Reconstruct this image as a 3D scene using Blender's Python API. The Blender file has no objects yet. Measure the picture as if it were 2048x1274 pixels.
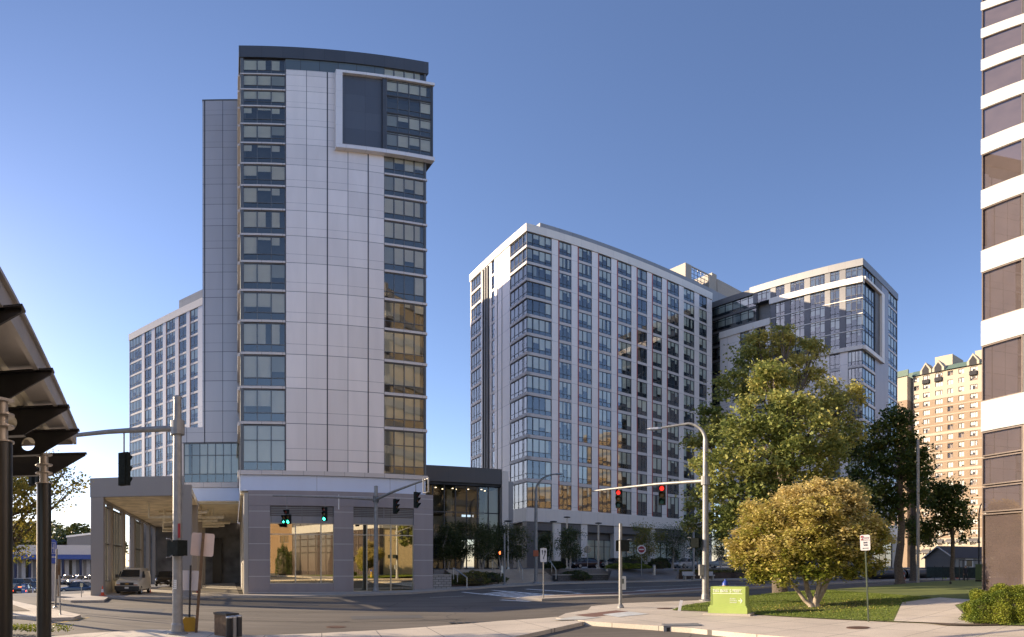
import bpy, bmesh, math, random
import numpy as np
from mathutils import Vector, Matrix

R = math.radians
sc = bpy.context.scene
COL = sc.collection

# ------------------------------------------------------------------ camera
K, HOR, HC = 1090.0, 1130.0, 2.4        # pixels per radian, horizon row, eye height
cd = bpy.data.cameras.new('camera')
cam = bpy.data.objects.new('camera', cd)
COL.objects.link(cam)
cam.location = (0, 0, HC)
cam.rotation_euler = (R(90), 0, 0)
cd.type = 'PANO'
cd.clip_start, cd.clip_end = 0.1, 3000
cc = cd
cc.panorama_type = 'EQUIRECTANGULAR'
cc.latitude_max, cc.latitude_min = HOR / K, -(1274 - HOR) / K
cc.longitude_min, cc.longitude_max = -1024 / K, 1024 / K
sc.camera = cam

# ------------------------------------------------------------------ light
SUN_EL, SUN_B = R(17.0), R(12.0)        # sun stands to the left, slightly beyond the picture plane
world = bpy.data.worlds.new('World'); sc.world = world
world.use_nodes = True
nt = world.node_tree; nt.nodes.clear()
wo = nt.nodes.new('ShaderNodeOutputWorld'); bg = nt.nodes.new('ShaderNodeBackground')
sky = nt.nodes.new('ShaderNodeTexSky'); sky.sky_type = 'NISHITA'; sky.sun_disc = False
sky.sun_elevation = SUN_EL
sky.sun_rotation = R(-90) + SUN_B        # measured from +Y towards +X
sky.altitude = 50; sky.air_density = 1.0; sky.dust_density = 0.45; sky.ozone_density = 3.0
bg.inputs[1].default_value = 0.14
grade = nt.nodes.new('ShaderNodeMix'); grade.data_type = 'RGBA'; grade.blend_type = 'MULTIPLY'; grade.inputs[0].default_value = 1; grade.inputs[7].default_value = (.94, .835, .89, 1)
nt.links.new(sky.outputs[0], grade.inputs[6]); nt.links.new(grade.outputs[2], bg.inputs[0]); nt.links.new(bg.outputs[0], wo.inputs[0])
sl = bpy.data.lights.new('sun', 'SUN'); sl.energy = 4.6; sl.angle = R(0.5); sl.color = (1.0, 0.79, 0.54)
so = bpy.data.objects.new('sun', sl); COL.objects.link(so)
sdir = Vector((-math.cos(SUN_B) * math.cos(SUN_EL), math.sin(SUN_B) * math.cos(SUN_EL), math.sin(SUN_EL)))
so.rotation_euler = sdir.to_track_quat('Z', 'Y').to_euler(); so.location = sdir * 200
sc.view_settings.view_transform = 'Standard'; sc.view_settings.look = 'None'
sc.view_settings.exposure = 1.15; sc.view_settings.gamma = 1.0
sc.cycles.max_bounces = 8; sc.cycles.transparent_max_bounces = 12
sc.cycles.glossy_bounces = 3; sc.cycles.diffuse_bounces = 3
sc.cycles.use_denoising = True
sc.cycles.sample_clamp_indirect = 6

# ------------------------------------------------------------------ helpers
def az(px): return (px - 1024) / K
def gz(x):                                # the street climbs gently to the right
    if x <= -36: return max(-1.1, (x + 36) * .11)
    return 0.0 if x <= -20 else (0.5 if x >= 4 else 0.5 * (x + 20) / 24)
def gp(px, py, dz=0.0):                   # where a picture point meets the street surface
    t = math.tan((py - HOR) / K); a = az(px); z = .2
    for _ in range(50):
        D = (HC - z) / t; X = D * math.sin(a); z = gz(X) + dz
    return Vector((X, D * math.cos(a), z))
def pd(px, D, z=None, py=None):           # point at bearing px and distance D
    a = az(px)
    if z is None: z = HC + D * math.tan((HOR - py) / K)
    return Vector((D * math.sin(a), D * math.cos(a), z))

class Frame:
    """A facade's frame: s runs to the right along it, d points outward, z up."""
    def __init__(f, x, y, deg):
        f.o = Vector((x, y, 0)); f.th = R(deg)
        f.a = Vector((math.cos(f.th), math.sin(f.th), 0)); f.n = Vector((math.sin(f.th), -math.cos(f.th), 0))
    def P(f, s, d, z): return f.o + f.a * s + f.n * d + Vector((0, 0, z))
    def S(f, px, d=0.0):
        a = az(px); rx, ry = math.sin(a), math.cos(a); o = f.o + f.n * d
        return _solve(o, f.a, rx, ry)[0]
    def D(f, px, d=0.0):
        a = az(px); return _solve(f.o + f.n * d, f.a, math.sin(a), math.cos(a))[1]
    def Z(f, px, py, d=0.0): return HC + f.D(px, d) * math.tan((HOR - py) / K)
def _solve(o, a, rx, ry):                 # o + a*s = t*r
    det = -a.x * ry + rx * a.y
    return ((o.x * ry - rx * o.y) / det, (a.x * -o.y + a.y * o.x) / det)
W0 = Frame(0, 0, 0)

class MB:
    def __init__(m): m.v = []; m.f = []; m.mi = []; m.uv = []
    def face(m, pts, mat=0, uv=None):
        b = len(m.v); m.v += [tuple(p) for p in pts]; m.f.append(tuple(range(b, b + len(pts)))); m.mi.append(mat)
        m.uv.append(uv if uv else [(p[0], p[2]) for p in pts])
        return m
    def box(m, fr, s0, s1, d0, d1, z0, z1, mat=0, skip=''):
        s0, s1 = min(s0, s1), max(s0, s1); d0, d1 = min(d0, d1), max(d0, d1); z0, z1 = min(z0, z1), max(z0, z1)
        P = fr.P
        F = {'f': ([(s0, d1, z0), (s1, d1, z0), (s1, d1, z1), (s0, d1, z1)], 0, 2),
             'b': ([(s1, d0, z0), (s0, d0, z0), (s0, d0, z1), (s1, d0, z1)], 0, 2),
             'l': ([(s0, d0, z0), (s0, d1, z0), (s0, d1, z1), (s0, d0, z1)], 1, 2),
             'r': ([(s1, d1, z0), (s1, d0, z0), (s1, d0, z1), (s1, d1, z1)], 1, 2),
             't': ([(s0, d1, z1), (s1, d1, z1), (s1, d0, z1), (s0, d0, z1)], 0, 1),
             'u': ([(s0, d0, z0), (s1, d0, z0), (s1, d1, z0), (s0, d1, z0)], 0, 1)}
        for k, (c, i, j) in F.items():
            if k in skip: continue
            m.face([P(*q) for q in c], mat, [(q[i], q[j]) for q in c])
        return m
    def wb(m, x0, x1, y0, y1, z0, z1, mat=0):
        return m.box(W0, x0, x1, -y1, -y0, z0, z1, mat)
    def prism(m, fr, pts, d0, d1, mat=0):     # outline (s, z) counter-clockwise seen from outside
        n = len(pts)
        m.face([fr.P(s, d1, z) for s, z in pts], mat, list(pts))
        m.face([fr.P(s, d0, z) for s, z in reversed(pts)], mat, list(reversed(pts)))
        for i in range(n):
            (s, z), (t, w) = pts[i], pts[(i + 1) % n]
            m.face([fr.P(s, d0, z), fr.P(t, d0, w), fr.P(t, d1, w), fr.P(s, d1, z)], mat, [(0, z), (0, w), (1, w), (1, z)])
        return m
    def tube(m, pts, rad, n=10, mat=0, caps=True):
        pts = [Vector(p) for p in pts]
        if not isinstance(rad, (list, tuple)): rad = [rad] * len(pts)
        rings = []; prev = None
        for i, p in enumerate(pts):
            t = (pts[min(i + 1, len(pts) - 1)] - pts[max(i - 1, 0)]).normalized()
            up = Vector((0, 0, 1)) if abs(t.z) < .95 else Vector((0, 1, 0))
            if prev is None: u = t.cross(up).normalized()
            else:
                u = prev - t * prev.dot(t); u = u.normalized() if u.length > 1e-6 else t.cross(up).normalized()
            prev = u; w = t.cross(u)
            b = len(m.v)
            m.v += [tuple(p + (u * math.cos(k * 2 * math.pi / n) + w * math.sin(k * 2 * math.pi / n)) * rad[i]) for k in range(n)]
            rings.append(b)
        for i in range(len(rings) - 1):
            for k in range(n):
                a, b = rings[i], rings[i + 1]; l = (k + 1) % n
                m.f.append((a + k, a + l, b + l, b + k)); m.mi.append(mat); m.uv.append([(k / n, i), ((k + 1) / n, i), ((k + 1) / n, i + 1), (k / n, i + 1)])
        if caps:
            m.f.append(tuple(rings[0] + k for k in reversed(range(n)))); m.mi.append(mat); m.uv.append([(0, 0)] * n)
            m.f.append(tuple(rings[-1] + k for k in range(n))); m.mi.append(mat); m.uv.append([(0, 0)] * n)
        return m
    def lathe(m, prof, n=16, mat=0, c=(0, 0, 0)):      # profile (r, z)
        rings = []
        for r, z in prof:
            rings.append(len(m.v)); m.v += [(c[0] + r * math.cos(k * 2 * math.pi / n), c[1] + r * math.sin(k * 2 * math.pi / n), c[2] + z) for k in range(n)]
        for i in range(len(rings) - 1):
            for k in range(n):
                a, b = rings[i], rings[i + 1]; l = (k + 1) % n
                m.f.append((a + k, a + l, b + l, b + k)); m.mi.append(mat); m.uv.append([(k / n, 0), ((k + 1) / n, 0), ((k + 1) / n, 1), (k / n, 1)])
        m.f.append(tuple(rings[0] + k for k in reversed(range(n)))); m.mi.append(mat); m.uv.append([(0, 0)] * n)
        m.f.append(tuple(rings[-1] + k for k in range(n))); m.mi.append(mat); m.uv.append([(0, 0)] * n)
        return m
    def ball(m, c, rx, ry, rz, n=10, mat=0):
        rings = []
        for i in range(1, n // 2 + 1):
            ph = math.pi * i / (n // 2 + 1); rings.append((math.sin(ph), -math.cos(ph)))
        idx = []
        for s, z in rings:
            idx.append(len(m.v)); m.v += [(c[0] + rx * s * math.cos(k * 2 * math.pi / n), c[1] + ry * s * math.sin(k * 2 * math.pi / n), c[2] + rz * z) for k in range(n)]
        for i in range(len(idx) - 1):
            for k in range(n):
                a, b = idx[i], idx[i + 1]; l = (k + 1) % n
                m.f.append((a + k, a + l, b + l, b + k)); m.mi.append(mat); m.uv.append([(0, 0)] * 4)
        m.f.append(tuple(idx[0] + k for k in reversed(range(n)))); m.mi.append(mat); m.uv.append([(0, 0)] * n)
        m.f.append(tuple(idx[-1] + k for k in range(n))); m.mi.append(mat); m.uv.append([(0, 0)] * n)
        return m
    def add(m, v, f, mi, uv, M=None, mmap=None):        # append another mesh's data
        b = len(m.v); m.v += [tuple(M @ Vector(p)) for p in v] if M else list(v)
        m.f += [tuple(b + i for i in q) for q in f]; m.mi += [mmap[i] for i in mi] if mmap else list(mi); m.uv += list(uv)
    def mesh(m, name, mats, off=None, smooth=False):
        me = bpy.data.meshes.new(name)
        v = m.v if off is None else [(p[0] - off[0], p[1] - off[1], p[2] - off[2]) for p in m.v]
        me.from_pydata(v, [], m.f)
        for mt in (mats if isinstance(mats, (list, tuple)) else [mats]): me.materials.append(mt)
        me.polygons.foreach_set('material_index', m.mi)
        ul = me.uv_layers.new(name='UVMap'); flat = [c for q in m.uv for p in q for c in p]
        ul.data.foreach_set('uv', flat)
        if smooth: me.polygons.foreach_set('use_smooth', [True] * len(m.f))
        me.update(); return me
    def split(m, name, mats, parent=None, per=6, limit=95):           # every box becomes an object of its own
        def sub(i0, i1):
            q = MB(); f = m.f[i0:i1]; b0 = min(min(x) for x in f); b1 = max(max(x) for x in f) + 1
            q.v = m.v[b0:b1]; q.f = [tuple(k - b0 for k in x) for x in f]; q.mi = m.mi[i0:i1]; q.uv = m.uv[i0:i1]; return q
        for i in range(0, min(len(m.f), per * limit), per): sub(i, i + per).build(name, mats, parent)
        if len(m.f) > per * limit: sub(per * limit, len(m.f)).build(name, mats, parent)['kind'] = 'stuff'
    def build(m, name, mats, parent=None, smooth=False, label=None, local=False):
        off = None
        if parent is not None and not local:
            off = parent.location if parent.parent is None else parent.parent.location + parent.location
        me = m.mesh(name, mats, off, smooth)
        o = bpy.data.objects.new(name, me); COL.objects.link(o)
        if parent is not None: o.parent = parent
        if label: o['label'] = label
        if smooth and len(m.f) < 60000: 
            try: me.set_sharp_from_angle(angle=R(35))
            except Exception: pass
        return o

def tag(o, label, cat, group=None, kind=None):
    if label: o['label'] = label
    if cat: o['category'] = cat
    if group: o['group'] = group
    if kind: o['kind'] = kind
    return o
def empty(name, loc, label, cat, rz=0.0, group=None):
    o = bpy.data.objects.new(name, None); COL.objects.link(o)
    o.location = loc; o.rotation_euler = (0, 0, rz); o.empty_display_size = .2
    return tag(o, label, cat, group)
def struct(o): o['kind'] = 'structure'; return o
def kids(o): return [c for c in COL.objects if c.parent == o]
def copy_tree(o, parent=None):
    c = o.copy(); COL.objects.link(c); c.parent = parent
    for ch in kids(o): copy_tree(ch, c)
    return c
def text(s, size, mat, parent, loc, rot=(R(90), 0, 0), name='lettering', ext=.004, align='CENTER', sx=1.0):
    cu = bpy.data.curves.new(name, 'FONT'); cu.body = s; cu.size = size; cu.extrude = ext; cu.align_x = align; cu.align_y = 'CENTER'
    cu.materials.append(mat); tmp = bpy.data.objects.new(name, cu); COL.objects.link(tmp); bpy.context.view_layer.update()
    me = bpy.data.meshes.new_from_object(tmp.evaluated_get(bpy.context.evaluated_depsgraph_get())); bpy.data.objects.remove(tmp); bpy.data.curves.remove(cu)
    me.name = name; me.materials.clear(); me.materials.append(mat); o = bpy.data.objects.new(name, me); COL.objects.link(o)
    o.parent = parent; o.location = loc; o.rotation_euler = rot; o.scale = (sx, 1, 1); return o

# ------------------------------------------------------------------ materials
def newmat(name):
    m = bpy.data.materials.new(name); m.use_nodes = True; t = m.node_tree
    return m, t, t.nodes['Principled BSDF']
def N(t, kind, **kw):
    n = t.nodes.new(kind)
    for k, v in kw.items():
        if k.startswith('i'): n.inputs[int(k[1:])].default_value = v
        else: setattr(n, k, v)
    return n
def mixc(t, fac, a, b, blend='MIX'):
    n = t.nodes.new('ShaderNodeMix'); n.data_type = 'RGBA'; n.blend_type = blend
    for sock, val in ((n.inputs[0], fac), (n.inputs[6], a), (n.inputs[7], b)):
        if hasattr(val, 'is_output'): t.links.new(val, sock)
        elif isinstance(val, (int, float)): sock.default_value = val
        else: sock.default_value = (*val, 1)
    return n.outputs[2]
def mth(t, op, a, b=None, c=None):
    n = t.nodes.new('ShaderNodeMath'); n.operation = op
    for i, val in enumerate((a, b, c)):
        if val is None: continue
        if hasattr(val, 'is_output'): t.links.new(val, n.inputs[i])
        else: n.inputs[i].default_value = val
    return n.outputs[0]
def ramp(t, fac, stops):
    n = t.nodes.new('ShaderNodeValToRGB'); e = n.color_ramp.elements
    while len(e) < len(stops): e.new(.5)
    for i, (p, c) in enumerate(stops): e[i].position = p; e[i].color = (*c, 1) if len(c) == 3 else c
    t.links.new(fac, n.inputs[0]); return n.outputs[0]
def plain(name, col, rough=.6, metal=0.0, var=.12, scale=3.0, bump=0.0, bscale=30, spec=.5):
    """A surface of one material with slight uneven tone and dirt."""
    m, t, b = newmat(name)
    tc = N(t, 'ShaderNodeTexCoord'); nz = N(t, 'ShaderNodeTexNoise', i2=scale, i3=6.0)
    t.links.new(tc.outputs['Object'], nz.inputs[0])
    lo = tuple(c * (1 - var) for c in col); hi = tuple(min(1, c * (1 + var)) for c in col)
    t.links.new(ramp(t, nz.outputs[0], [(.3, lo), (.7, hi)]), b.inputs['Base Color'])
    b.inputs['Roughness'].default_value = rough; b.inputs['Metallic'].default_value = metal
    b.inputs['Specular IOR Level'].default_value = spec
    if bump:
        n2 = N(t, 'ShaderNodeTexNoise', i2=bscale, i3=5.0); t.links.new(tc.outputs['Object'], n2.inputs[0])
        bp = N(t, 'ShaderNodeBump', i0=bump, i1=.02); t.links.new(n2.outputs[0], bp.inputs[2]); t.links.new(bp.outputs[0], b.inputs['Normal'])
    return m
def emis(name, col, st):
    m, t, b = newmat(name); b.inputs['Base Color'].default_value = (*col, 1)
    b.inputs['Emission Color'].default_value = (*col, 1); b.inputs['Emission Strength'].default_value = st; return m
def panels(name, col, pw, ph, u0=0.0, v0=0.0, seam=(.05, .05, .06), sw=.018, rough=.35, metal=.0, var=.06, sub=0.0, subc=.8, streak=.08, vline=True, major=0.0):
    """Metal or stone cladding: seams every pw x ph metres in the facade's own (s, z), tone differing per panel."""
    m, t, b = newmat(name)
    uv = N(t, 'ShaderNodeUVMap'); sp = N(t, 'ShaderNodeSeparateXYZ'); t.links.new(uv.outputs[0], sp.inputs[0])
    u = mth(t, 'DIVIDE', mth(t, 'SUBTRACT', sp.outputs[0], u0), pw); v = mth(t, 'DIVIDE', mth(t, 'SUBTRACT', sp.outputs[1], v0), ph)
    def line(x, size, w):
        fr_ = mth(t, 'FRACT', x); d = mth(t, 'ABSOLUTE', mth(t, 'SUBTRACT', fr_, .5)); return mth(t, 'GREATER_THAN', d, .5 - w / size / 2)
    lv = line(v, ph, sw); lu = line(u, pw, sw)
    ln = mth(t, 'MAXIMUM', lu, lv) if vline else lv
    cx = N(t, 'ShaderNodeCombineXYZ'); t.links.new(mth(t, 'FLOOR', u), cx.inputs[0]); t.links.new(mth(t, 'FLOOR', v), cx.inputs[1])
    wn = N(t, 'ShaderNodeTexWhiteNoise'); wn.noise_dimensions = '3D'; t.links.new(cx.outputs[0], wn.inputs[0])
    tc = N(t, 'ShaderNodeTexCoord'); mp = N(t, 'ShaderNodeMapping'); mp.inputs[3].default_value = (.9, .9, .12); t.links.new(tc.outputs['Object'], mp.inputs[0])
    nz = N(t, 'ShaderNodeTexNoise', i2=1.6, i3=6.0); t.links.new(mp.outputs[0], nz.inputs[0])
    k = mth(t, 'ADD', mth(t, 'MULTIPLY', wn.outputs[0], var * 2), mth(t, 'MULTIPLY', nz.outputs[0], streak * 2))
    k = mth(t, 'ADD', k, 1 - var - streak)
    cm = N(t, 'ShaderNodeVectorMath', operation='SCALE'); cm.inputs[0].default_value = col; t.links.new(k, cm.inputs[3])
    c = cm.outputs[0]
    if sub:
        s2 = line(mth(t, 'DIVIDE', mth(t, 'SUBTRACT', sp.outputs[1], v0 + sub), ph), ph, sw * .6)
        c = mixc(t, mth(t, 'MULTIPLY', s2, subc), c, seam)
    c = mixc(t, ln, c, seam)
    if major: c = mixc(t, line(mth(t, 'DIVIDE', mth(t, 'SUBTRACT', sp.outputs[0], u0), major), major, sw * 2.0), c, (.05, .05, .06))
    t.links.new(c, b.inputs['Base Color'])
    b.inputs['Roughness'].default_value = rough; b.inputs['Metallic'].default_value = metal
    inv = mth(t, 'SUBTRACT', 1.0, ln); bp = N(t, 'ShaderNodeBump', i0=.5, i1=.01)
    h = mth(t, 'ADD', inv, mth(t, 'MULTIPLY', nz.outputs[0], .12)); t.links.new(h, bp.inputs[2]); t.links.new(bp.outputs[0], b.inputs['Normal'])
    return m
def brick(name, c1, c2, mortar, bw, bh, ms=.012, rough=.85, bump=.4, mottled=.25):
    m, t, b = newmat(name); uv = N(t, 'ShaderNodeUVMap')
    bt = N(t, 'ShaderNodeTexBrick'); bt.inputs['Color1'].default_value = (*c1, 1); bt.inputs['Color2'].default_value = (*c2, 1); bt.inputs['Mortar'].default_value = (*mortar, 1)
    bt.inputs['Scale'].default_value = 1; bt.inputs['Mortar Size'].default_value = ms; bt.inputs['Brick Width'].default_value = bw; bt.inputs['Row Height'].default_value = bh
    t.links.new(uv.outputs[0], bt.inputs[0])
    nz = N(t, 'ShaderNodeTexNoise', i2=.35, i3=6.0); tc = N(t, 'ShaderNodeTexCoord'); t.links.new(tc.outputs['Object'], nz.inputs[0])
    c = mixc(t, mottled, bt.outputs[0], ramp(t, nz.outputs[0], [(.3, (.45, .45, .45)), (.7, (1, 1, 1))]), 'MULTIPLY')
    t.links.new(c, b.inputs['Base Color']); b.inputs['Roughness'].default_value = rough
    bp = N(t, 'ShaderNodeBump', i0=bump, i1=.01); t.links.new(bt.outputs['Fac'], bp.inputs[2]); bp.invert = True; t.links.new(bp.outputs[0], b.inputs['Normal'])
    return m
def glass(name, tint=(.62, .68, .70), ior=2.0, rough=.015, wav=.03, refl=(1, 1, 1)):
    m, t, b = newmat(name); t.nodes.remove(b); out = [n for n in t.nodes if n.type == 'OUTPUT_MATERIAL'][0]
    tr = N(t, 'ShaderNodeBsdfTransparent'); tr.inputs[0].default_value = (*tint, 1)
    gl = N(t, 'ShaderNodeBsdfGlossy'); gl.inputs['Color'].default_value = (*refl, 1); gl.inputs['Roughness'].default_value = rough
    fr = N(t, 'ShaderNodeFresnel', i0=ior)
    tc = N(t, 'ShaderNodeTexCoord'); nz = N(t, 'ShaderNodeTexNoise', i2=.6, i3=1.0); t.links.new(tc.outputs['Object'], nz.inputs[0])
    bp = N(t, 'ShaderNodeBump', i0=wav, i1=.5); t.links.new(nz.outputs[0], bp.inputs[2])
    t.links.new(bp.outputs[0], gl.inputs['Normal'])
    mx = N(t, 'ShaderNodeMixShader'); t.links.new(fr.outputs[0], mx.inputs[0]); t.links.new(tr.outputs[0], mx.inputs[1]); t.links.new(gl.outputs[0], mx.inputs[2])
    t.links.new(mx.outputs[0], out.inputs[0]); return m
def leafmat(name, cols, trans=.35, rough=.55, spec=.3):
    m, t, b = newmat(name); out = [n for n in t.nodes if n.type == 'OUTPUT_MATERIAL'][0]
    uv = N(t, 'ShaderNodeUVMap'); sp = N(t, 'ShaderNodeSeparateXYZ'); t.links.new(uv.outputs[0], sp.inputs[0])
    n = len(cols); c = ramp(t, sp.outputs[0], [(i / (n - 1) if n > 1 else 0, q) for i, q in enumerate(cols)])
    t.links.new(c, b.inputs['Base Color']); b.inputs['Roughness'].default_value = rough; b.inputs['Specular IOR Level'].default_value = spec
    tl = N(t, 'ShaderNodeBsdfTranslucent'); t.links.new(c, tl.inputs[0])
    mx = N(t, 'ShaderNodeMixShader'); mx.inputs[0].default_value = trans
    t.links.new(b.outputs[0], mx.inputs[1]); t.links.new(tl.outputs[0], mx.inputs[2]); t.links.new(mx.outputs[0], out.inputs[0]); return m
def ground_mat(name, c1, c2, scale=.25, fine=40, bump=.25, rough=.9, cracks=0.0, joint=None, jrot=0.0, jc=(.12, .11, .10), stain=.0):
    """Asphalt, concrete, soil or turf: broad patches, fine grain, optional cracks and joints (world metres)."""
    m, t, b = newmat(name); tc = N(t, 'ShaderNodeTexCoord'); g = tc.outputs['Object']
    n1 = N(t, 'ShaderNodeTexNoise', i2=scale, i3=8.0); t.links.new(g, n1.inputs[0])
    n2 = N(t, 'ShaderNodeTexNoise', i2=fine, i3=4.0); t.links.new(g, n2.inputs[0])
    c = ramp(t, n1.outputs[0], [(.35, c1), (.65, c2)])
    c = mixc(t, .55, c, ramp(t, n2.outputs[0], [(.3, (.55, .55, .55)), (.7, (1.25, 1.25, 1.25))]), 'MULTIPLY')
    if stain:
        n3 = N(t, 'ShaderNodeTexNoise', i2=.9, i3=3.0); mp = N(t, 'ShaderNodeMapping'); mp.inputs[2].default_value = (0, 0, R(-8)); mp.inputs[3].default_value = (.12, 1.2, 1)
        t.links.new(g, mp.inputs[0]); t.links.new(mp.outputs[0], n3.inputs[0])
        c = mixc(t, stain, c, ramp(t, n3.outputs[0], [(.4, (.6, .6, .6)), (.62, (1.05, 1.05, 1.05))]), 'MULTIPLY')
    if cracks:
        vo = N(t, 'ShaderNodeTexVoronoi', feature='DISTANCE_TO_EDGE'); vo.inputs['Scale'].default_value = .17
        wp = N(t, 'ShaderNodeTexNoise', i2=1.3, i3=5.0); t.links.new(g, wp.inputs[0])
        ad = N(t, 'ShaderNodeVectorMath', operation='MULTIPLY_ADD'); t.links.new(wp.outputs[1], ad.inputs[0]); ad.inputs[1].default_value = (.9, .9, 0); t.links.new(g, ad.inputs[2])
        t.links.new(ad.outputs[0], vo.inputs[0])
        c = mixc(t, mth(t, 'MULTIPLY', mth(t, 'LESS_THAN', vo.outputs[0], .0035), cracks), c, (.03, .03, .03))
    hsrc = n2.outputs[0]
    if joint:
        mp = N(t, 'ShaderNodeMapping'); mp.inputs[2].default_value = (0, 0, jrot); t.links.new(g, mp.inputs[0])
        sp = N(t, 'ShaderNodeSeparateXYZ'); t.links.new(mp.outputs[0], sp.inputs[0]); ls = []
        for i in (0, 1):
            f = mth(t, 'FRACT', mth(t, 'DIVIDE', sp.outputs[i], joint[i])); d = mth(t, 'ABSOLUTE', mth(t, 'SUBTRACT', f, .5)); ls.append(mth(t, 'GREATER_THAN', d, .5 - .012 / joint[i]))
        c = mixc(t, mth(t, 'MAXIMUM', ls[0], ls[1]), c, jc)
    t.links.new(c, b.inputs['Base Color']); b.inputs['Roughness'].default_value = rough
    bp = N(t, 'ShaderNodeBump', i0=bump, i1=.01); t.links.new(hsrc, bp.inputs[2]); t.links.new(bp.outputs[0], b.inputs['Normal'])
    return m

M = {}
M['asphalt'] = ground_mat('worn_asphalt', (.118, .102, .086), (.150, .131, .111), .3, 60, .3, .88, cracks=.75, stain=.7)
M['asphalt_new'] = ground_mat('dark_asphalt', (.075, .075, .08), (.095, .095, .10), .3, 60, .3, .85, stain=.4)
M['concrete'] = ground_mat('pavement_concrete', (.50, .44, .365), (.60, .53, .44), .5, 45, .12, .85, joint=(1.6, 1.6), jrot=R(-20), stain=.15)
M['concrete2'] = ground_mat('kerb_concrete', (.38, .34, .29), (.46, .41, .35), .6, 45, .15, .85, stain=.1)
M['paving_red'] = ground_mat('red_brick_paving', (.17, .09, .07), (.22, .12, .09), .5, 50, .2, .85)
M['plaza'] = ground_mat('plaza_paving', (.24, .22, .21), (.29, .27, .25), .5, 40, .1, .8, joint=(1.2, 1.2), jrot=R(-28))
M['soil'] = ground_mat('mulch', (.06, .04, .028), (.10, .07, .05), 1.5, 60, .6, .95)
M['lawn'] = ground_mat('turf', (.10, .132, .022), (.15, .18, .035), .45, 90, .8, .95)
M['earth'] = ground_mat('distant_ground', (.12, .115, .10), (.17, .16, .14), .02, 3, .1, .95)
M['paint'] = plain('road_paint', (.80, .79, .76), .7, var=.18, scale=6)
M['ypaint'] = plain('yellow_paint', (.55, .36, .05), .7, var=.15, scale=6)
M['steel'] = plain('galvanised_steel', (.27, .27, .265), .5, .4, .16, 5, .1, 20)
M['steel2'] = plain('brushed_steel', (.5, .5, .49), .35, .6, .10, 5)
M['white'] = plain('white_paint', (.74, .73, .70), .5, var=.06)
M['dark'] = plain('dark_metal', (.035, .036, .038), .45, .2, .15, 8)
M['black'] = plain('black_enamel', (.012, .012, .013), .28, .0, .1, 8)
M['rubber'] = plain('rubber', (.02, .02, .02), .8)
M['bark'] = plain('bark', (.10, .08, .06), .9, var=.35, scale=9, bump=.8, bscale=14)
M['bark_pale'] = plain('pale_bark', (.40, .33, .25), .8, var=.3, scale=7, bump=.5, bscale=12)
M['bark_birch'] = plain('birch_bark', (.42, .38, .34), .8, var=.3, scale=12, bump=.4)
M['wood'] = plain('weathered_wood', (.16, .10, .055), .8, var=.3, scale=10, bump=.4)
M['winframe'] = plain('window_frame', (.13, .14, .15), .4, .3, .08)
M['winframe_dk'] = plain('dark_window_frame', (.075, .08, .09), .4, .3, .08)
M['spandrel'] = plain('spandrel_glass', (.045, .055, .065), .12, .0, .12, 1.0)
M['room'] = plain('dim_room', (.05, .055, .06), .8, var=.5, scale=.7)
M['blind'] = plain('window_blind', (.90, .90, .84), .7, var=.05, scale=1.0)
M['blind2'] = plain('grey_blind', (.52, .55, .54), .7, var=.05, scale=1.0)
M['glass'] = glass('window_glass', (.90, .95, .96), 2.2)
M['glass_l'] = glass('lobby_glass', (.80, .84, .84), 1.7)
M['glass_t'] = glass('tower_glass', (.92, .95, .95), 2.3, .015, .05, (1, .95, .86))
M['glass_b'] = glass('coated_glass', (.5, .58, .62), 2.3)
M['glass_store'] = glass('mirrored_store_glass', (.30, .30, .26), 6.0, .012, .10, (1.0, .93, .72))
M['glass_bronze'] = glass('bronze_glass', (.78, .73, .73), 2.6, .02, .04, (.95, .86, .84))
# ------------------------------------------------------------------ ground
def sheet(name, pts, dz, mat, kind='structure', thick=0.0, zf=None, cuts=None, parent=None, grid=None):
    """A flat-lying sheet that follows the street's slope; thick > 0 gives it a kerb face all round."""
    zf = zf or gz
    bm = bmesh.new(); vs = [bm.verts.new((p[0], p[1], 0)) for p in pts]; bm.faces.new(vs)
    for x in (cuts or (-46, -36, -20, 4)):
        g = list(bm.verts) + list(bm.edges) + list(bm.faces)
        bmesh.ops.bisect_plane(bm, geom=g, plane_co=(x, 0, 0), plane_no=(1, 0, 0))
    if grid:
        xs = [p[0] for p in pts]; ys = [p[1] for p in pts]
        for ax, (lo, hi) in ((0, (min(xs), max(xs))), (1, (min(ys), max(ys)))):
            k = math.ceil(lo / grid) * grid
            while k < hi:
                co = (k, 0, 0) if ax == 0 else (0, k, 0); no = (1, 0, 0) if ax == 0 else (0, 1, 0)
                bmesh.ops.bisect_plane(bm, geom=list(bm.verts) + list(bm.edges) + list(bm.faces), plane_co=co, plane_no=no); k += grid
    if thick:
        r = bmesh.ops.extrude_face_region(bm, geom=list(bm.faces)); top = [v for v in r['geom'] if isinstance(v, bmesh.types.BMVert)]
        ts = set(top)
        for v in bm.verts: v.co.z = (zf2(zf, v.co) + dz) if v in ts else gz(v.co.x) - .02
    else:
        for v in bm.verts: v.co.z = zf2(zf, v.co) + dz
    bm.normal_update()
    bmesh.ops.recalc_face_normals(bm, faces=bm.faces) if thick else None
    me = bpy.data.meshes.new(name); bm.to_mesh(me); bm.free()
    if not thick and me.polygons and me.polygons[0].normal.z < 0: me.flip_normals()
    me.materials.append(mat); o = bpy.data.objects.new(name, me); COL.objects.link(o)
    if kind: o['kind'] = kind
    if parent: o.parent = parent
    return o
def zf2(zf, co):
    try: return zf(co.x, co.y)
    except TypeError: return zf(co.x)
def G(*pp): return [tuple(gp(x, y)[:2]) for x, y in pp]

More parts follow.
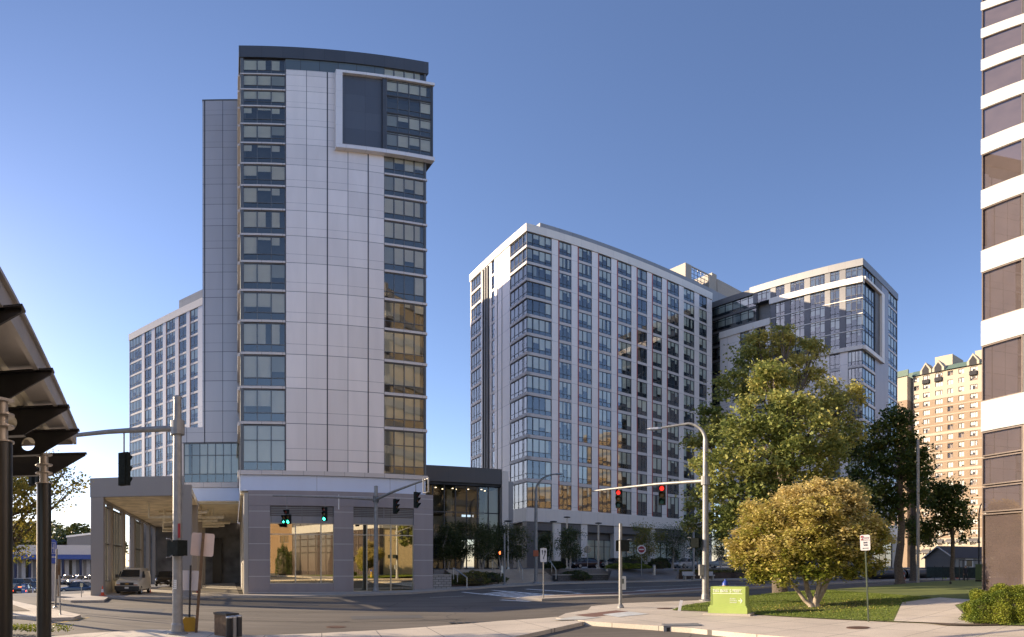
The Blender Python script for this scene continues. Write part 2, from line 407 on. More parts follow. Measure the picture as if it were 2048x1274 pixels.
sheet('ground', [(-900, -200), (900, -200), (900, 1200), (-900, 1200)], -.03, M['earth'])
sheet('road', [(-70, 2), (60, 2), (120, 40), (140, 140), (-20, 100), (-70, 60)], 0.0, M['asphalt'])
# darker carriageway beyond the median (its far kerb runs before the plaza)
KERB = [(-27.2, 28.2), (-22.0, 31.1), (-20.6, 33.9), (-12.7, 36.0), (-7.2, 39.4), (-2.0, 47.5), (4.6, 53.5), (13, 58.0), (26, 62), (44, 64), (75, 62), (110, 56)]
sheet('pavement', KERB + [(110, 60), (75, 66), (44, 68), (27, 66), (12.5, 61.5), (2.0, 56.6), (-4.0, 51), (-7.5, 47.5), (-8, 43), (-20, 37), (-26, 34)], .14, M['concrete2'], thick=1)
# median with its brick top, tip towards the crossing
MED = [(0.2, 30.2), (1.6, 29.2), (6.0, 30.8), (13.6, 35.9), (24, 42.3), (40, 48), (60, 50), (60, 52), (40, 50.6), (23.5, 45.3), (12.8, 39.2), (5.2, 34.0), (1.0, 31.8)]
sheet('median', MED, .14, M['concrete2'], thick=1)
MI = [(1.2, 30.5), (6.0, 31.9), (13.4, 36.9), (24, 43.3), (40, 48.8), (40, 49.9), (23.6, 44.6), (12.9, 38.4), (5.4, 33.3)]
sheet('median_paving', MI, .146, M['paving_red'])
# near corner: pavement, ramps
NEARC = [(3.0, 21.4), (3.4, 23.2), (5.2, 24.6), (9.4, 25.7), (13.0, 26.8), (17.5, 28.6), (24, 31.5), (33, 36.8), (46, 39.5), (75, 41), (75, 30), (40, 20), (40, -3), (9.5, -3), (8.6, 4), (7.2, 10.2), (4.9, 14.3), (2.3, 17.3), (1.5, 18.6), (2.0, 20.2)]
sheet('corner_pavement', NEARC, .14, M['concrete'], thick=1)
sheet('near_pavement', [(-13, 2), (-12.4, 8), (-11.8, 12), (-10.8, 13.9), (-9.4, 14.3), (-7.9, 13.9), (-7.1, 13.7), (-2.8, 16.5), (-.4, 18.2), (1.0, 18.8), (1.6, 19.2), (1.5, 18.6), (2.3, 17.3), (0, 14), (-3, 12), (-3, 2)], .12, M['concrete'], thick=1)
sheet('ramp', G((1150, 1238), (1232, 1228), (1262, 1231), (1185, 1243)), .146, M['paving_red'])
sheet('warning_mat', G((1205, 1237), (1258, 1231), (1298, 1236), (1236, 1243)), .15, plain('tactile_pad', (.55, .57, .56), .6, var=.1))
sheet('warning_mat', G((1104, 1249), (1150, 1241), (1202, 1243), (1165, 1248)), .15, plain('tactile_pad_two', (.50, .50, .46), .6, var=.1))
# lawn on the corner: it swells gently towards the office building
LAWN = [(6.1, 20.2), (7.2, 22.0), (9.6, 23.6), (12.8, 25.2), (17.3, 26.9), (23.5, 29.7), (33, 34.6), (46, 37.4), (60, 38), (40, 15), (40, -1), (13.4, -1), (12.6, 9.2), (10.6, 13.0), (8.7, 16.4), (7.4, 18.9)]
def lawn_z(x, y):
    e = min(1.0, max(0.0, ((x - 8.5) * .75 + (y - 14) * .35) / 9.0)); e = e * e * (3 - 2 * e)
    return gz(x) + .155 + .28 * e
sheet('lawn', LAWN, 0.0, M['lawn'], zf=lawn_z, grid=1.0)
WALK = [(10.75, 12.75), (14.7, 16.9), (17.4, 17.4), (17.4, 15.2), (15.4, 14.6), (11.9, 10.5)]
sheet('walkway', WALK, .012, M['concrete'], zf=lawn_z, grid=1.0)
# far side of the maple bed: mulch
def disc(x, y, rx, ry, n=18, rng=random.Random(5)): return [(x + rx * math.cos(2 * math.pi * i / n) * rng.uniform(.88, 1.1), y + ry * math.sin(2 * math.pi * i / n) * rng.uniform(.88, 1.1)) for i in range(n)]
sheet('mulch_bed', disc(11.6, 18.0, 2.3, 1.2), .01, M['soil'], zf=lawn_z, grid=1.0)
sheet('mulch_bed', disc(13.3, 11.6, 2.2, 1.9), .01, M['soil'], zf=lawn_z, grid=1.0)
# left side: island, bank, forecourt of the dealership
sheet('pavement', [(-31, 27.2), (-27.4, 26.6), (-26.4, 29.0), (-34.5, 44), (-36, 43), (-30.5, 32)], .14, M['concrete2'], thick=1)
sheet('pavement', [(-27.5, 27.4), (-27.0, 24.6), (-25.2, 24.0), (-23.8, 25.6), (-26.2, 28.7), (-27.0, 30.0), (-30, 34), (-33, 33)], .141, M['concrete2'], thick=1)
sheet('traffic_island', [(-40, 24), (-30, 22), (-23.6, 19.6), (-19.6, 18.2), (-17.1, 16.9), (-16.4, 15.8), (-17.2, 14.8), (-21, 14.6), (-40, 14)], .14, M['concrete'], thick=1)
sheet('island_bed', [(-40, 22.8), (-30, 20.6), (-24.5, 18.8), (-20.6, 16.9), (-21.4, 15.6), (-40, 15)], .16, M['soil'])
sheet('forecourt', [(-160, 26), (-31.5, 26), (-32.5, 34), (-42, 52), (-60, 85), (-90, 140), (-160, 140)], .008, M['asphalt_new'])
sheet('driveway', [(-27.0, 30.0), (-20.4, 33.4), (-20.2, 37.0), (-38, 68), (-47, 64), (-28.5, 33)], .012, ground_mat('driveway_concrete', (.36, .33, .28), (.44, .40, .34), .4, 45, .12, .85, stain=.3))  # floor tone kept pale to stand in for sunlight in the passage
# painted markings
def stripe(a, b, w, mat=None, name='road_marking'):
    a = Vector(gp(*a)); b = Vector(gp(*b)); d = (b - a); d.z = 0; d.normalize(); n = Vector((-d.y, d.x, 0)) * w / 2
    return sheet(name, [tuple((a + n)[:2]), tuple((a - n)[:2]), tuple((b - n)[:2]), tuple((b + n)[:2])], .005, mat or M['paint'])
for a, b, w in (((925, 1184.3), (1066, 1198), .35), ((985, 1180.5), (1160, 1194), .35), ((1052, 1178), (1146, 1184.5), .4), ((1150, 1186), (1196, 1190), .5),
                ((1002, 1200), (1060, 1203), .3)):
    stripe(a, b, w)
for i in range(8):                                       # ladder crossing, bars running across the walkers' path
    t = i / 7
    stripe((962 + 92 * t, 1188.5 + 8.5 * t), (1012 + 118 * t, 1183.2 + 8.6 * t), .5)
for a, b, w in (((1060, 1184), (1420, 1168), .12), ((1160, 1189), (1400, 1174), .12), ((1420, 1166), (1700, 1162.5), .12),
                ((1297, 1205.5), (1372, 1212), .14), ((1208, 1212.5), (1248, 1216), .2), ((860, 1195), (930, 1192), .1)):
    stripe(a, b, w)
def arrow(px, py, dx, sc_=1.0):
    c = gp(px, py); pts = [(-1.6, -.12), (.4, -.12), (.4, -.45), (1.5, 0), (.4, .45), (.4, .12), (-1.6, .12)]
    th = R(25); q = [(c.x + dx * sc_ * (u * math.cos(th) - v * math.sin(th)), c.y + dx * sc_ * (u * math.sin(th) + v * math.cos(th))) for u, v in pts]
    sheet('lane_arrow', q, .006, M['paint'])
arrow(1302, 1180, -1, 1.1)
arrow(1452, 1171, -1, .9)
stripe((1755, 1167.5), (1778, 1167), .12)
stripe((62, 1256), (178, 1235), .12, M['ypaint'])
# plaza and steps rise behind the far pavement
PZ = 1.95
def plaza_z(x, y): return PZ
UA = Vector((math.cos(R(28.4)), math.sin(R(28.4)))); UW = Vector((-UA.y, UA.x))
sheet('plaza', [(-7.5, 52.2), (1.6, 59.4), (9.5, 64.2), (19.5, 70.5), (27, 72.5), (44, 72), (62, 69), (70, 64), (66, 100), (20, 110), (-25, 80), (-14, 55)], PZ, M['plaza'], thick=1, zf=lambda x: 0.0)
st = MB()
PF = Frame(-7.5, 52.2, 38.3)
steps = MB()
for i in range(10):
    steps.box(PF, 1.2, 13.6, 0, 3.3 - i * .33, .2, .42 + .153 * (i + 1) + .0)
struct(steps.build('plaza_steps', M['concrete2']))
# driveway ramp climbing to the plaza
rb = MB()
p = [Vector((10.8, 60.6, .66)), Vector((19.5, 63.4, .66)), Vector((23.0, 72.0, 1.97)), Vector((12.5, 67.0, 1.97))]
rb.face(p); rb.face([Vector((q.x, q.y, .3)) for q in reversed(p)])
for i in range(4):
    a, b = p[i], p[(i + 1) % 4]; rb.face([Vector((a.x, a.y, .3)), Vector((b.x, b.y, .3)), b, a])
struct(rb.build('driveway', M['plaza']))

# ------------------------------------------------------------------ windows
WCACHE = {}
def win_data(w, h, n, sill, var, top, style):
    """Frame, blinds and dim room of a window of n panes (local: x right, y inward, z up), and its panes."""
    key = (round(w, 2), round(h, 2), n, sill, var, top, style)
    if key in WCACHE: return WCACHE[key]
    rng = random.Random(hash((var, n)) & 0xffff)
    f = MB(); g = MB(); fw = .055 if n < 5 else .05
    def b(x0, x1, y0, y1, z0, z1, mt): f.wb(x0, x1, y0, y1, z0, z1, mt)
    b(0, w, .06, .16, 0, fw, 0); b(0, w, .06, .16, h - fw, h, 0); b(0, fw, .06, .16, fw, h - fw, 0); b(w - fw, w, .06, .16, fw, h - fw, 0)
    pw = w / n
    for i in range(1, n): b(i * pw - fw / 2, i * pw + fw / 2, .05, .16, fw, h - fw, 0)
    if sill: b(fw, w - fw, .055, .155, sill - .03, sill + .03, 0)
    if top: b(fw, w - fw, .055, .155, h - top - .025, h - top + .025, 0)
    f.face([(0, .95, 0), (w, .95, 0), (w, .95, h), (0, .95, h)], 2)
    if style != 'corner': f.face([(0, .16, 0), (0, .95, 0), (0, .95, h), (0, .16, h)], 2); f.face([(w, .95, 0), (w, .16, 0), (w, .16, h), (w, .95, h)], 2)
    f.face([(0, .16, h), (0, .95, h), (w, .95, h), (w, .16, h)], 2); f.face([(0, .16, 0), (w, .16, 0), (w, .95, 0), (0, .95, 0)], 2)
    common = rng.choice([1, 1, 1, .62, .45, 0.0, 1])
    for i in range(n):
        drop = common if rng.random() < .62 else rng.choice([1, 1, .7, .4, .15, 1])
        if style == 'full': drop = 1
        if drop > 0:
            zb = sill + .04 + (1 - drop) * (h - sill - .1)
            bm_ = 1 if rng.random() < .8 else 3
            x0, x1 = i * pw + .05, (i + 1) * pw - .05
            if rng.random() < .12: x1 -= pw * .35
            f.face([(x0, .185, zb), (x1, .185, zb), (x1, .185, h - .06), (x0, .185, h - .06)], bm_)
            f.wb(x0, x1, .18, .195, zb - .02, zb, 1)
    if sill:                                    # the lower light shows a darker panel
        f.face([(fw, .13, fw), (w - fw, .13, fw), (w - fw, .13, sill - .03), (fw, .13, sill - .03)], 4 if style != 'clear' else 2)
    for i in range(n):
        x0, x1 = i * pw + .02, (i + 1) * pw - .02; t1, t2 = rng.uniform(-.004, .004), rng.uniform(-.004, .004)
        for z0, z1 in ([(fw, sill - .03), (sill + .03, h - fw)] if sill else [(fw, h - fw)]):
            if z1 - z0 > .05: g.face([(x0, .1 + t1, z0), (x1, .1 - t1, z0), (x1, .1 - t1 + t2, z1), (x0, .1 + t1 + t2, z1)], 0)
    WCACHE[key] = (f, g); return WCACHE[key]

class Building:
    LIMIT = 100
    def __init__(b, root, frame_mat=None, glass=None, blind=None, room=None):
        b.root = root; b.w = []
        b.mats = [frame_mat or M['winframe'], blind or M['blind'], room or M['room'], M['blind2'], M['spandrel']]; b.glass = glass or M['glass']; b.mc = {}
    def win(b, fr, s, z, w, h, n=3, sill=.7, var=None, top=0, hid=1.0, style='', name='window', d=0.0, rng=random.Random(77)):
        var = rng.randrange(7) if var is None else var
        P = fr.P(s, d, z); dist = math.hypot(P.x, P.y) + .1
        view = max(.05, -(P.x * fr.n.x + P.y * fr.n.y) / dist)
        b.w.append((w * h * view / dist ** 2 * hid, P, fr.th, (w, h, n, sill, var, top, style), name))
    def finish(b):
        b.w.sort(key=lambda q: -q[0]); rest = {}; cnt = {}
        for sz, P, th, key, name in b.w:
            f, g = win_data(*key); cnt[name] = cnt.get(name, 0) + 1
            if cnt[name] <= b.LIMIT:
                k2 = (id(f), )
                if k2 not in b.mc: b.mc[k2] = (f.mesh(name, b.mats), g.mesh('pane', [b.glass]))
                o = bpy.data.objects.new(name, b.mc[k2][0]); COL.objects.link(o); o.parent = b.root
                o.location = P - b.root.location; o.rotation_euler = (0, 0, th)
                q = bpy.data.objects.new('pane', b.mc[k2][1]); COL.objects.link(q); q.parent = o
            else:
                r = rest.setdefault(name, MB()); Mx = Matrix.Translation(P) @ Matrix.Rotation(th, 4, 'Z')
                r.add(f.v, f.f, f.mi, f.uv, Mx); r.add(g.v, g.f, [5] * len(g.f), g.uv, Mx)
        for name, r in rest.items():
            r.build(name, b.mats + [b.glass], b.root)['kind'] = 'stuff'

# ------------------------------------------------------------------ cladding
M['t_panel'] = panels('tower_metal_panel', (.78, .725, .70), 1.66, 3.02, .18, 13.73, sub=.95, subc=.75, seam=(.13, .13, .15), sw=.05, rough=.42, metal=.25, var=.08, streak=.10, major=3.32)
M['t_wing'] = panels('wing_metal_panel', (.50, .48, .49), 1.64, 3.02, .1, 13.73, sub=.95, subc=.75, seam=(.10, .10, .12), sw=.05, major=3.28, rough=.36, metal=.35, var=.05, streak=.06)
M['t_dark'] = panels('dark_metal_panel', (.10, .11, .13), 1.64, 3.02, .0, 13.73, rough=.35, metal=.3, var=.10)
M['t_teal'] = panels('spandrel_band', (.11, .145, .165), 1.5, 9, .2, 50, rough=.2, metal=.2, var=.08, seam=(.06, .07, .08), sw=.05)
M['t_light'] = panels('light_trim', (.60, .56, .54), 1.64, 60, .0, 0, rough=.4, metal=.2, var=.03, streak=.04)
M['t_soffit'] = panels('soffit_metal', (.60, .68, .84), 6, 40, .0, 0, rough=.35, metal=.1, var=.03, streak=.05)  # blue of the mirrored sky put into the band's base colour
M['stone'] = panels('grey_stone', (.31, .275, .275), 30, 1.27, 0, .25, seam=(.55, .52, .50), sw=.05, rough=.6, var=.08, streak=.14)
M['b_panel'] = panels('pale_panel', (.84, .77, .73), 40, 3.118, 0, 1.35, sub=1.0, subc=.25, seam=(.22, .22, .24), sw=.035, rough=.45, metal=.1, var=.03, streak=.06)
M['b_white'] = panels('white_panel', (.76, .70, .64), 3.0, 40, 0, 0, seam=(.4, .4, .4), sw=.02, rough=.45, var=.02, streak=.06)
M['b_slab'] = plain('slab_edge', (.62, .57, .55), .5, var=.06)
M['b_dark'] = panels('dark_cladding', (.12, .115, .115), 2.0, 1.2, rough=.5, var=.10)
M['b_grey'] = panels('mid_grey_cladding', (.26, .26, .27), 2.4, 30, rough=.45, metal=.2, var=.05)
M['b_ribs'] = panels('ribbed_metal', (.32, .31, .33), .55, 40, seam=(.10, .10, .11), sw=.07, rough=.4, metal=.3, var=.03)
M['red'] = plain('red_reveal', (.38, .06, .045), .5)
M['roofing'] = plain('roof_membrane', (.22, .22, .22), .9)
M['tan_mech'] = panels('tan_louvre', (.36, .32, .27), 60, .22, seam=(.22, .2, .17), sw=.05, rough=.6, var=.03, vline=False)
M['off_conc'] = plain('precast_band', (.43, .425, .42), .8, var=.06, scale=1.5, bump=.1, bscale=40)
M['ceil_conc'] = plain('stained_ceiling', (.74, .64, .47), .9, var=.3, scale=.8, bump=.3, bscale=12)
M['wall_conc'] = panels('tunnel_wall', (.46, .43, .38), 3.0, 40, rough=.8, var=.06)
M['pipe'] = plain('cream_pipe', (.78, .72, .58), .6)
# ------------------------------------------------------------------ the tower at the left
TF = Frame(-20.25, 37.25, 29.2); TW = 15.07
tower = empty('apartment_tower', (-20.25, 37.25, 0), 'tall metal clad tower with glass corner bays above stone storefronts and a covered driveway', 'apartment tower')
B = Building(tower, glass=M['glass_t'])
LV = [13.73 + 3.02 * k for k in range(15)]
s1, s2 = TF.S(571), TF.S(768)
mb = MB(); mb.box(TF, s1, s2, -.5, 0, 9.85, 57.1); mb.build('wall', M['t_panel'], tower)
mb = MB()
mb.box(TF, -.02, .2, -.3, 0, 9.85, 59.4); mb.box(TF, TW - .12, TW + .02, -.4, 0, 9.85, 59.4)
mb.box(TF, .4, TW - .4, -18, -1.3, 8.3, 59.4); mb.box(TF, TW - .4, TW, -18, -.42, 9.5, 59.4)
mb.box(TF, 0, .4, -6.9, -.32, 9.5, 59.4)
mb.build('corner_frame', M['winframe'], tower)
sb = MB()
for k, z in enumerate(LV):
    sb.box(TF, -.06, s1 - .01, -.3, .035, z - .10, z + .12)
    if z < 43 : sb.box(TF, s2 + .01, TW + .10, -.3, .05, z - .12, z + .12)
    sb.box(TF, -.22, -.02, -6.9, -.31, z - .16, z + .16)
    B.win(TF, .2, z + .14, s1 - .21, 2.72 if k < 14 else 2.9, 3, .72, d=-.0)
    if z < 43: B.win(TF, s2 + .01, z + .14, TW - .13 - s2, 2.72, 4, .72)
    elif k == 14: pass
sb.box(TF, -.12, TW + .12, -.3, .07, 9.5, 9.85); sb.box(TF, -.22, -.02, -6.9, -.31, 9.5, 9.9)
sb.split('slab_edge', M['t_light'], tower)
B.win(TF, .2, 9.85, s1 - .21, 3.72, 3, .7, top=1.25, style='full'); B.win(TF, s2 + .01, 9.85, TW - .13 - s2, 3.72, 4, .7, top=1.25, style='full')
for k in range(15):                                    # narrow lights on the left flank
    pass
mb = MB(); mb.box(TF, s1, s2, -.4, -.05, 57.1, 59.4); mb.build('spandrel_band', M['t_teal'], tower)
B.win(TF, s2 + .01, 57.15, TW - .13 - s2, 2.25, 4, 0, style='full')
mb = MB(); mb.box(TF, -.15, TW + .18, -18.2, .12, 59.4, 61.95); mb.build('parapet', panels('parapet_panel', (.075, .08, .09), 1.64, 9, 0, 55, rough=.35, metal=.3, var=.1, seam=(.03, .03, .035)), tower)
# projecting white frame with dark infill
f0, f1 = TF.S(672, .6), TF.S(685, .6); fe = TW + .55
mb = MB(); mb.box(TF, f0, fe, 0, .6, 43.45, 44.0); mb.box(TF, f0, fe, 0, .6, 56.6, 57.1); mb.box(TF, f0, f1, 0, .6, 44.0, 56.6)
mb.build('feature_frame', panels('white_frame', (.70, .69, .72), 1.64, 3.02, 0, 1.65, seam=(.4, .4, .42), rough=.4, metal=.1, var=.02), tower)
mb = MB(); mb.box(TF, f1, TF.S(764, .2), 0, .18, 44.0, 56.6); mb.build('infill_panel', M['t_dark'], tower)
mb = MB(); mb.box(TF, TF.S(764, .2), s2 + .1, 0, .42, 44.0, 56.6)
mb.box(TF, TW + .32, TW + .46, -2.6, .44, 44.0, 56.6); mb.box(TF, s2, TW + .4, -.9, -.8, 44, 56.6)
for k in range(1, 4): mb.box(TF, s2 + .1, TW + .32, 0, .42, 44.0 + 3.15 * k - .09, 44.0 + 3.15 * k + .09)
mb.box(TF, TW, fe, -2.6, 0, 43.45, 44.0); mb.box(TF, TW, fe, -2.6, 0, 56.6, 57.1); mb.build('bay_frame', M['winframe_dk'], tower)
for k in range(4): B.win(TF, s2 + .1, 44.09 + 3.15 * k, TW + .22 - s2, 2.97, 4, .8, top=.32, d=.42)
# roof kit
mb = MB(); c = TF.P(1.2, -1.6, 61.9); mb.lathe([(.55, 0), (.55, 1.0), (.4, 1.25), (.2, 1.35)], 14, 0, c); mb.tube([c + Vector((-.9, .1, .2)), c + Vector((-.3, 0, .9))], .09, 8); mb.build('roof_fan', M['white'], tower)
# wing set back to the left
WFo = TF.P(0, -7, 0); WF = Frame(WFo.x, WFo.y, 29.2)
w405, w350, w368, w414 = WF.S(405), WF.S(350), WF.S(368), WF.S(409)
mb = MB(); mb.box(WF, w405, 0.0, -14, 0, 15.2, 58.9); mb.box(WF, w414, 0, -3, 0, 13.7, 15.2); mb.box(WF, w350, w414 - .01, -14, -.02, 13.7, 15.2)
mb.build('wing_wall', M['t_wing'], tower)
mb = MB(); mb.box(WF, w405 - .03, 0, -14, .04, 58.9, 59.15); mb.build('coping', M['winframe'], tower)
mb = MB(); mb.box(WF, w368 - .02, 0, -.3, .05, 9.5, 9.95); mb.box(WF, w350, 0, -14, -1.2, 9.5, 13.68); mb.box(WF, w350, w368 - .03, -1.2, -.02, 9.5, 13.68); mb.build('slab_edge', M['t_light'], tower)
B.win(WF, w368, 9.95, -.05 - w368, 3.72, 7, .8, top=1.15, style='full', d=-.02)
# pale soffit band round both
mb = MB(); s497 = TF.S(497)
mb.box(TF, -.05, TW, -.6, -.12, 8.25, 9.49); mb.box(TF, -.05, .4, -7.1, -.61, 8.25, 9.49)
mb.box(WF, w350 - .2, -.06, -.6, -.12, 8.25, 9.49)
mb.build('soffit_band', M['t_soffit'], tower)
mb = MB(); mb.box(TF, 0, TW, -30, -.61, 8.05, 8.24); mb.box(WF, w350 - .2, -.06, -30, -.61, 8.05, 8.24); mb.build('ceiling', plain('pale_ceiling', (.80, .72, .54), .85, var=.15, scale=.6), tower)
# stone storefront base
sx = [TF.S(p, .15) for p in (497, 540, 668, 707, 828, 866)]
mb = MB()
mb.box(TF, sx[0], sx[5], -.5, .15, 7.05, 8.24)
for a, b_ in ((0, 1), (2, 3), (4, 5)): mb.box(TF, sx[a], sx[b_], -.5, .15, -.3, 7.04)
mb.box(TF, sx[1] + .01, sx[2] - .01, -.5, .10, -.3, .95); mb.box(TF, sx[3] + .01, sx[4] - .01, -.5, .10, -.3, .28)
mb.box(TF, sx[5] - .6, sx[5], -12, -.51, -.3, 8.24)
for i in range(1, 3): pass
mb.build('stone_base', M['stone'], tower)
for a, b_, zb, ms in ((sx[1], sx[2], .95, (591, 642)), (sx[3], sx[4], .28, (734, 782))):
    mb = MB(); mb.box(TF, a, b_, -.25, .02, 6.25, 7.04)
    for i in range(5): mb.box(TF, a + .05, b_ - .05, .02, .07, 6.32 + i * .14, 6.37 + i * .14, 1)
    mb.box(TF, (a + b_) / 2 - .03, (a + b_) / 2 + .03, .02, .08, 6.25, 7.04, 1)
    mb.build('louvre', [M['b_dark'], M['b_grey']], tower)
    mb = MB(); mb.box(TF, a, b_, -.25, .03, 5.7, 6.24); mb.build('lintel_panel', M['b_grey'], tower)
    w, h = b_ - a, 5.7 - zb; f = MB(); g = MB(); xs = [0] + [TF.S(p, 0) - a for p in ms] + [w]
    for x in xs: f.wb(max(0, x - .04), min(w, x + .04), -.0, .12, 0, h)
    f.wb(0, w, -.0, .12, h - .07, h); f.wb(0, w, 0, .12, 0, .06); f.wb(.04, w - .04, .0, .115, h - .92, h - .85)
    for i in range(len(xs) - 1):
        for z0, z1 in ((.06, h - .92), (h - .85, h - .07)):
            t = [.004, -.006, .005][i]; g.face([(xs[i] + .04, .06 + t, z0), (xs[i + 1] - .04, .06 - t, z0), (xs[i + 1] - .04, .06 - t, z1), (xs[i] + .04, .06 + t, z1)])
    o = f.build('storefront_window', plain('pale_mullion', (.62, .55, .42), .4, .3), tower, local=True); P = TF.P(a, 0, zb); o.location = P - tower.location; o.rotation_euler = (0, 0, TF.th)
    q = g.build('pane', M['glass_store'], o, local=True)
    mb = MB(); mb.box(TF, a, b_, -3.2, -3.1, 0, 5.8); mb.box(TF, a, b_, -3.1, -.1, 0, .3); mb.build('shop_interior', M['room'], tower)
# covered driveway: fascia, slab, columns, screens, pipes
PD = Frame(-28.05, 28.75, 30.0); pe = PD.S(383)
mb = MB(); mb.box(PD, -.05, PD.S(368), -.45, 0, 7.42, 8.85); mb.box(PD, -.05, .35, -36, -.46, 7.42, 8.85); mb.build('driveway_fascia', panels('grey_fascia', (.30, .28, .265), 6.0, 30, rough=.5, var=.03, streak=.06), tower)
mb = MB(); mb.box(PD, .36, pe, -36, -.46, 7.6, 8.0); mb.build('driveway_ceiling', M['ceil_conc'], tower)
cb = MB(); cb.box(PD, .0, .95, -.7, -.02, -.2, 7.41)
cb.box(PD, PD.S(352), pe, -.9, .0, -.2, 8.2)
for i in range(1, 7): cb.box(PD, .0, .45, -5.6 * i - .35, -5.6 * i + .35, -.2, 7.41)
for i in range(1, 4): cb.box(PD, pe - .55, pe, -8.5 * i - .4, -8.5 * i + .4, -.2, 8.0)
cb.box(PD, .5, pe + 6, -37, -36.2, 5.2, 8.0)
cb.split('column', panels('column_cladding', (.30, .27, .24), 8, 40, rough=.55, var=.03), tower)
scr = plain('ribbed_screen', (.40, .38, .34), .5)
m_, t_, b_ = newmat('channel_glass'); o_ = [n for n in t_.nodes if n.type == 'OUTPUT_MATERIAL'][0]
b_.inputs['Base Color'].default_value = (.42, .41, .38, 1); b_.inputs['Roughness'].default_value = .35
tr_ = N(t_, 'ShaderNodeBsdfTransparent'); tr_.inputs[0].default_value = (.9, .88, .8, 1); tl_ = N(t_, 'ShaderNodeBsdfTranslucent'); tl_.inputs[0].default_value = (.5, .47, .4, 1)
m1 = N(t_, 'ShaderNodeMixShader', i0=.5); m2 = N(t_, 'ShaderNodeMixShader', i0=.8)
t_.links.new(b_.outputs[0], m1.inputs[1]); t_.links.new(tl_.outputs[0], m1.inputs[2]); t_.links.new(m1.outputs[0], m2.inputs[1]); t_.links.new(tr_.outputs[0], m2.inputs[2]); t_.links.new(m2.outputs[0], o_.inputs[0])
M['channel'] = m_
for i in range(6):
    if i in (2, 4, 5): continue
    d0 = -5.6 * i - (.75 if i == 0 else .4); d1 = -5.6 * (i + 1) + .4
    mb = MB(); n = 7; wd = (d0 - d1) / n
    for k in range(n):
        mb.box(PD, .14, .18, d0 - (k + 1) * wd + .05, d0 - k * wd - .05, 1.1, 7.1, 0)
        mb.box(PD, .10, .24, d0 - k * wd - .05, d0 - k * wd + .05, 1.1, 7.1, 1)
    for z in (1.08, 4.1, 7.1): mb.box(PD, .08, .26, d1, d0, z - .04, z + .05, 1)
    mb.box(PD, .04, .4, d1, d0, -.2, 1.03, 2)
    mb.build('glass_screen', [M['channel'], M['winframe'], M['wall_conc']], tower)
mb = MB(); mb.box(TF, sx[0] - .35, sx[0] - .01, -30, .1, -.2, 8.04); mb.build('tunnel_wall', M['wall_conc'], tower)
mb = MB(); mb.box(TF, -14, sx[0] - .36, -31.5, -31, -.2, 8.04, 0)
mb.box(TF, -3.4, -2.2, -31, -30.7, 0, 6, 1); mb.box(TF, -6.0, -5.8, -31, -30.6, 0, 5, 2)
mb.build('rear_wall', [plain('dark_grey_wall', (.16, .155, .15), .8, var=.4, scale=.8), M['black'], M['b_grey']], tower)  # dark grey, uneven wall closing the passage
mb = MB(); mb.box(PD, 6.5, 13, -36.15, -36.0, 0, 7.5); mb.build('rear_screen', plain('cream_wall', (.42, .36, .25), .8), tower)
rng = random.Random(3)
for (s, d0, d1, z) in ((-7.6, -9, -9, 7.4), (-6.5, -11, -11, 7.1), (-7, -14, -14, 7.2), (-6, -17, -17, 7.0), (-6.8, -21, -21, 7.2)):
    mb = MB(); e = s + rng.uniform(4.2, 5.6)
    mb.tube([TF.P(s, d0, z + .7), TF.P(s, d0, z), TF.P(e, d1, z), TF.P(e, d1 - .6, z + .2)], .15, 8); mb.tube([TF.P(s + 1, d0 - .4, z - .3), TF.P(e - .6, d1 - .4, z - .3)], .11, 8)
    for q in (1.2, 2.8, 4): mb.tube([TF.P(s + q, d0, z), TF.P(s + q, d0, z + .9)], .03, 6)
    mb.build('pipe', M['pipe'], tower)
for (s, d, e, z) in ((3.6, -5, 6.0, 6.3), (4.2, -11, 6.2, 6.4), (3.2, -19, 6, 6.3), (2.4, -25, 6, 6.4)):
    mb = MB(); mb.tube([PD.P(s, d, z + 1.3), PD.P(s, d, z), PD.P(e, d, z)], .12, 8); mb.tube([PD.P(e, d, z), PD.P(e, d - 4, z)], .1, 8); mb.build('pipe', M['pipe'], tower)
# rear slab running back behind the tower
mb = MB(); mb.box(TF, .5, TW - .2, -50, -18.3, 0, 56.9); mb.build('rear_block', M['t_wing'], tower)
B.finish()

# ------------------------------------------------------------------ rear left block
F2 = Frame(-77, 91, -15.2)
blk = empty('apartment_block', (-77, 91, 0), 'pale blue-grey residential block behind the tower, seen past its left edge above the driveway', 'apartment block')
B = Building(blk); T0, FH = 54.4, 3.118
cols2 = [(259, 283.4, 4), (290, 303, 2), (310.7, 325.5, 3), (333, 350, 3), (358.4, 372.6, 2), (380.7, 395.5, 2), (407, 421, 3)]
piers = MB(); slabs = MB(); red = MB(); prev = 0.0
rows = 15
for i, (a, b_, n) in enumerate(cols2):
    sa, sb_ = F2.S(a), F2.S(b_)
    if i == 0: sa = .12
    piers.box(F2, prev, sa, -.5, 0, 0, T0)
    for k in range(rows):
        z0 = T0 - FH * (k + 1); slabs.box(F2, sa, sb_, -.5, -.03, z0 - .02, z0 + .42)
        B.win(F2, sa, z0 + .42, sb_ - sa, FH - .44, n, .72, hid=1 if z0 > 18 else .01)
    if 1 <= i: red.box(F2, sa - .16, sa - .002, -.3, .03, 8, T0 - .05)
    prev = sb_
piers.box(F2, prev, prev + 8, -.5, 0, 0, T0); piers.box(F2, 0, .5, -16, -.51, 0, T0); slabs.box(F2, 0, prev, -.5, .1, 0, T0 - FH * rows - .03)
piers.split('pier', panels('blue_grey_panel', (.46, .46, .50), 40, FH, 0, 1.35, seam=(.22, .23, .26), sw=.03, rough=.4, metal=.2, var=.03), blk)
slabs.split('slab_edge', M['b_slab'], blk); red.split('red_reveal', plain('dull_red_reveal', (.14, .03, .03), .7), blk)
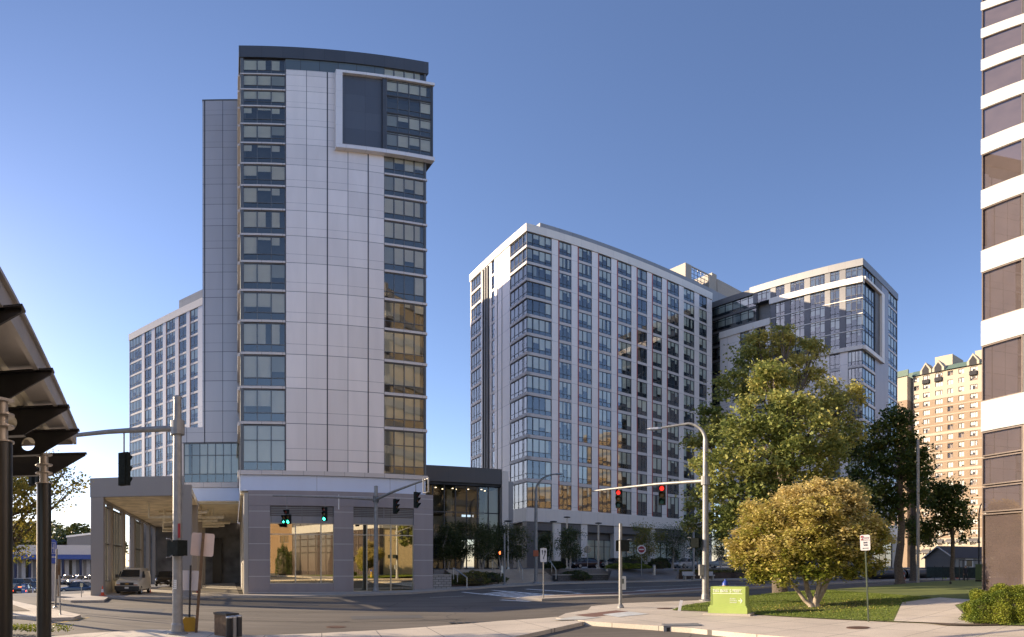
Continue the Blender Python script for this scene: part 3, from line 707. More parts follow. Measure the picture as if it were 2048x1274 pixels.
mb = MB(); mb.box(F2, -.15, prev + 8, -16, .1, T0, 56.1); mb.box(F2, .6, prev + 7, -15, -1.2, 0, T0 - .1); mb.build('parapet', M['b_slab'], blk)
mb = MB(); mb.box(F2, F2.S(358, -3), F2.S(358, -3) + 16, -14, -3, 56.1, 60.6); mb.build('penthouse', M['b_grey'], blk)
B.finish()

# ------------------------------------------------------------------ the long block in the middle and its right-hand wing: one building
BF = Frame(2.0, 74.0, 28.2); w_ = Vector((-math.sin(BF.th), math.cos(BF.th), 0)); BLL = 18.9
bo = BF.o + w_ * BLL; BL = Frame(bo.x, bo.y, 28.2 - 90)
res = empty('apartment_building', (2, 74, 0), 'long pale panelled apartment building with a rear wing on its right, behind the plaza trees', 'apartment building')
B = Building(res, frame_mat=M['winframe_dk'])
colsB = [(1118.6, 1143, 3), (1157.4, 1183.8, 3), (1198, 1222.6, 3), (1235.8, 1262.9, 3), (1275, 1294.2, 2), (1305.5, 1324, 2), (1335.2, 1357.8, 3), (1367.6, 1388.7, 3), (1398.5, 1413.6, 2)]
piers = MB(); slabs = MB(); red = MB(); NR = 13
def rowz(k): return (T0 - FH * (k + 1), FH) if k < NR else (10.2, T0 - FH * NR - 10.2)
sB = BF.S(1103.5)
for k in range(NR + 1):
    z0, h = rowz(k); o_ = .42 if k < NR else .05
    slabs.box(BF, -.1, sB, -.5, .10, z0 - .05, z0 + o_); B.win(BF, .06, z0 + o_, sB - .08, h - o_ - .06, 4, .72 if k < NR else 1.0, style='corner')
    slabs.box(BL, BL.S(1020), BLL + .1, -.5, .101, z0 - .052, z0 + o_ + .001); B.win(BL, BL.S(1020), z0 + o_, BLL - .06 - BL.S(1020), h - o_ - .06, 4, .72 if k < NR else 1.0, style='corner')
    slabs.box(BL, .3, BL.S(962), -.5, .06, z0 - .05, z0 + o_); B.win(BL, .3, z0 + o_, BL.S(962) - .3, h - o_ - .06, 4, .72)
    slabs.box(BL, BL.S(983), BL.S(989), -.5, -.03, z0 - .05, z0 + o_); B.win(BL, BL.S(983), z0 + o_, BL.S(989) - BL.S(983), h - o_ - .06, 1, .72)
prev = sB + .0
for i, (a, b_, n) in enumerate(colsB):
    sa, sb_ = BF.S(a), BF.S(b_)
    piers.box(BF, prev, sa, -.5, 0, 10.2, T0)
    for k in range(NR + 1):
        z0, h = rowz(k); o_ = .42 if k < NR else .05
        slabs.box(BF, sa, sb_, -.5, -.03, z0 - .05, z0 + o_)
        B.win(BF, sa, z0 + o_, sb_ - sa, h - o_ - .06, n, .72, hid=.3 if a > 1360 and z0 < 30 else 1)
    if i < 7: red.box(BF, sa - .17, sa - .002, -.3, .035, 10.3, T0 - .05)
    prev = sb_
eB = BF.S(1424); piers.box(BF, prev, eB, -.5, 0, 10.2, T0)
piers.box(BL, BL.S(962) + .01, BL.S(983) - .01, -.5, 0, 10.2, T0); piers.box(BL, BL.S(989) + .01, BL.S(1020) - .01, -.5, 0, 10.2, T0); piers.box(BL, -.02, .3, -.5, 0, 10.2, T0)
for p_ in (967, 971, 975, 995, 1004): piers.box(BL, BL.S(p_) - .1, BL.S(p_) + .1, 0, .0, 10.2, T0)
piers.split('pier', M['b_panel'], res); slabs.split('slab_edge', M['b_slab'], res); red.split('red_reveal', M['red'], res)
mb = MB()
for p_, w0 in ((967, .34), (971.5, .34), (976, .34), (994, .16), (1003.5, .12)):
    mb.box(BL, BL.S(p_), BL.S(p_) + w0, .01, .26 if w0 > .3 else .03, 10.3, T0 - .3)
mb.split('fin', M['b_dark'], res)
mb = MB(); mb.box(BF, -.15, eB, -.6, .15, T0, 56.0); mb.box(BL, -.12, BLL - .6, -.6, .15, T0, 56.0)
mb.box(BF, -.12, eB, -.6, .12, 8.35, 10.18); mb.box(BL, -.1, BLL - .6, -.6, .12, 8.35, 10.18); mb.build('parapet', M['b_white'], res)
mb = MB(); mb.box(BF, 1.2, eB - .2, -BLL + 1.2, -1.3, 0, 55.4); mb.box(BL, .4, BLL - .5, -1.3, -.62, 54.5, 55.2); mb.box(BF, eB - .4, eB - .1, -8, -1.3, 0, 55.4); mb.build('roof', M['roofing'], res)
mb = MB(); s9 = BF.S(1080, -3)
mb.box(BF, s9, eB + 8, -BLL + 3, -3, 55.4, 59.5); mb.build('penthouse', M['b_grey'], res)
mb = MB(); a = BF.S(1165, -8); mb.box(BF, a, a + 4.5, -12, -8, 58.6, 62.8); mb.build('stair_head', M['tan_mech'], res)
mb = MB(); a = BF.S(1371, -4.2)
mb.box(BF, a, a + 1.6, -13, -4.2, 58.6, 64.0); mb.box(BF, a + 1.6, a + 6.5, -13, -12.6, 58.6, 64.0); mb.box(BF, a + 6.5, a + 8.0, -13, -4.2, 58.6, 64.0)
mb.box(BF, a + 1.6, a + 6.5, -4.5, -4.3, 63.7, 64.0)
for i in range(6): mb.box(BF, a + 1.6 + i * .95, a + 1.68 + i * .95, -4.5, -4.4, 58.6, 63.7, 1)
for i in range(5): mb.box(BF, a + 1.6, a + 6.5, -4.5, -4.4, 59.2 + i, 59.28 + i, 1)
mb.box(BF, a + 2.4, a + 5.8, -9, -6, 58.6, 62.2, 1)
mb.build('mechanical_screen', [M['tan_mech'], M['steel']], res)
mb = MB(); a = BF.S(1424, -5); mb.box(BF, a, a + 1.4, -7, -5, 58.6, 65.5); mb.box(BF, a + 2.2, a + 11, -12, -5.5, 56, 65.0); mb.build('lift_overrun', M['tan_mech'], res)
# base of the middle block
mb = MB(); mb.box(BF, .8, eB, -1.6, -1.2, 1.9, 8.34); mb.box(BL, 0, BLL - 1, -1.4, -1.0, 1.9, 8.34); mb.box(BF, 0, 1.2, -1.2, 0, 1.9, 8.34); mb.box(BF, 1.3, eB, -1.19, -.2, 7.2, 8.34); mb.build('base_wall', M['b_dark'], res)
mb = MB()
for p_ in (1056, 1108, 1162, 1228, 1300, 1370, 1415): s = BF.S(p_, -.1); mb.box(BF, s, s + 1.15, -1.1, -.08, 1.9, 8.33)
mb.split('pier', M['b_white'], res)
for a, b_ in ((1114, 1160), (1171, 1226), (1237, 1298), (1309, 1368), (1379, 1413)):
    sa, sb_ = BF.S(a, -1), BF.S(b_, -1); B.win(BF, sa, 1.95, sb_ - sa, 4.2, max(2, int((sb_ - sa) / 1.4)), 0, top=1.0, style='clear', d=-.9, name='shop_window')
# wing on the right
CP = Vector((51.0, 68.0, 0)); CF = Frame(51, 68, 28.2); CLn = 27.0; co = CP + w_ * CLn; CL = Frame(co.x, co.y, 28.2 - 90); CW = CF.S(1795)
piers = MB(); slabs = MB(); gp1 = [(1514, 1541, 3), (1551, 1569, 2), (1580.4, 1608.6, 3), (1620, 1649.6, 3), (1660, 1679, 2), (1691, 1723, 3)]
sL = CL.S(1541)
def cz(k): return 50.9 - 3.05 * (k + 1)
prev = CL.S(1506)
for i, (a, b_, n) in enumerate(gp1):
    sa = CL.S(a); sb_ = CL.S(b_) if i < 5 else CLn - .1
    piers.box(CL, prev, sa, -.4, -.02, 52.15, 54.5, 0); B.win(CL, sa, 52.15, sb_ - sa, 2.35, n, 0, top=.6, style='corner' if i == 5 else '')
    if i:
        piers.box(CL, max(prev, sL), sa, -.4, -.02, 38.7, 50.9, 0)
        for k in range(4): B.win(CL, sa, cz(k) + .1, sb_ - sa, 2.95, n, .75, top=.5, hid=1 if k < 3 else .5, style='corner' if i == 5 else '')
    prev = sb_
piers.split('pier', plain('grey_spandrel_panel', (.12, .12, .13), .4, .2), res)
for k in range(1, 4): slabs.box(CL, sL, CLn, -.4, .03, cz(k - 1) - .06, cz(k - 1) + .09)
slabs.box(CL, sL - .1, CLn + .1, -.5, .3, 50.9, 52.14); slabs.box(CL, CL.S(1600), CLn + .12, -.5, .3, 37.95, 38.69)
slabs.box(CL, CL.S(1440), sL, -.5, .25, 46.6, 48.0)
slabs.split('white_band', M['b_white'], res)
mb = MB(); mb.box(CL, CL.S(1500), CLn + .1, -.5, .12, 54.5, 56.0); mb.box(CF, 0, CW + .1, -.5, .12, 54.5, 56.0); mb.split('parapet', panels('grey_parapet', (.20, .20, .205), 3, 9, rough=.4, metal=.2, var=.04), res)
lo = MB(); ls = MB()
for px_a, px_b, n in ((1480, 1498, 2), (1511, 1531, 2), (1659, 1680, 2), (1695.6, None, 4)):
    sa = CL.S(px_a); sb_ = CL.S(px_b) if px_b else CLn - .1; top_ = 46.6 if px_a < 1600 else 37.95
    k = 0; z = top_
    while z - FH > 9:
        z -= FH; ls.box(CL, sa, sb_, -.5, -.03 if px_b else .06, z - .05, z + .42); B.win(CL, sa, z + .42, sb_ - sa, FH - .5, n, .72, hid=1 if px_a > 1600 and z > 15 or z > 38 else .1, style='' if px_b else 'corner')
prev = CL.S(1440)
for a, b_, tz in ((1440, 1480, 46.6), (1498, 1511, 46.6), (1531, 1541, 46.6), (1541, 1600, 38), (1600, 1659, 37.95), (1680, 1695.6, 37.95)):
    lo.box(CL, CL.S(a), CL.S(b_), -.5, 0, 8, tz)
lo.split('pier', M['b_panel'], res); ls.split('slab_edge', M['b_slab'], res)
# right-hand face of the wing
mb = MB(); q0, q1, q2, q3, q4 = CF.S(1750), CF.S(1759), CF.S(1764), CF.S(1777), CF.S(1794)
mb.box(CF, q2, q3, -.5, 0, 8, 54.5); mb.build('wall', M['b_ribs'], res)
mb = MB(); mb.box(CF, q0, q1, -.5, .05, 38.7, 51.6); mb.box(CF, q0, q2, -.5, 0, 51.7, 54.5); mb.build('infill_panel', M['b_dark'], res)
mb = MB(); mb.box(CF, 0, q2 + .0, 0, .5, 37.95, 38.69); mb.box(CF, q1, q2, 0, .5, 38.7, 51.6); mb.box(CF, 0, q2, 0, .5, 51.61, 52.14); mb.build('feature_frame', M['b_white'], res)
lw = MB(); lw.box(CF, q0, q2, -.5, 0, 8, 37.94); lw.box(CF, q4, CW, -.5, 0, 8, 54.5); lw.split('pier', M['b_ribs'], res)
sl_ = MB()
for k in range(4): B.win(CF, .08, cz(k) + .1, q0 - .08, 2.95, 4, .75, style='corner')
B.win(CF, .08, 52.2, q0 - .08, 2.25, 4, 0, style='corner')
z = 37.95
while z - FH > 9: z -= FH; sl_.box(CF, -.02, q0, -.5, .08, z - .05, z + .42); B.win(CF, .08, z + .42, q0 - .08, FH - .5, 4, .72, hid=.6, style='corner')
z = 54.5
while z - FH > 9: z -= FH; sl_.box(CF, q3, q4, -.5, -.02, z - .05, z + .3); B.win(CF, q3, z + .3, q4 - q3, FH - .36, 3, .72, hid=.6)
sl_.split('slab_edge', M['b_slab'], res)
mb = MB(); mb.box(CF, 1.4, CW - .3, -CLn + 1, -1.2, 8.5, 55); mb.box(CL, CL.S(1440), CLn - .5, -13, -1.3, 8.5, 46.5); mb.build('roof', M['roofing'], res)
mb = MB(); mb.box(CL, 0, CLn + .2, -.6, .2, 7.4, 9.4); mb.box(CF, 0, CW, -.6, .2, 7.4, 9.4); mb.build('base_band', M['b_white'], res)
mb = MB(); mb.box(CL, 0, CLn - .3, -1.2, -.8, 0, 7.39); mb.box(CF, 0, 4.2, -1.1, -.02, 0, 7.39); mb.box(CF, CF.S(1785), CW, -1.1, -.02, 0, 7.39); mb.build('base_wall', M['b_grey'], res)
B.win(CF, 4.3, .6, CF.S(1784) - 4.4, 6.7, 3, 0, top=1.2, style='clear', name='shop_window')
# dark glazed link in the inner corner, stepping up to the wing's roof
LK = BF; lk0 = eB
m1 = MB(); m2_ = MB(); LF = Frame(*(BF.P(eB, -5, 0)[:2]), 28.2); lw_ = 6.5
LG = Frame(*(BF.P(eB + lw_, -5, 0)[:2]), 28.2 - 90)
for k in range(NR + 1):
    z0, h = rowz(k); m1.box(LF, 0, lw_, -.5, .05, z0 - .05, z0 + .45); B.win(LF, 0, z0 + .45, lw_, h - .5, 5, .7, hid=.4)
m1.box(LF, -.3, lw_ + 12, -.8, .3, 54.3, 56.2); m1.split('link_band', M['b_dark'], res)
LG2 = Frame(*(CL.P(-6.0, -.15, 0)[:2]), 28.2 - 90); m3 = MB()
e2 = LG2.S(1512)
for k in range(9):
    z0, h = rowz(k + 0); m3.box(LG2, 0, e2, -.5, .06, z0 - .05, z0 + .45); B.win(LG2, 0, z0 + .45, e2, h - .5, 7, .7, top=.5, hid=.5)
m3.box(LG2, 0, e2, -.6, .2, 54.3, 55.6); m3.split('link_band', M['b_dark'], res)
B.finish()

# ------------------------------------------------------------------ glazed lobby between tower and middle block
PV = Frame(-16.0, 56.6, 23.6); lob = empty('lobby_pavilion', (-8, 60, 0), 'low glass-fronted lobby with a dark metal fascia between tower and apartment building', 'lobby')
pe_ = PV.S(1000); mb = MB(); mb.box(PV, 0, pe_, -14, .5, 11.7, 13.5); mb.build('fascia', panels('charcoal_fascia', (.085, .085, .09), 3.2, 30, rough=.45, metal=.2, var=.05), lob)
mb = MB(); mb.box(PV, 0, pe_ - .1, -14, -13.8, 1.9, 11.6); mb.box(PV, 0, pe_, -13.8, .3, 11.4, 11.69); mb.box(PV, 0, pe_ - .1, -5.2, -5, 8.6, 11.3, 1); mb.box(PV, 0, pe_ - .1, -5.1, -4.9, 5.5, 8.3, 2); mb.box(PV, 4, 4.8, -4, -3.3, 1.9, 11.4, 2); mb.box(PV, 10.5, 11.2, -4, -3.3, 1.9, 11.4, 2)
mb.build('interior', [M['room'], M['b_dark'], plain('lobby_wall', (.30, .30, .28), .7)], lob)
f = MB(); g = MB(); n = int(pe_ / 1.28); pw = (pe_ - .1) / n
for i in range(n + 1): f.box(PV, i * pw - .045, i * pw + .045, -.2, .02, 1.9, 11.4)
for z in (1.95, 4.6, 8.3): f.box(PV, 0, pe_ - .1, -.18, .0, z, z + .1)
for i in range(n):
    for z0, z1 in ((2.05, 4.6), (4.7, 8.3), (8.4, 11.4)): g.face([PV.P(i * pw + .05, -.1, z0), PV.P((i + 1) * pw - .05, -.1, z0), PV.P((i + 1) * pw - .05, -.1, z1), PV.P(i * pw + .05, -.1, z1)])
cw = f.build('curtain_wall', M['winframe_dk'], lob); q = g.build('pane', M['glass_l'], cw, local=True)
q.data.transform(Matrix.Translation(-lob.location))
dl = emis('downlight', (1, .75, .45), 4)
for i, (s, d) in enumerate(((8.8, -2), (9.9, -3), (10.9, -2.2), (11.5, -2.8), (12.9, -2.4), (14.4, -2), (15.2, -3))):
    mb = MB(); mb.lathe([(.09, 0), (.09, .03)], 8, 0, PV.P(s, d, 11.35)); mb.build('downlight', dl, lob)
mb = MB(); mb.box(PV, pe_ + .02, PV.S(1013), -9, .6, 1.9, 13.3); mb.build('pier', M['b_white'], lob); mb = MB(); mb.box(PV, PV.S(1013) + .02, PV.S(1030), -9, -.5, 1.9, 12.3); mb.build('side_wall', M['b_grey'], lob)

# ------------------------------------------------------------------ office building at the right edge
TB = Frame(17.38, 14.91, -90); off = empty('office_building', (17.38, 14.91, .4), 'close office building with white precast bands and bronze glass at the right edge', 'office building')
B = Building(off, frame_mat=plain('bronze_frame', (.16, .13, .115), .35, .5), glass=M['glass_bronze'], blind=plain('dusty_blind', (.17, .158, .165), .8, var=.1, scale=1), room=plain('bronze_room', (.07, .062, .065), .8, var=.4, scale=.6))
bands = MB(); EW = 2.25; nb = 11
PIT = 3.9
for k in range(11):
    z = 9.45 + PIT * k
    if k: bands.box(TB, -.0, EW * nb, -.6, .05, z - 1.25, z)
    else: bands.box(TB, -.0, EW * nb, -.6, .05, 8.1, z)
    if k < 10:
        for i in range(nb):
            B.win(TB, i * EW + .02, z, EW - .12, 2.64, 1, 0, style='full' if (k * 2 + i) % 5 else 'clear', d=.08)
            bands.box(TB, (i + 1) * EW - .11, (i + 1) * EW + .01, -.5, -.02, z, z + 2.65, 1)
bands.box(TB, 0, EW * nb, -.6, .05, 9.45 + PIT * 10 - .01, 9.45 + PIT * 10 + 1.6)
bands.split('precast_band', [M['off_conc'], M['winframe']], off)
for i in range(nb):
    for z0, z1 in ((7.0, 8.08), (5.75, 6.95), (4.6, 5.7), (.4, 4.55)): B.win(TB, i * EW + .02, z0, EW - .12, z1 - z0, 1, 0, style='full', d=.07)
mb = MB()
for i in range(nb): mb.box(TB, (i + 1) * EW - .11, (i + 1) * EW + .01, -.5, -.01, .3, 8.09)
mb.split('mullion', plain('taupe_mullion', (.22, .18, .16), .4, .4), off)
mb = MB(); mb.box(TB, .6, EW * nb, -24, -1.2, 0, 49.5); mb.build('core', M['room'], off)
# its north side, seen only in reflections
TN = Frame(17.38 + 24, 14.91, 180); nbm = MB()
for k in range(11):
    z = 9.45 + PIT * k; nbm.box(TN, 0, 23.4, -.6, .05, (z - 1.25) if k else 8.1, z)
nbm.split('precast_band', M['off_conc'], off); nb2 = MB(); nb2.box(TN, 0, 23.3, -.4, -.1, .3, 49); nb2.build('side_wall', plain('tan_side_panel', (.80, .63, .38), .5, .0), off)
B.finish()

# ------------------------------------------------------------------ brick tower block, far right
EF = Frame(114.0, 126.0, -76.2); bri = empty('brick_apartment_tower', (114, 126, 0), 'distant tan brick apartment tower with green roof and cream bands, left of the office', 'apartment tower')
M['tanbrick'] = brick('tan_brick', (.27, .19, .125), (.235, .165, .108), (.30, .24, .18), .4, .13, .02, bump=.1, mottled=.15)
M['cream'] = plain('cream_stone', (.38, .33, .26), .8, var=.05, scale=.2)
B = Building(bri, frame_mat=plain('cream_frame', (.40, .36, .30), .6), blind=plain('bright_blind', (.50, .49, .47), .6, var=.05), room=M['room'], glass=glass('plain_glass', (.95, .95, .95), 1.5))
colsE = [(1827.7, 1837.7, 2), (1846, 1859.4, 3), (1870.5, 1885, 3), (1895, 1906, 2), (1917, 1928, 2), (1940, 1955, 3), (1967, 1981, 3), (1992, 2003, 2), (2015, 2028, 3)]
EL = EF.S(2060); pz = 2.95; ET = 64.0; wl = [MB(), MB()]; prev = 0
NE = 20
for i, (a, b_, n) in enumerate(colsE):
    sa, sb_ = EF.S(a), EF.S(b_)
    for k in range(NE):
        zt = ET - .6 - pz * k; z0 = zt - pz
        mi = 1 if (k < 3 or k > 17 ) else 0
        for zz0, zz1, mm in ((z0, z0 + .95, mi), (z0 + .95 + 1.6, zt, mi)):
            wl[0].box(EF, sa, sb_, -.5, 0, zz0, zz1, mm)
        wl[0].box(EF, prev, sa, -.5, 0, z0, zt, mi)
        B.win(EF, sa, z0 + .95, sb_ - sa, 1.6, n, 0, d=-.12, hid=1 if a < 1960 else .0001)
    prev = sb_
for k in range(NE): wl[0].box(EF, prev, EL, -.5, 0, ET - .6 - pz * (k + 1), ET - .6 - pz * k, 0)
wl[0].box(EF, 0, EL, -.5, 0, 0, ET - .6 - pz * NE, 1)
wl[0].build('wall', [M['tanbrick'], M['cream']], bri)
mb = MB()
for k in range(3, NE):
    z = ET - .6 - pz * k; hgt = .8 if (k - 3) % 4 == 0 else .24
    mb.box(EF, -.05, EL, 0, .05, z - hgt * .3, z + hgt * .7)
mb.split('cream_band', M['cream'], bri)
rf = MB(); a0 = -9.5
rf.face([EF.P(0, .6, ET - .6), EF.P(EL, .6, ET - .6), EF.P(EL, -3.4, ET + 2.6), EF.P(-2, -3.4, ET + 2.6)])
rf.face([EF.P(0, .6, ET - .6), EF.P(-2, -3.4, ET + 2.6), EF.P(0, -3.4, ET - .6)])
rf.box(EF, -9.5, EL, -14, -3.41, ET - .7, ET + 2.58); rf.box(EF, -20, .0, 2.2, 2.6, ET - .7, ET + 1.4)
rf.build('roof', plain('green_copper', (.09, .14, .115), .7, var=.15), bri)
mb = MB(); mb.box(EF, -20, -.6, -14, 2.2, 0, ET - 8.9, 0); mb.box(EF, -20, -.6, -14, 2.21, ET - 8.9, ET - .7, 1); mb.box(EF, -.6, EL, -13, -.9, 0, ET - .7, 0)
mb.build('flank_wall', [M['tanbrick'], M['cream']], bri)
pb = MB(); p0, p1 = EF.S(1870, -6), EF.S(1905, -6); pb.box(EF, p0, p1, -13, -6, ET + 2.6, ET + 7.5); pb.box(EF, EF.S(1950, -5), EL, -13, -5, ET + 2.6, ET + 6.5); pb.split('penthouse', M['cream'], bri)
for i in (1, 2, 5):
    a, b_, n = colsE[i]; sa, sb_ = EF.S(a) - .3, EF.S(b_) + .3; c = (sa + sb_) / 2
    g = MB(); g.prism(EF, [(sa - .5, ET - .5), (sb_ + .5, ET - .5), (sb_ + .5, ET + .6), (c, ET + 3.4), (sa - .5, ET + .6)], -3, .5, 0)
    g.prism(EF, [(sa + .3, ET - .7), (sb_ - .3, ET - .7), (sb_ - .3, ET + .9), (c, ET + 2.6), (sa + .3, ET + .9)], .48, .54, 1)
    g.box(EF, sa + .3, sb_ - .3, 0, .56, ET - 3.9, ET - 2.6, 1)
    g.build('gable', [M['cream'], plain('dark_gable_glazing', (.05, .05, .055), 1.0, 0, .1, 1, spec=.0)], bri)
for k in (18, 19):
    for i, (a, b_, n) in enumerate(colsE[:6]):
        z = ET - .6 - pz * (k + 1) + 2.5; sa, sb_ = EF.S(a) - .3, EF.S(b_) + .3
        g = MB(); g.face([EF.P(sa, .02, z + .35), EF.P(sb_, .02, z + .35), EF.P(sb_ + .2, 1.1, z - .5), EF.P(sa - .2, 1.1, z - .5)]); g.face([EF.P(sa - .2, 1.1, z - .5), EF.P(sb_ + .2, 1.1, z - .5), EF.P(sb_ + .2, 1.1, z - .75), EF.P(sa - .2, 1.1, z - .75)])
        g.face([EF.P(sa, .02, z + .35), EF.P(sa - .2, 1.1, z - .5), EF.P(sa - .2, 1.1, z - .75), EF.P(sa, .02, z - .6)]); g.build('awning', M['b_dark'], bri)
B.finish()
# ------------------------------------------------------------------ trees
def leaf_mesh(name, pts, size, rng, mats, up=.35, aspect=1.0, tone=None, droop=0.0):
    """One quad per leaf at the given points, random facing, tone stored in the UV map."""
    n = len(pts); P = np.array(pts, dtype=np.float64)
    nr = np.random.RandomState(rng.randrange(1 << 30))
    nrm = nr.normal(size=(n, 3)); nrm[:, 2] = np.abs(nrm[:, 2]) * (1 + up) + up; nrm /= np.linalg.norm(nrm, axis=1)[:, None]
    t = nr.normal(size=(n, 3)); t -= nrm * (t * nrm).sum(1)[:, None]; t /= np.linalg.norm(t, axis=1)[:, None]
    b = np.cross(nrm, t); s = size * nr.uniform(.6, 1.35, n)[:, None]
    v = np.stack([P - t * s * .5, P + b * s * .36 * aspect + nrm * s * .08, P + t * s * .5, P - b * s * .36 * aspect + nrm * s * .08], 1).reshape(-1, 3)
    me = bpy.data.meshes.new(name); me.vertices.add(4 * n); me.vertices.foreach_set('co', v.ravel())
    me.loops.add(4 * n); me.loops.foreach_set('vertex_index', np.arange(4 * n, dtype=np.int32))
    me.polygons.add(n); me.polygons.foreach_set('loop_start', np.arange(0, 4 * n, 4, dtype=np.int32))
    me.update(calc_edges=True)
    for m_ in mats: me.materials.append(m_)
    u = np.clip((tone if tone is not None else np.full(n, .5)) + nr.normal(0, .13, n), .01, .99)
    uv = np.stack([np.repeat(u, 4), np.zeros(4 * n)], 1).astype(np.float32)
    me.uv_layers.new(name='UVMap').data.foreach_set('uv', uv.ravel())
    return me
def grow(root, loc, lobes, nleaf, size, mat, bark, trunk, rng, seed=0, limbs=True, up=.35, clump=.32, per=26, tonef=None, lean=None, flat=.62, forks=None):
    """Crown of leaf clumps gathered on lobes (x, y, z, r), limbs running to each lobe. trunk = (height, r0, r1)."""
    nr = np.random.RandomState(seed); tot = sum(l[3] ** 2 for l in lobes); pts = []; tone = []
    for (x, y, z, r) in lobes:
        k = max(4, int(nleaf * r * r / tot / per))
        base = nr.uniform(-.18, .18)
        for _ in range(k):
            d = nr.normal(size=3); d /= np.linalg.norm(d); q = r * nr.uniform(.45, 1.02) ** .6
            c = np.array([x, y, z]) + d * q * np.array([1, 1, .78]); cs = clump * nr.uniform(.6, 1.3) * min(1.4, .6 + r * .25)
            m_ = int(per * nr.uniform(.6, 1.4)); g_ = nr.normal(size=(m_, 3)) * cs * np.array([1, 1, flat])
            pts.append(c + g_); tone.append(np.full(m_, .5 + base + nr.uniform(-.22, .22) + (tonef(c) if tonef else 0)))
    P = np.concatenate(pts); T_ = np.concatenate(tone)
    me = leaf_mesh('crown', P - np.array(loc), size, rng, [mat], up, tone=T_)
    o = bpy.data.objects.new('crown', me); COL.objects.link(o); o.parent = root
    tb = MB(); h, r0, r1 = trunk; L = Vector(loc); lean = lean or Vector((0, 0, 0))
    bases = forks or [(Vector((0, 0, 0)), Vector((0, 0, h)) + lean, r0, r1)]
    tips = []
    for b0, b1, ra, rb in bases:
        pp = [L + b0]; rr = [ra * 1.55]; pp.append(L + b0 + (b1 - b0) * .03 + Vector((0, 0, .05))); rr.append(ra * 1.1)
        for i in range(1, 7):
            t = i / 6; pp.append(L + b0 + (b1 - b0) * t + Vector((nr.uniform(-1, 1), nr.uniform(-1, 1), 0)) * ra * .35 * (1 if i < 6 else 0)); rr.append(ra + (rb - ra) * t)
        tb.tube(pp, rr, 10); tips.append((pp[-1], rb, pp))
    if limbs:
        for (x, y, z, r) in lobes:
            tgt = Vector((x, y, z)); tip, rb, pp = min(tips, key=lambda q: (q[0] - tgt).length)
            st_ = pp[-1 - int(nr.randint(0, 3))] if tgt.z > pp[-1].z - .5 else pp[-2 - int(nr.randint(0, 2))]
            mid = st_.lerp(tgt, .5) + Vector((nr.uniform(-.2, .2), nr.uniform(-.2, .2), -.12)) * r
            tb.tube([st_, st_.lerp(mid, .5) + Vector((0, 0, .05 * r)), mid, tgt], [rb * .75, rb * .55, rb * .4, rb * .12], 7)
            for _ in range(3):
                d = Vector(nr.normal(size=3)).normalized() * r * .8; tb.tube([mid.lerp(tgt, .4), tgt + d], [rb * .28, rb * .05], 5)
    tb.build('trunk', bark, root, smooth=True)
    return o
def lob(px, py, rpx, D, dd=0.0):            # a lobe at bearing px, height row py, radius in pixels, at distance D + dd
    p = pd(px, D + dd, py=py); return (p.x, p.y, p.z, rpx * (D + dd) / K)
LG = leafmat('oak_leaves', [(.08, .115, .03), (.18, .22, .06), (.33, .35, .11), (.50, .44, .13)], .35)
LGd = leafmat('dark_leaves', [(.035, .062, .018), (.06, .095, .025), (.095, .13, .03), (.17, .17, .04)], .3)  # dark green leaf tones for the right-hand trees and the evergreens
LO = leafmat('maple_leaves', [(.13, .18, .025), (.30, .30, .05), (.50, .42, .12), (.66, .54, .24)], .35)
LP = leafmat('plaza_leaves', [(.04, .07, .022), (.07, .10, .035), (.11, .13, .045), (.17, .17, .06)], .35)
LY = leafmat('yellowing_leaves', [(.09, .13, .03), (.17, .19, .04), (.30, .25, .05), (.42, .33, .07)], .4)
rng = random.Random(11)

# tall tree behind the maple: its near side catches the sun
D = 30.5; c = gp(1560, 1197)
OAK_TOP = 760
t = empty('oak_tree', (c.x, c.y, c.z + .1), 'large spreading green-yellow tree towering behind the round maple', 'tree')
L_ = []
for a in ((1552, 690, 42, 4), (1500, 720, 48, 4), (1470, 775, 55, 4), (1540, 760, 60, 2), (1600, 740, 55, 4), (1645, 800, 58, 3), (1425, 830, 30, 4), (1620, 700, 34, 4), (1570, 665, 26, 4), (1510, 680, 30, 4),
          (1440, 860, 50, 3), (1690, 860, 48, 3), (1700, 790, 34, 4), (1600, 830, 62, 1), (1540, 850, 60, -2.2), (1480, 870, 50, -2.6), (1450, 930, 50, -2.6), (1520, 930, 60, -3.2), (1590, 900, 58, -2.5),
          (1660, 910, 60, 0), (1430, 985, 42, -2.4), (1490, 1000, 52, -2.8), (1560, 1000, 60, -2), (1620, 980, 55, 0), (1690, 990, 50, 1.5), (1410, 930, 34, 1), (1400, 880, 30, 4),
          (1440, 1030, 40, 0), (1395, 1000, 30, 4), (1395, 1050, 30, 5), (1545, 745, 34, -1.2), (1575, 800, 40, -2.2), (1500, 815, 30, -2.4), (1640, 850, 36, -1.8), (1460, 1060, 40, 4), (1540, 1060, 45, 4), (1620, 1050, 40, 3)):
    L_.append(lob(a[0], a[1], a[2] * (.80 if a[1] < 800 else .86), D, a[3] + (2 if a[1] < OAK_TOP else 0)))
grow(t, tuple(t.location), L_, 52000, .21, LG, M['bark'], (7.5, .42, .26), rng, 4, clump=.34, per=70, tonef=lambda c: .16 * (c[2] - 8) / 10 + (.16 if c[0] > 15.5 else 0), lean=Vector((.3, .4, 0)))
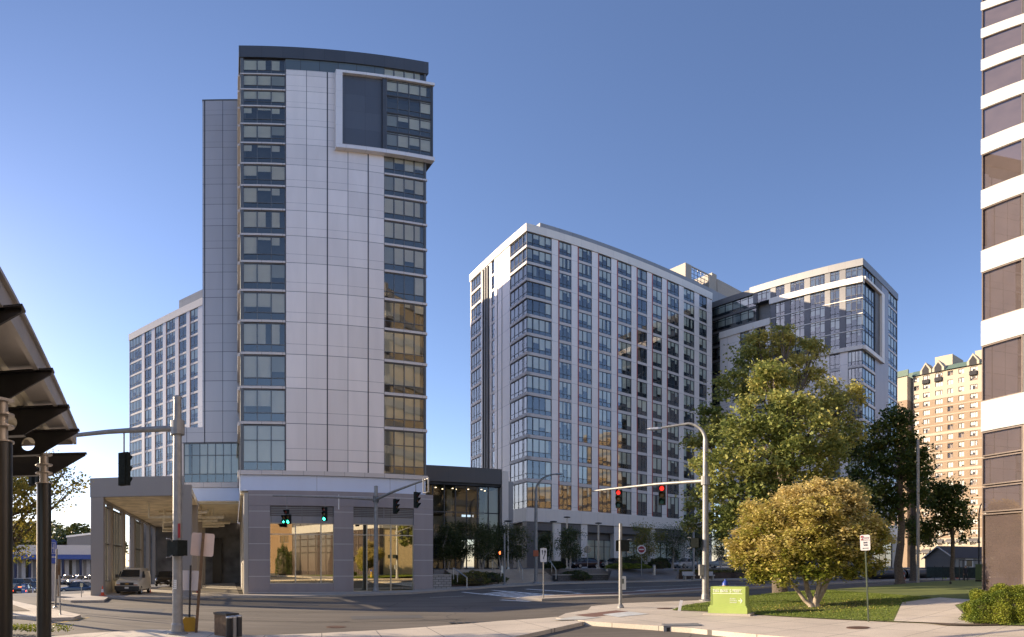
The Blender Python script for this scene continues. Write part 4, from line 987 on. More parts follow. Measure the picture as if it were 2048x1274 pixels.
# round autumn maple
c = gp(1628, 1227); cz_ = lawn_z(c.x, c.y)
t = empty('maple_tree', (c.x, c.y, cz_), 'low round maple turning tan and gold, several pale stems, on the lawn', 'tree')
D = math.hypot(c.x, c.y); L_ = []
for a in ((1520, 1060, 46, -.3), (1498, 1110, 38, 0), (1560, 1030, 48, -.5), (1600, 1000, 42, 0), (1650, 990, 36, 0), (1640, 1030, 52, -.9), (1700, 1010, 36, .2), (1720, 1050, 42, .1), (1745, 1090, 36, .5), (1690, 1080, 52, -.7), (1610, 1085, 58, -1.2),
          (1560, 1100, 50, -.9), (1530, 1140, 34, -.3), (1580, 1145, 36, -.9), (1640, 1130, 42, -1.0), (1700, 1130, 38, -.3), (1740, 1130, 28, .5), (1475, 1100, 20, .3), (1510, 1025, 30, .3), (1540, 1060, 55, 1), (1680, 1050, 60, 1.3), (1610, 1060, 60, 1.3), (1760, 1075, 22, 1.2), (1680, 975, 20, .3), (1468, 1120, 14, .2), (1640, 978, 30, .4), (1580, 1000, 34, .2), (1700, 990, 30, .6), (1480, 1080, 26, 0), (1515, 1155, 20, -.3), (1745, 1060, 34, .6)):
    L_.append(lob(a[0], a[1], a[2] * .98, D, a[3]))
fk = []
for dx, dy, dz, r in ((-2.0, -.2, 1.75, .085), (-.55, .3, 2.0, .12), (.35, -.25, 2.1, .10), (1.0, .1, 2.0, .12), (1.6, .5, 1.9, .07)):
    th = .9; fk.append((Vector((dx * .07, dy * .1, 0)), Vector((dx * .75, -dx * .35 + dy, dz)), r, r * .55))
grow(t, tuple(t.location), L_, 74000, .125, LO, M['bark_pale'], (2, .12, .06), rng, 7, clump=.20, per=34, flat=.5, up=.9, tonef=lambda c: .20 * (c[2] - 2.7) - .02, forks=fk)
# dark trees farther right
def street_tree(px, py, D, lobes, th, r0, label, seed, n=16000, size=.30, mat=None, bark=None, lean=None, group='dark street trees on the right', name='street_tree'):
    p = pd(px, D, 0); z = gz(p.x) + .14
    t = empty(name, (p.x, p.y, z), label, 'tree', group=group)
    grow(t, tuple(t.location), [lob(a[0], a[1], a[2], D, a[3] if len(a) > 3 else 0) for a in lobes], n, size, mat or LGd, bark or M['bark'], (th, r0, r0 * .5), rng, seed, clump=.5, per=26, lean=lean)
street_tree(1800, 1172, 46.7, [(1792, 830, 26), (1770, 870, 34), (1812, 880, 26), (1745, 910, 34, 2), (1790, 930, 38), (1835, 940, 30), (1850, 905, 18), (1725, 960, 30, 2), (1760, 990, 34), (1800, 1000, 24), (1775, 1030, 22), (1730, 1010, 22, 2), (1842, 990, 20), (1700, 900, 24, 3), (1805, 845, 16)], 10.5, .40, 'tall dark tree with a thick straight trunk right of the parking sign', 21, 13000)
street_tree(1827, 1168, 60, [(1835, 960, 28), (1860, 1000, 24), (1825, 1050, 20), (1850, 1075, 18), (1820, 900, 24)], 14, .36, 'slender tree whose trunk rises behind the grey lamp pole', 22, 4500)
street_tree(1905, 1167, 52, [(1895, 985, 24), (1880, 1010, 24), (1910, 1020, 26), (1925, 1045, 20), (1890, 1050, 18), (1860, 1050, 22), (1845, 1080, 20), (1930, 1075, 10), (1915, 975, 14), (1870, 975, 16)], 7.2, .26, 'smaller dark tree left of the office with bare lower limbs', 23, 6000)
# tree at the left behind the canopy columns; its limbs reach across the sky
p = pd(8, 26, .0)
t = empty('street_tree', (p.x, p.y, .1), 'thin-leaved tree reaching out from behind the canopy columns', 'tree')
grow(t, tuple(t.location), [lob(*a) for a in ((60, 960, 36, 26), (110, 975, 26, 26), (150, 975, 15, 26), (130, 945, 16, 26), (115, 1005, 14, 26), (30, 1000, 50, 26), (50, 1060, 34, 26), (40, 1110, 20, 25), (95, 930, 30, 27), (0, 960, 40, 26), (-60, 1000, 70, 26), (30, 960, 34, 24), (60, 1015, 22, 26), (160, 962, 8, 26))], 9000, .16, LY, M['bark'], (4.6, .22, .12), rng, 31, clump=.34, per=14, lean=Vector((.4, 0, 0)))
# plaza trees: pale stems, small dark crowns in the shade
def plaza_tree(px, D, top, wpx, label, seed, sunny=False, stems=3, n=6500):
    p = pd(px, D, 0); z = PZ if D > 58 else gz(p.x) + .5
    t = empty('birch_tree', (p.x, p.y, z), label, 'tree', group='small trees planted across the plaza')
    r = random.Random(seed); L_ = []; zb = 1108
    for i in range(12):
        u = i / 11; py = top + (zb - top) * (.08 + 1.0 * u); w = wpx * (.45 + .75 * math.sin(math.pi * (.15 + .75 * u)))
        L_.append(lob(px + r.uniform(-.7, .7) * w, py, max(7, wpx * r.uniform(.2, .4)), D, r.uniform(-1.2, 1.2)))
        L_.append(lob(px + r.uniform(-.35, .35) * w, py, max(7, wpx * r.uniform(.18, .36)), D, r.uniform(-1.0, 1.0)))
    fk = [(Vector((r.uniform(-.15, .15), r.uniform(-.15, .15), 0)), Vector((r.uniform(-.8, .8), r.uniform(-.5, .5), 3.6)), .085, .04) for _ in range(stems)]
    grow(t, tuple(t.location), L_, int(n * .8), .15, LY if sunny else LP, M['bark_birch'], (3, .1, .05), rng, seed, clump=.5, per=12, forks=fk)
for a in ((893, 56, 1052, 34, 'dark multi-stemmed plaza tree nearest the stone-faced tower'), (920, 58, 1046, 34, 'dark plaza tree second from the tower, in front of the lobby glass'), (962, 56, 1050, 40, 'broad plaza tree with forked white stems in front of the lobby'),
          (1002, 60, 1050, 30, 'plaza tree directly left of the pedestrian signal by the far pavement'), (1038, 62, 1052, 26, 'plaza tree between the lobby corner and the curved lamp'), (1140, 60, 1058, 28, 'loose plaza tree with thin pale stems left of the back-turned stop sign'),
          (1092, 66, 1070, 22, 'sparse plaza tree just right of the keep right sign'), (1345, 70, 1052, 44, 'dense plaza tree right of the wrong way sign'), (1395, 76, 1060, 30, 'plaza tree behind the signal pole by the benches'), (1442, 76, 1064, 30, 'plaza tree furthest right, under the big tree')):
    plaza_tree(*a[:4], a[4], 40 + a[0])
plaza_tree(1291, 64, 1050, 36, 'plaza tree with orange sunlit stem behind the wrong way sign', 91, True, 2)
# shrubs
def shrub(name, cx, cy, z, rx, ry, h, n, size, mat, label, seed, group=None, cat='shrub', flat=1.0):
    nr = np.random.RandomState(seed); r = random.Random(seed); d = nr.normal(size=(n, 3)); d[:, 2] = np.abs(d[:, 2]); d /= np.linalg.norm(d, axis=1)[:, None]
    lump = 1 + .10 * np.sin(d[:, 0] * 9 + seed) * np.cos(d[:, 1] * 8) + .06 * np.sin(d[:, 2] * 14 + d[:, 0] * 5); k = nr.uniform(.86, 1.02, n) * lump
    P = np.stack([d[:, 0] * rx * k, d[:, 1] * ry * k, .04 + np.power(d[:, 2], .75) * h * k], 1)
    me = leaf_mesh(name, P, size, r, [mat], .4, tone=.45 + .25 * np.sin(d[:, 0] * 5 + d[:, 1] * 7 + seed))
    o = bpy.data.objects.new(name, me); COL.objects.link(o); o.location = (cx, cy, z)
    core = MB(); core.ball((0, 0, h * .38), rx * .82, ry * .82, h * .46, 12); core.build('stems', M['bark'], o, local=True)
    return tag(o, label, cat, group)
LB = leafmat('boxwood_leaves', [(.06, .10, .012), (.12, .16, .02), (.22, .25, .03), (.32, .32, .05)], .3)
LGR = leafmat('ornamental_grass', [(.08, .09, .03), (.14, .15, .04), (.22, .19, .05), (.30, .22, .08)], .3)
bx = pd(2008, 17.0, .0); shrub('boxwood_bush', bx.x, bx.y, lawn_z(bx.x, bx.y) - .04, 1.38, 1.28, 1.0, 52000, .046, LB, 'clipped rounded green bush on the lawn in front of the office', 3, cat='bush')
k = 0
for px, D, rx, h, lab in ((893, 51, 1.3, .9, 'tan-leaved shrub in the bed above the stone wall'), (915, 52, 1.4, .7, 'low dark shrub beside the tan one, behind the sloping handrail'), (945, 50, 1.6, 1.1, 'flowering shrub spilling over beside the sloping handrail'), (975, 54, 2.0, .9, 'wide dark shrub under the white-stemmed tree'),
                      (1110, 61, 1.2, .8, 'small dark shrub right of the orange cone by the steps'), (1150, 60, 1.8, .9, 'dark shrub round the foot of the loose plaza tree'), (1262, 68, 1.8, 1.5, 'rounded dark shrub behind the car park drive'), (1318, 69, 1.5, 1.3, 'dark shrub to the right of the sunlit stem'), (1242, 62, 1.9, .6, 'yellow-green mound lit by sun beside the driveway'), (1275, 62, 1.6, .5, 'low yellowish mound in front of the sunlit stem')):
    p = pd(px, D, 0); z = PZ if D > 60 else gz(p.x) + .3
    shrub('shrub', p.x, p.y, z, rx, rx * .8, h, 3500, .13, LB if 'yellow' in lab else (LGR if 'tan' in lab or 'flower' in lab else LP), lab, 50 + k, group='shrubs in the plaza beds'); k += 1
# planting ground cover along the plaza front
def cover(name, pts, n, size, mat, seed, zf, h=.3):
    nr = np.random.RandomState(seed); P = []; xs = [p[0] for p in pts]; ys = [p[1] for p in pts]
    def inside(x, y):
        c = False
        for i in range(len(pts)):
            (x1, y1), (x2, y2) = pts[i], pts[i - 1]
            if (y1 > y) != (y2 > y) and x < (x2 - x1) * (y - y1) / (y2 - y1) + x1: c = not c
        return c
    while len(P) < n:
        x, y = nr.uniform(min(xs), max(xs)), nr.uniform(min(ys), max(ys))
        if inside(x, y): P.append((x, y, zf(x, y) + nr.uniform(0, h)))
    me = leaf_mesh(name, P, size, random.Random(seed), [mat], -.2, aspect=.5, tone=nr.uniform(.2, .8, n)); o = bpy.data.objects.new(name, me); COL.objects.link(o); o['kind'] = 'stuff'; return o
bed1 = [(-6.6, 47.6), (-3.8, 49.5), (-.5, 54.5), (1.5, 58.6), (-3, 57), (-8, 52.4)]
sheet('planting_bed', bed1, .30, M['soil'], thick=1, zf=gz)
cover('ground_cover_plants', bed1, 5000, .2, LP, 5, lambda x, y: gz(x) + .3, .35)
bed2 = [(21, 69), (30, 70.5), (44, 69.8), (60, 67.3), (60, 69.5), (44, 72), (30, 73), (22, 71.5)]
sheet('planting_bed', bed2, PZ - .6, M['soil'], thick=1, zf=lambda x: 0)
cover('ground_cover_plants', bed2, 7000, .22, LGR, 6, lambda x, y: PZ - .6, .4)
cover('grass', [(6.1, 20.2), (7.2, 22.0), (9.6, 23.6), (12.8, 25.2), (17.3, 26.9), (17.2, 17.7), (14.75, 17.0), (10.8, 12.9), (10.5, 13.2), (8.7, 16.4), (7.4, 18.9)], 52000, .05, leafmat('grass_blades', [(.08, .13, .02), (.13, .19, .03), (.20, .25, .045), (.26, .27, .07)], .4), 8, lawn_z, .035)
cover('grass', [(12.0, 10.4), (15.4, 14.4), (17.2, 15.0), (17.2, 2), (13.1, 4), (12.5, 9.2)], 20000, .05, leafmat('grass_blades_b', [(.08, .13, .02), (.13, .19, .03), (.20, .25, .045), (.26, .27, .07)], .4), 9, lawn_z, .035)
# far wooded skyline at the left
def far_trees():
    nr = np.random.RandomState(2); pts = []; tn = []
    for i in range(46):
        px = -60 + i * 6.3 + nr.uniform(-3, 3); Dd = nr.uniform(190, 260); r = nr.uniform(5, 9); topy = 1047 + 14 * math.sin(i * .7) + nr.uniform(-5, 8) + (8 if px > 100 else 0)
        p = pd(px, Dd, py=topy); nn = 420; d = nr.normal(size=(nn, 3)); d /= np.linalg.norm(d, axis=1)[:, None]
        q = d * r * nr.uniform(.8, 1.05, (nn, 1)); q[:, 2] *= .8; pts.append(q + np.array([p.x, p.y, p.z - r])); tn.append(np.full(nn, nr.uniform(.1, .85)))
        low = nr.uniform(-1, 1, (160, 3)) * [r, r, r]; pts.append(low + np.array([p.x, p.y, max(3, p.z - r * 2)])); tn.append(np.full(160, .2))
    me = leaf_mesh('woodland', np.concatenate(pts), 1.5, random.Random(4), [leafmat('far_leaves', [(.04, .06, .02), (.07, .09, .025), (.12, .13, .03), (.20, .17, .04)], .2)], .3, tone=np.concatenate(tn))
    o = bpy.data.objects.new('woodland', me); COL.objects.link(o); tag(o, 'wooded skyline of mixed green trees beyond the dealership', None, kind='stuff')
far_trees()

def litter(name, pts, n, seed, zf):
    cover(name, pts, n, .07, LO, seed, zf, .012)
litter('fallen_leaves', disc(11.8, 17.8, 3.4, 2.2), 700, 41, lambda x, y: lawn_z(x, y) + .03)
litter('fallen_leaves', [(-2.8, 16.7), (-.4, 18.4), (1.0, 19.0), (.9, 19.4), (-.6, 18.8), (-3.2, 17.0)], 60, 42, lambda x, y: gz(x) + .01)
# ------------------------------------------------------------------ signals, poles, lamps
M['sig'] = plain('signal_housing', (.014, .018, .016), .75, var=.3, scale=12, spec=.15)
M['sig_side'] = plain('faded_housing', (.10, .11, .10), .6, var=.3, scale=9)
M['grn'] = emis('green_light', (.05, .95, .55), 3.2); M['redl'] = emis('red_light', (.85, .03, .02), .7); M['orl'] = emis('orange_hand', (1.0, .16, .04), 2.2)
M['lens_dark'] = plain('unlit_lens', (.06, .035, .02), .25); M['lens_r'] = plain('unlit_red', (.16, .02, .015), .25); M['lens_a'] = plain('unlit_amber', (.15, .075, .01), .25); M['lens_g'] = plain('unlit_green', (.01, .07, .05), .25)
def head(root, x, z0, n, lit, arrow_=None, back=False):
    """A vertical signal section stack facing local -y; lit = index from the top that glows (with its material)."""
    h = MB(); s = .35
    h.wb(x - .17, x + .17, -.08, .10, z0, z0 + s * n); h.wb(x - .10, x + .10, .10, .14, z0 + .04, z0 + s * n - .04)
    for i in range(1, n): h.wb(x - .175, x + .175, -.085, .105, z0 + s * i - .006, z0 + s * i + .006)
    hs = h.build('housing', M['sig'], root, local=True)
    for i in range(n):
        zc = z0 + s * (n - i) - s / 2
        v = MB()
        k = 14; r = .15
        for q in range(k):
            a0 = math.radians(-40 + 260 * q / k); a1 = math.radians(-40 + 260 * (q + 1) / k)
            P0 = (x + r * math.cos(a0), zc + r * math.sin(a0)); P1 = (x + r * math.cos(a1), zc + r * math.sin(a1))
            d0 = .06 + .2 * max(0, math.sin(a0) + .3) / 1.3; d1 = .06 + .2 * max(0, math.sin(a1) + .3) / 1.3
            v.face([(P0[0], -.08, P0[1]), (P1[0], -.08, P1[1]), (P1[0], -.08 - d1, P1[1]), (P0[0], -.08 - d0, P0[1])])
            f = .93; v.face([(x + (P0[0] - x) * f, -.08 - d0, zc + (P0[1] - zc) * f), (x + (P1[0] - x) * f, -.08 - d1, zc + (P1[1] - zc) * f), (x + (P1[0] - x) * f, -.08, zc + (P1[1] - zc) * f), (x + (P0[0] - x) * f, -.08, zc + (P0[1] - zc) * f)])
        v.build('visor', M['sig'], root, local=True)
        l = MB(); base = [M['lens_r'], M['lens_a'], M['lens_g']][min(i, 2)] if n == 3 else ([M['lens_a'], M['lens_g']][i] if n == 2 else M['lens_r'])
        c = [(x + .13 * math.cos(2 * math.pi * j / 16), -.09 - (0), zc + .13 * math.sin(2 * math.pi * j / 16)) for j in range(16)]
        l.face(c); mid = [(x + .07 * math.cos(2 * math.pi * j / 16), -.105, zc + .07 * math.sin(2 * math.pi * j / 16)) for j in range(16)]
        for j in range(16): l.face([c[j], c[(j + 1) % 16], mid[(j + 1) % 16], mid[j]])
        l.face(mid)
        on = lit.get(i) if lit else None
        if on is not None and arrow_ == i:
            l.build('lens', M['lens_dark'], root, local=True)
            g = MB(); g.prism(Frame(0, 0, 0), [(x - .11, zc), (x - .01, zc - .10), (x + .025, zc - .07), (x - .025, zc - .022), (x + .11, zc - .022), (x + .11, zc + .022), (x - .025, zc + .022), (x + .025, zc + .07), (x - .01, zc + .10)], .108, .122)
            g.build('arrow', on, root, local=True)
        else: l.build('lens', on or base, root, local=True)
    return hs
def traffic_signal(loc, rz, label, kind='three', lit=None, hang=.55, group=None, arm=0.0):
    t = empty('traffic_signal', loc, label, 'traffic signal', rz, group)   # loc = hanging point under the mast arm
    b = MB(); b.tube([(0, .03, 0.02), (0, .03, -hang)], .03, 8)
    if kind == 'three':
        b.wb(-.05, .05, -.02, .08, -hang - .04, -hang); b.build('hanger', M['steel'], t, local=True); head(t, 0, -hang - 1.05, 3, lit)
    else:                                    # one lamp above two pairs
        b.wb(-.22, .22, 0, .06, -hang - .39, -hang - .355); b.wb(-.05, .05, -.02, .08, -hang - .04, -hang); b.build('hanger', M['steel'], t, local=True)
        head(t, 0, -hang - .35, 1, None); head(t, -.2, -hang - 1.1, 2, (lit or {}).get('l'), 1); head(t, .2, -hang - 1.1, 2, (lit or {}).get('r'))
    return t
def mast(loc, h, r, label, arms=(), cat='signal mast', extra=None, name='signal_mast', mat=None, group=None):
    """arms: (world angle deg, attach height, length, rise, r0, r1)"""
    t = empty(name, loc, label, cat, group=group); m_ = mat or M['steel']
    p = MB(); p.tube([(0, 0, 0), (0, 0, h * .5), (0, 0, h)], [r, r * .88, r * .74], 16); p.build('pole', m_, t, True, local=True)
    b = MB(); b.lathe([(r * 1.9, 0), (r * 1.9, .04), (r * 1.25, .08), (r * 1.15, .28), (r * 1.0, .34)], 16); b.build('base_plate', m_, t, local=True)
    c = MB(); c.lathe([(r * .80, 0), (r * .82, .05), (r * .6, .10), (.01, .12)], 14, 0, (0, 0, h)); c.build('cap', m_, t, local=True)
    for (ang, za, L, rise, ra, rb) in arms:
        d = Vector((math.cos(R(ang)), math.sin(R(ang)), 0)); a = MB()
        a.tube([d * r * .8 + Vector((0, 0, za)), d * L * .4 + Vector((0, 0, za + rise * .55)), d * L + Vector((0, 0, za + rise))], [ra, (ra + rb) / 2, rb], 12); a.build('mast_arm', m_, t, True, local=True)
        k = MB(); k.lathe([(r * 1.3, -.22), (r * 1.3, .22)], 12, 0, (0, 0, za)); k.build('clamp', m_, t, local=True)
    return t
def ped_signal(parent_loc, off, rz, label, lit=None, group=None):
    t = empty('pedestrian_signal', Vector(parent_loc) + Vector(off), label, 'pedestrian signal', rz, group)
    b = MB(); b.wb(-.24, .24, -.12, .12, -.23, .23); b.build('housing', M['sig'], t, local=True)
    v = MB()
    for q in (-.24, .23): v.wb(q, q + .012, -.26, -.12, -.22, .22)
    v.wb(-.24, .24, -.26, -.12, .215, .23); v.build('visor', M['sig'], t, local=True)
    f = MB(); f.wb(-.21, .21, -.135, -.12, -.2, .2); f.build('face', M['lens_dark'], t, local=True)
    if lit:
        h = MB()
        h.prism(W0, [(-.11, -.13), (-.02, -.16), (.01, -.04), (.0, .13), (-.03, .13), (-.035, .02), (-.045, .15), (-.07, .15), (-.075, .02), (-.09, .13), (-.112, .12), (-.115, .0), (-.135, .07), (-.155, .06)], .136, .145); h.build('hand_symbol', lit, t, local=True)
    for q in (1, -1): k = MB(); k.tube([(.0, .1, .2 * q), (.0, .22, .27 * q), (-.0, .34, .27 * q)], .02, 6); k.build('bracket', M['steel'], t, local=True)
    return t
# foreground mast at the left
c = pd(355, 16.2, 0); c.z = gz(c.x) + .12
mast(c, 7.15, .165, 'big scuffed steel mast in the left foreground with an arm reaching left', [(192.8, 6.22, 5.9, .25, .10, .06)])
d_ = Vector((math.cos(R(192.8)), math.sin(R(192.8)), 0))
traffic_signal(c + d_ * 1.78 + Vector((0, 0, 6.22)), R(188), 'long dark signal head hanging side-on from the left foreground arm', 'three', None, .62, 'signals hung over the junction')
traffic_signal(c + d_ * 5.2 + Vector((0, 0, 6.5)), R(172), 'five-lamp signal seen from behind through the canopy columns', 'dog', None, .55, 'signals hung over the junction')
ped_signal(c, (.10, -.25, 2.55), R(165), 'dark pedestrian signal box strapped on the big left mast', None)
st_ = MB(); st_.wb(-.045, .085, -.172, -.168, 1.35, 1.62, 0)
for i, z in enumerate((1.57, 1.51, 1.45, 1.39)): st_.wb(-.035, -.01, -.176, -.172, z, z + .03, 1); st_.wb(.0, .07, -.176, -.172, z + .005, z + .02, 2)
o = st_.build('sticker', [M['white'], M['black'], M['steel']], None); o.location = c; tag(o, 'small white instruction sticker on the big left mast', 'sticker')
st_ = MB(); st_.wb(.10, .16, -.13, -.08, 2.86, 3.28); o = st_.build('marker_tag', plain('red_tag', (.35, .03, .03), .5), None); o.location = c; tag(o, 'narrow red marker on the big left mast above the pedestrian signal', 'marker')
# mast with two arms before the stone-faced storefronts
c = pd(752, 42.0, 0); c.z = gz(c.x) + .14
L1 = pd(545, 41.0, 0) - Vector((c.x, c.y, 0)); L2 = pd(857, 34.0, 0) - Vector((c.x, c.y, 0))
a1, a2 = math.degrees(math.atan2(L1.y, L1.x)), math.degrees(math.atan2(L2.y, L2.x))
mast(c, 8.1, .19, 'grey mast with two arms standing before the mirrored storefront windows', [(a1, 7.15, L1.length, .15, .11, .06), (a2, 7.15, L2.length, .35, .12, .06)])
u1, u2 = L1.normalized(), L2.normalized()
q = MB(); e = c + u2 * L2.length + Vector((0, 0, 7.55)); q.tube([e + Vector((0, 0, .05)), e + Vector((0, 0, -.9)), e + Vector((-.35, .2, -.95))], .05, 8); q.tube([e + Vector((-.35, .2, .05)), e + Vector((-.35, .2, -.95))], .05, 8); tag(q.build('signal_bracket', M['steel'], None), 'pale bracket at the tip of the right-hand arm by the tower corner', 'bracket')
G_ = 'signals hung over the junction'
traffic_signal(c + u1 * (L1.length * .865) + Vector((0, 0, 7.2)), R(-14), 'five-lamp signal with green arrow and green light before the storefront', 'dog', {'l': {1: M['grn']}, 'r': {1: M['grn']}}, .95, G_)
traffic_signal(c + u1 * (L1.length * .50) + Vector((0, 0, 7.2)), R(-14), 'three-lamp signal showing green beside the five-lamp one', 'three', {2: M['grn']}, .75, G_)
traffic_signal(c + u2 * (L2.length * .42) + Vector((0, 0, 7.25)), R(75), 'unlit signal seen side-on just right of the two-armed mast', 'three', None, .5, G_)
traffic_signal(c + u2 * (L2.length * .80) + Vector((0, 0, 7.4)), R(75), 'unlit signal seen side-on at the outer end of the arm near the tower corner', 'three', None, .55, G_)
cm = MB(); p_ = c + u1 * (L1.length * .49) + Vector((0, 0, 6.55))
p_ = c + u1 * 2.9 + Vector((0, 0, 7.2)); cm.tube([p_, p_ + Vector((0, 0, .25))], .02, 6); cm.tube([p_ + Vector((0, 0, -.9)), p_], .04, 6); tag(cm.build('detector_rod', M['white'], None), 'thin white rod hanging from the left arm before the stone pillar', 'rod')
# street lamp mast with red lights, by the green sign
c = pd(1411, 26.9, 0); c.z = gz(c.x) + .14
L3 = pd(1185, 32.5, 0) - Vector((c.x, c.y, 0)); a3 = math.degrees(math.atan2(L3.y, L3.x)); u3 = L3.normalized()
t = mast(c, 8.0, .175, 'tall grey street lamp with curved top and signal arm left of the green sign', [(a3, 5.95, L3.length, .25, .10, .05)], cat='street lamp', name='street_lamp')
u4 = (pd(1308, 27.5, 0) - Vector((c.x, c.y, 0))).normalized()
for ch in list(kids(t)):
    if ch.name.startswith('cap'): bpy.data.objects.remove(ch)
a = MB(); pts = [(0, 0, 8.0)]
for i in range(1, 9):
    th = i / 8 * math.pi * .47; pts.append(tuple(u4 * (.95 * (1 - math.cos(th))) + Vector((0, 0, 8.0 + .95 * math.sin(th)))))
pts.append(tuple(u4 * 2.3 + Vector((0, 0, 8.80)))); a.tube(pts, [.125] + [.10 - .004 * i for i in range(8)] + [.05], 12); a.build('lamp_arm', M['steel'], t, True, local=True)
l = MB(); hd = u4 * 2.3 + Vector((0, 0, 8.78)); sd = Vector((-u4.y, u4.x, 0))
for (s0, w0, h0), (s1, w1, h1) in zip([(-.1, .05, .06), (.1, .13, .13), (.5, .14, .10), (.72, .06, .02)], [(.1, .13, .13), (.5, .14, .10), (.72, .06, .02), (.74, .01, .01)]):
    A = [hd + u4 * s0 + sd * w0 * k + Vector((0, 0, z)) for k, z in ((-1, -h0 * .5), (1, -h0 * .5), (.7, h0 * .5), (-.7, h0 * .5))]; B_ = [hd + u4 * s1 + sd * w1 * k + Vector((0, 0, z)) for k, z in ((-1, -h1 * .5), (1, -h1 * .5), (.7, h1 * .5), (-.7, h1 * .5))]
    for i in range(4): l.face([A[i], A[(i + 1) % 4], B_[(i + 1) % 4], B_[i]])
    if s0 < 0: l.face(A)
l.build('lamp_head', M['steel2'], t, local=True)
bx_ = MB(); bx_.wb(-.35, -.14, -.14, .06, 1.25, 1.78); bx_.wb(-.28, -.2, -.1, 0, 1.1, 1.25); bx_.build('control_box', M['steel2'], t, local=True)
traffic_signal(c + u3 * (L3.length * .73) + Vector((0, 0, 6.2)), R(-28), 'red signal at the outer part of the arm over the road', 'three', {0: M['redl']}, .15, G_)
traffic_signal(c + u3 * (L3.length * .34) + Vector((0, 0, 6.1)), R(-28), 'red signal nearer to the lamp pole by the big tree', 'three', {0: M['redl']}, .12, G_)
ped_signal(c, (-.55, .1, 2.85), R(60), 'side-on pedestrian signal on the lamp pole by the green sign')
# slim poles
def slim(px, D, ztop, r, name, label, cat='post', group=None, base=True, mat=None, gnd_=None):
    p = pd(px, D, 0); p.z = gnd_ if gnd_ is not None else gz(p.x) + .14
    t = empty(name, p, label, cat, group=group); b = MB(); b.tube([(0, 0, 0), (0, 0, ztop - p.z)], [r, r * .9], 12); b.build('pole', mat or M['steel'], t, True, local=True)
    k = MB(); k.lathe([(r * 2.0, 0), (r * 1.9, .06), (r * 1.2, .14)], 12); k.build('base_plate', M['steel'], t, local=True)
    return t, p
t, p = slim(1241, 22.3, HC + 22.3 * math.tan((HOR - 1047) / K), .075, 'signal_post', 'white signal post on the near corner with a push button', 'signal post')
b = MB(); b.wb(.05, .22, -.05, .08, .75, 1.3); b.build('push_button_box', M['steel2'], t, local=True); b = MB(); b.wb(.04, .12, -.12, -.05, 1.0, 1.2); b.build('push_button', M['sig_side'], t, local=True)
ped_signal(p, (.16, .05, 2.55), R(-75), 'pedestrian signal with faint red hand on the white near corner post', plain('dim_red_hand', (.30, .04, .03), .4))
t, p = slim(1009, 51, HC + 51 * math.tan((HOR - 1067) / K), .10, 'signal_post', 'slim grey signal post on the far pavement before the plaza steps', 'signal post')
b = MB(); b.wb(-.30, -.10, -.15, .1, 1.1, 1.8); b.build('push_button_box', M['steel2'], t, local=True)
ped_signal(p, (-.34, -.05, 3.0), R(-12), 'pedestrian signal glowing an orange hand across the far crossing', M['orl'])
t, p = slim(1387, 66, HC + 66 * math.tan((HOR - 1040) / K), .16, 'signal_post', 'thin pole rising in front of the benches left of the lamp', 'pole', gnd_=.64)
# curved lamp across the road with orange panel
t, p = slim(1072, 54, 9.8, .17, 'street_lamp', 'curved grey street lamp on the far pavement carrying an orange panel', 'street lamp')
u = Vector((.95, -.3, 0)).normalized(); a = MB(); pts = [(0, 0, 9.8 - p.z)]
for i in range(1, 9):
    th = i / 8 * math.pi * .5; pts.append(tuple(u * (1.9 * (1 - math.cos(th))) + Vector((0, 0, 9.8 - p.z + 1.6 * math.sin(th)))))
a.tube(pts, [.14] + [.11 - .006 * i for i in range(8)], 10); a.build('lamp_arm', M['steel'], t, True, local=True)
l = MB(); l.ball(tuple(u * 2.25 + Vector((0, 0, 11.4 - p.z))), .42, .2, .10, 10); l.build('lamp_head', M['steel2'], t, local=True)
o = MB(); o.wb(-.28, .22, -.26, -.2, 2.65, 3.25); o = o.build('notice_board', plain('orange_board', (.45, .12, .05), .6), None); o.location = p; tag(o, 'small orange panel fixed to the curved street lamp', 'sign')
# grey lamp poles on the right
t, p = slim(1836, 45, HC + 45 * math.tan((HOR - 880) / K), .14, 'lamp_post', 'straight grey lamp pole between the dark trees, no arm visible', 'lamp post')
t, p = slim(1958, 72, 9.2, .13, 'street_lamp', 'distant curved street lamp by the office edge in front of the cream awnings', 'street lamp', mat=M['dark'])
a = MB(); a.tube([(0, 0, 8.5), (.15, -.1, 9.6), (.8, -.3, 10.5), (1.8, -.6, 10.9)], [.1, .09, .07, .06], 8); a.ball((2.1, -.7, 10.9), .4, .2, .1, 8); a.build('lamp_arm', M['dark'], t, True, local=True)
# plaza lamps
def plaza_lamp(px, D, top, label):
    p = pd(px, D, PZ); t = empty('plaza_lamp', p, label, 'lamp post', group='plaza lamps'); h = HC + D * math.tan((HOR - top) / K) - PZ
    b = MB(); b.tube([(0, 0, 0), (0, 0, h)], .10, 10); b.build('pole', M['steel2'], t, local=True); b = MB(); b.lathe([(.12, h), (.42, h + .05), (.42, h + .14), (.10, h + .2)], 14); b.build('lamp_head', M['dark'], t, local=True)
    k = MB(); k.lathe([(.22, 0), (.2, .25)], 10); k.build('base_plate', M['steel2'], t, local=True)
for a_ in ((1016, 60, 1044, 'plaza lamp right behind the far signal post, left of the curved lamp'), (1107, 64, 1045, 'plaza lamp right of the keep right sign'), (1134, 68, 1036, 'tall plaza lamp above the loose pale-stemmed tree'), (1197, 66, 1048, 'plaza lamp left of the white near corner post')): plaza_lamp(*a_)

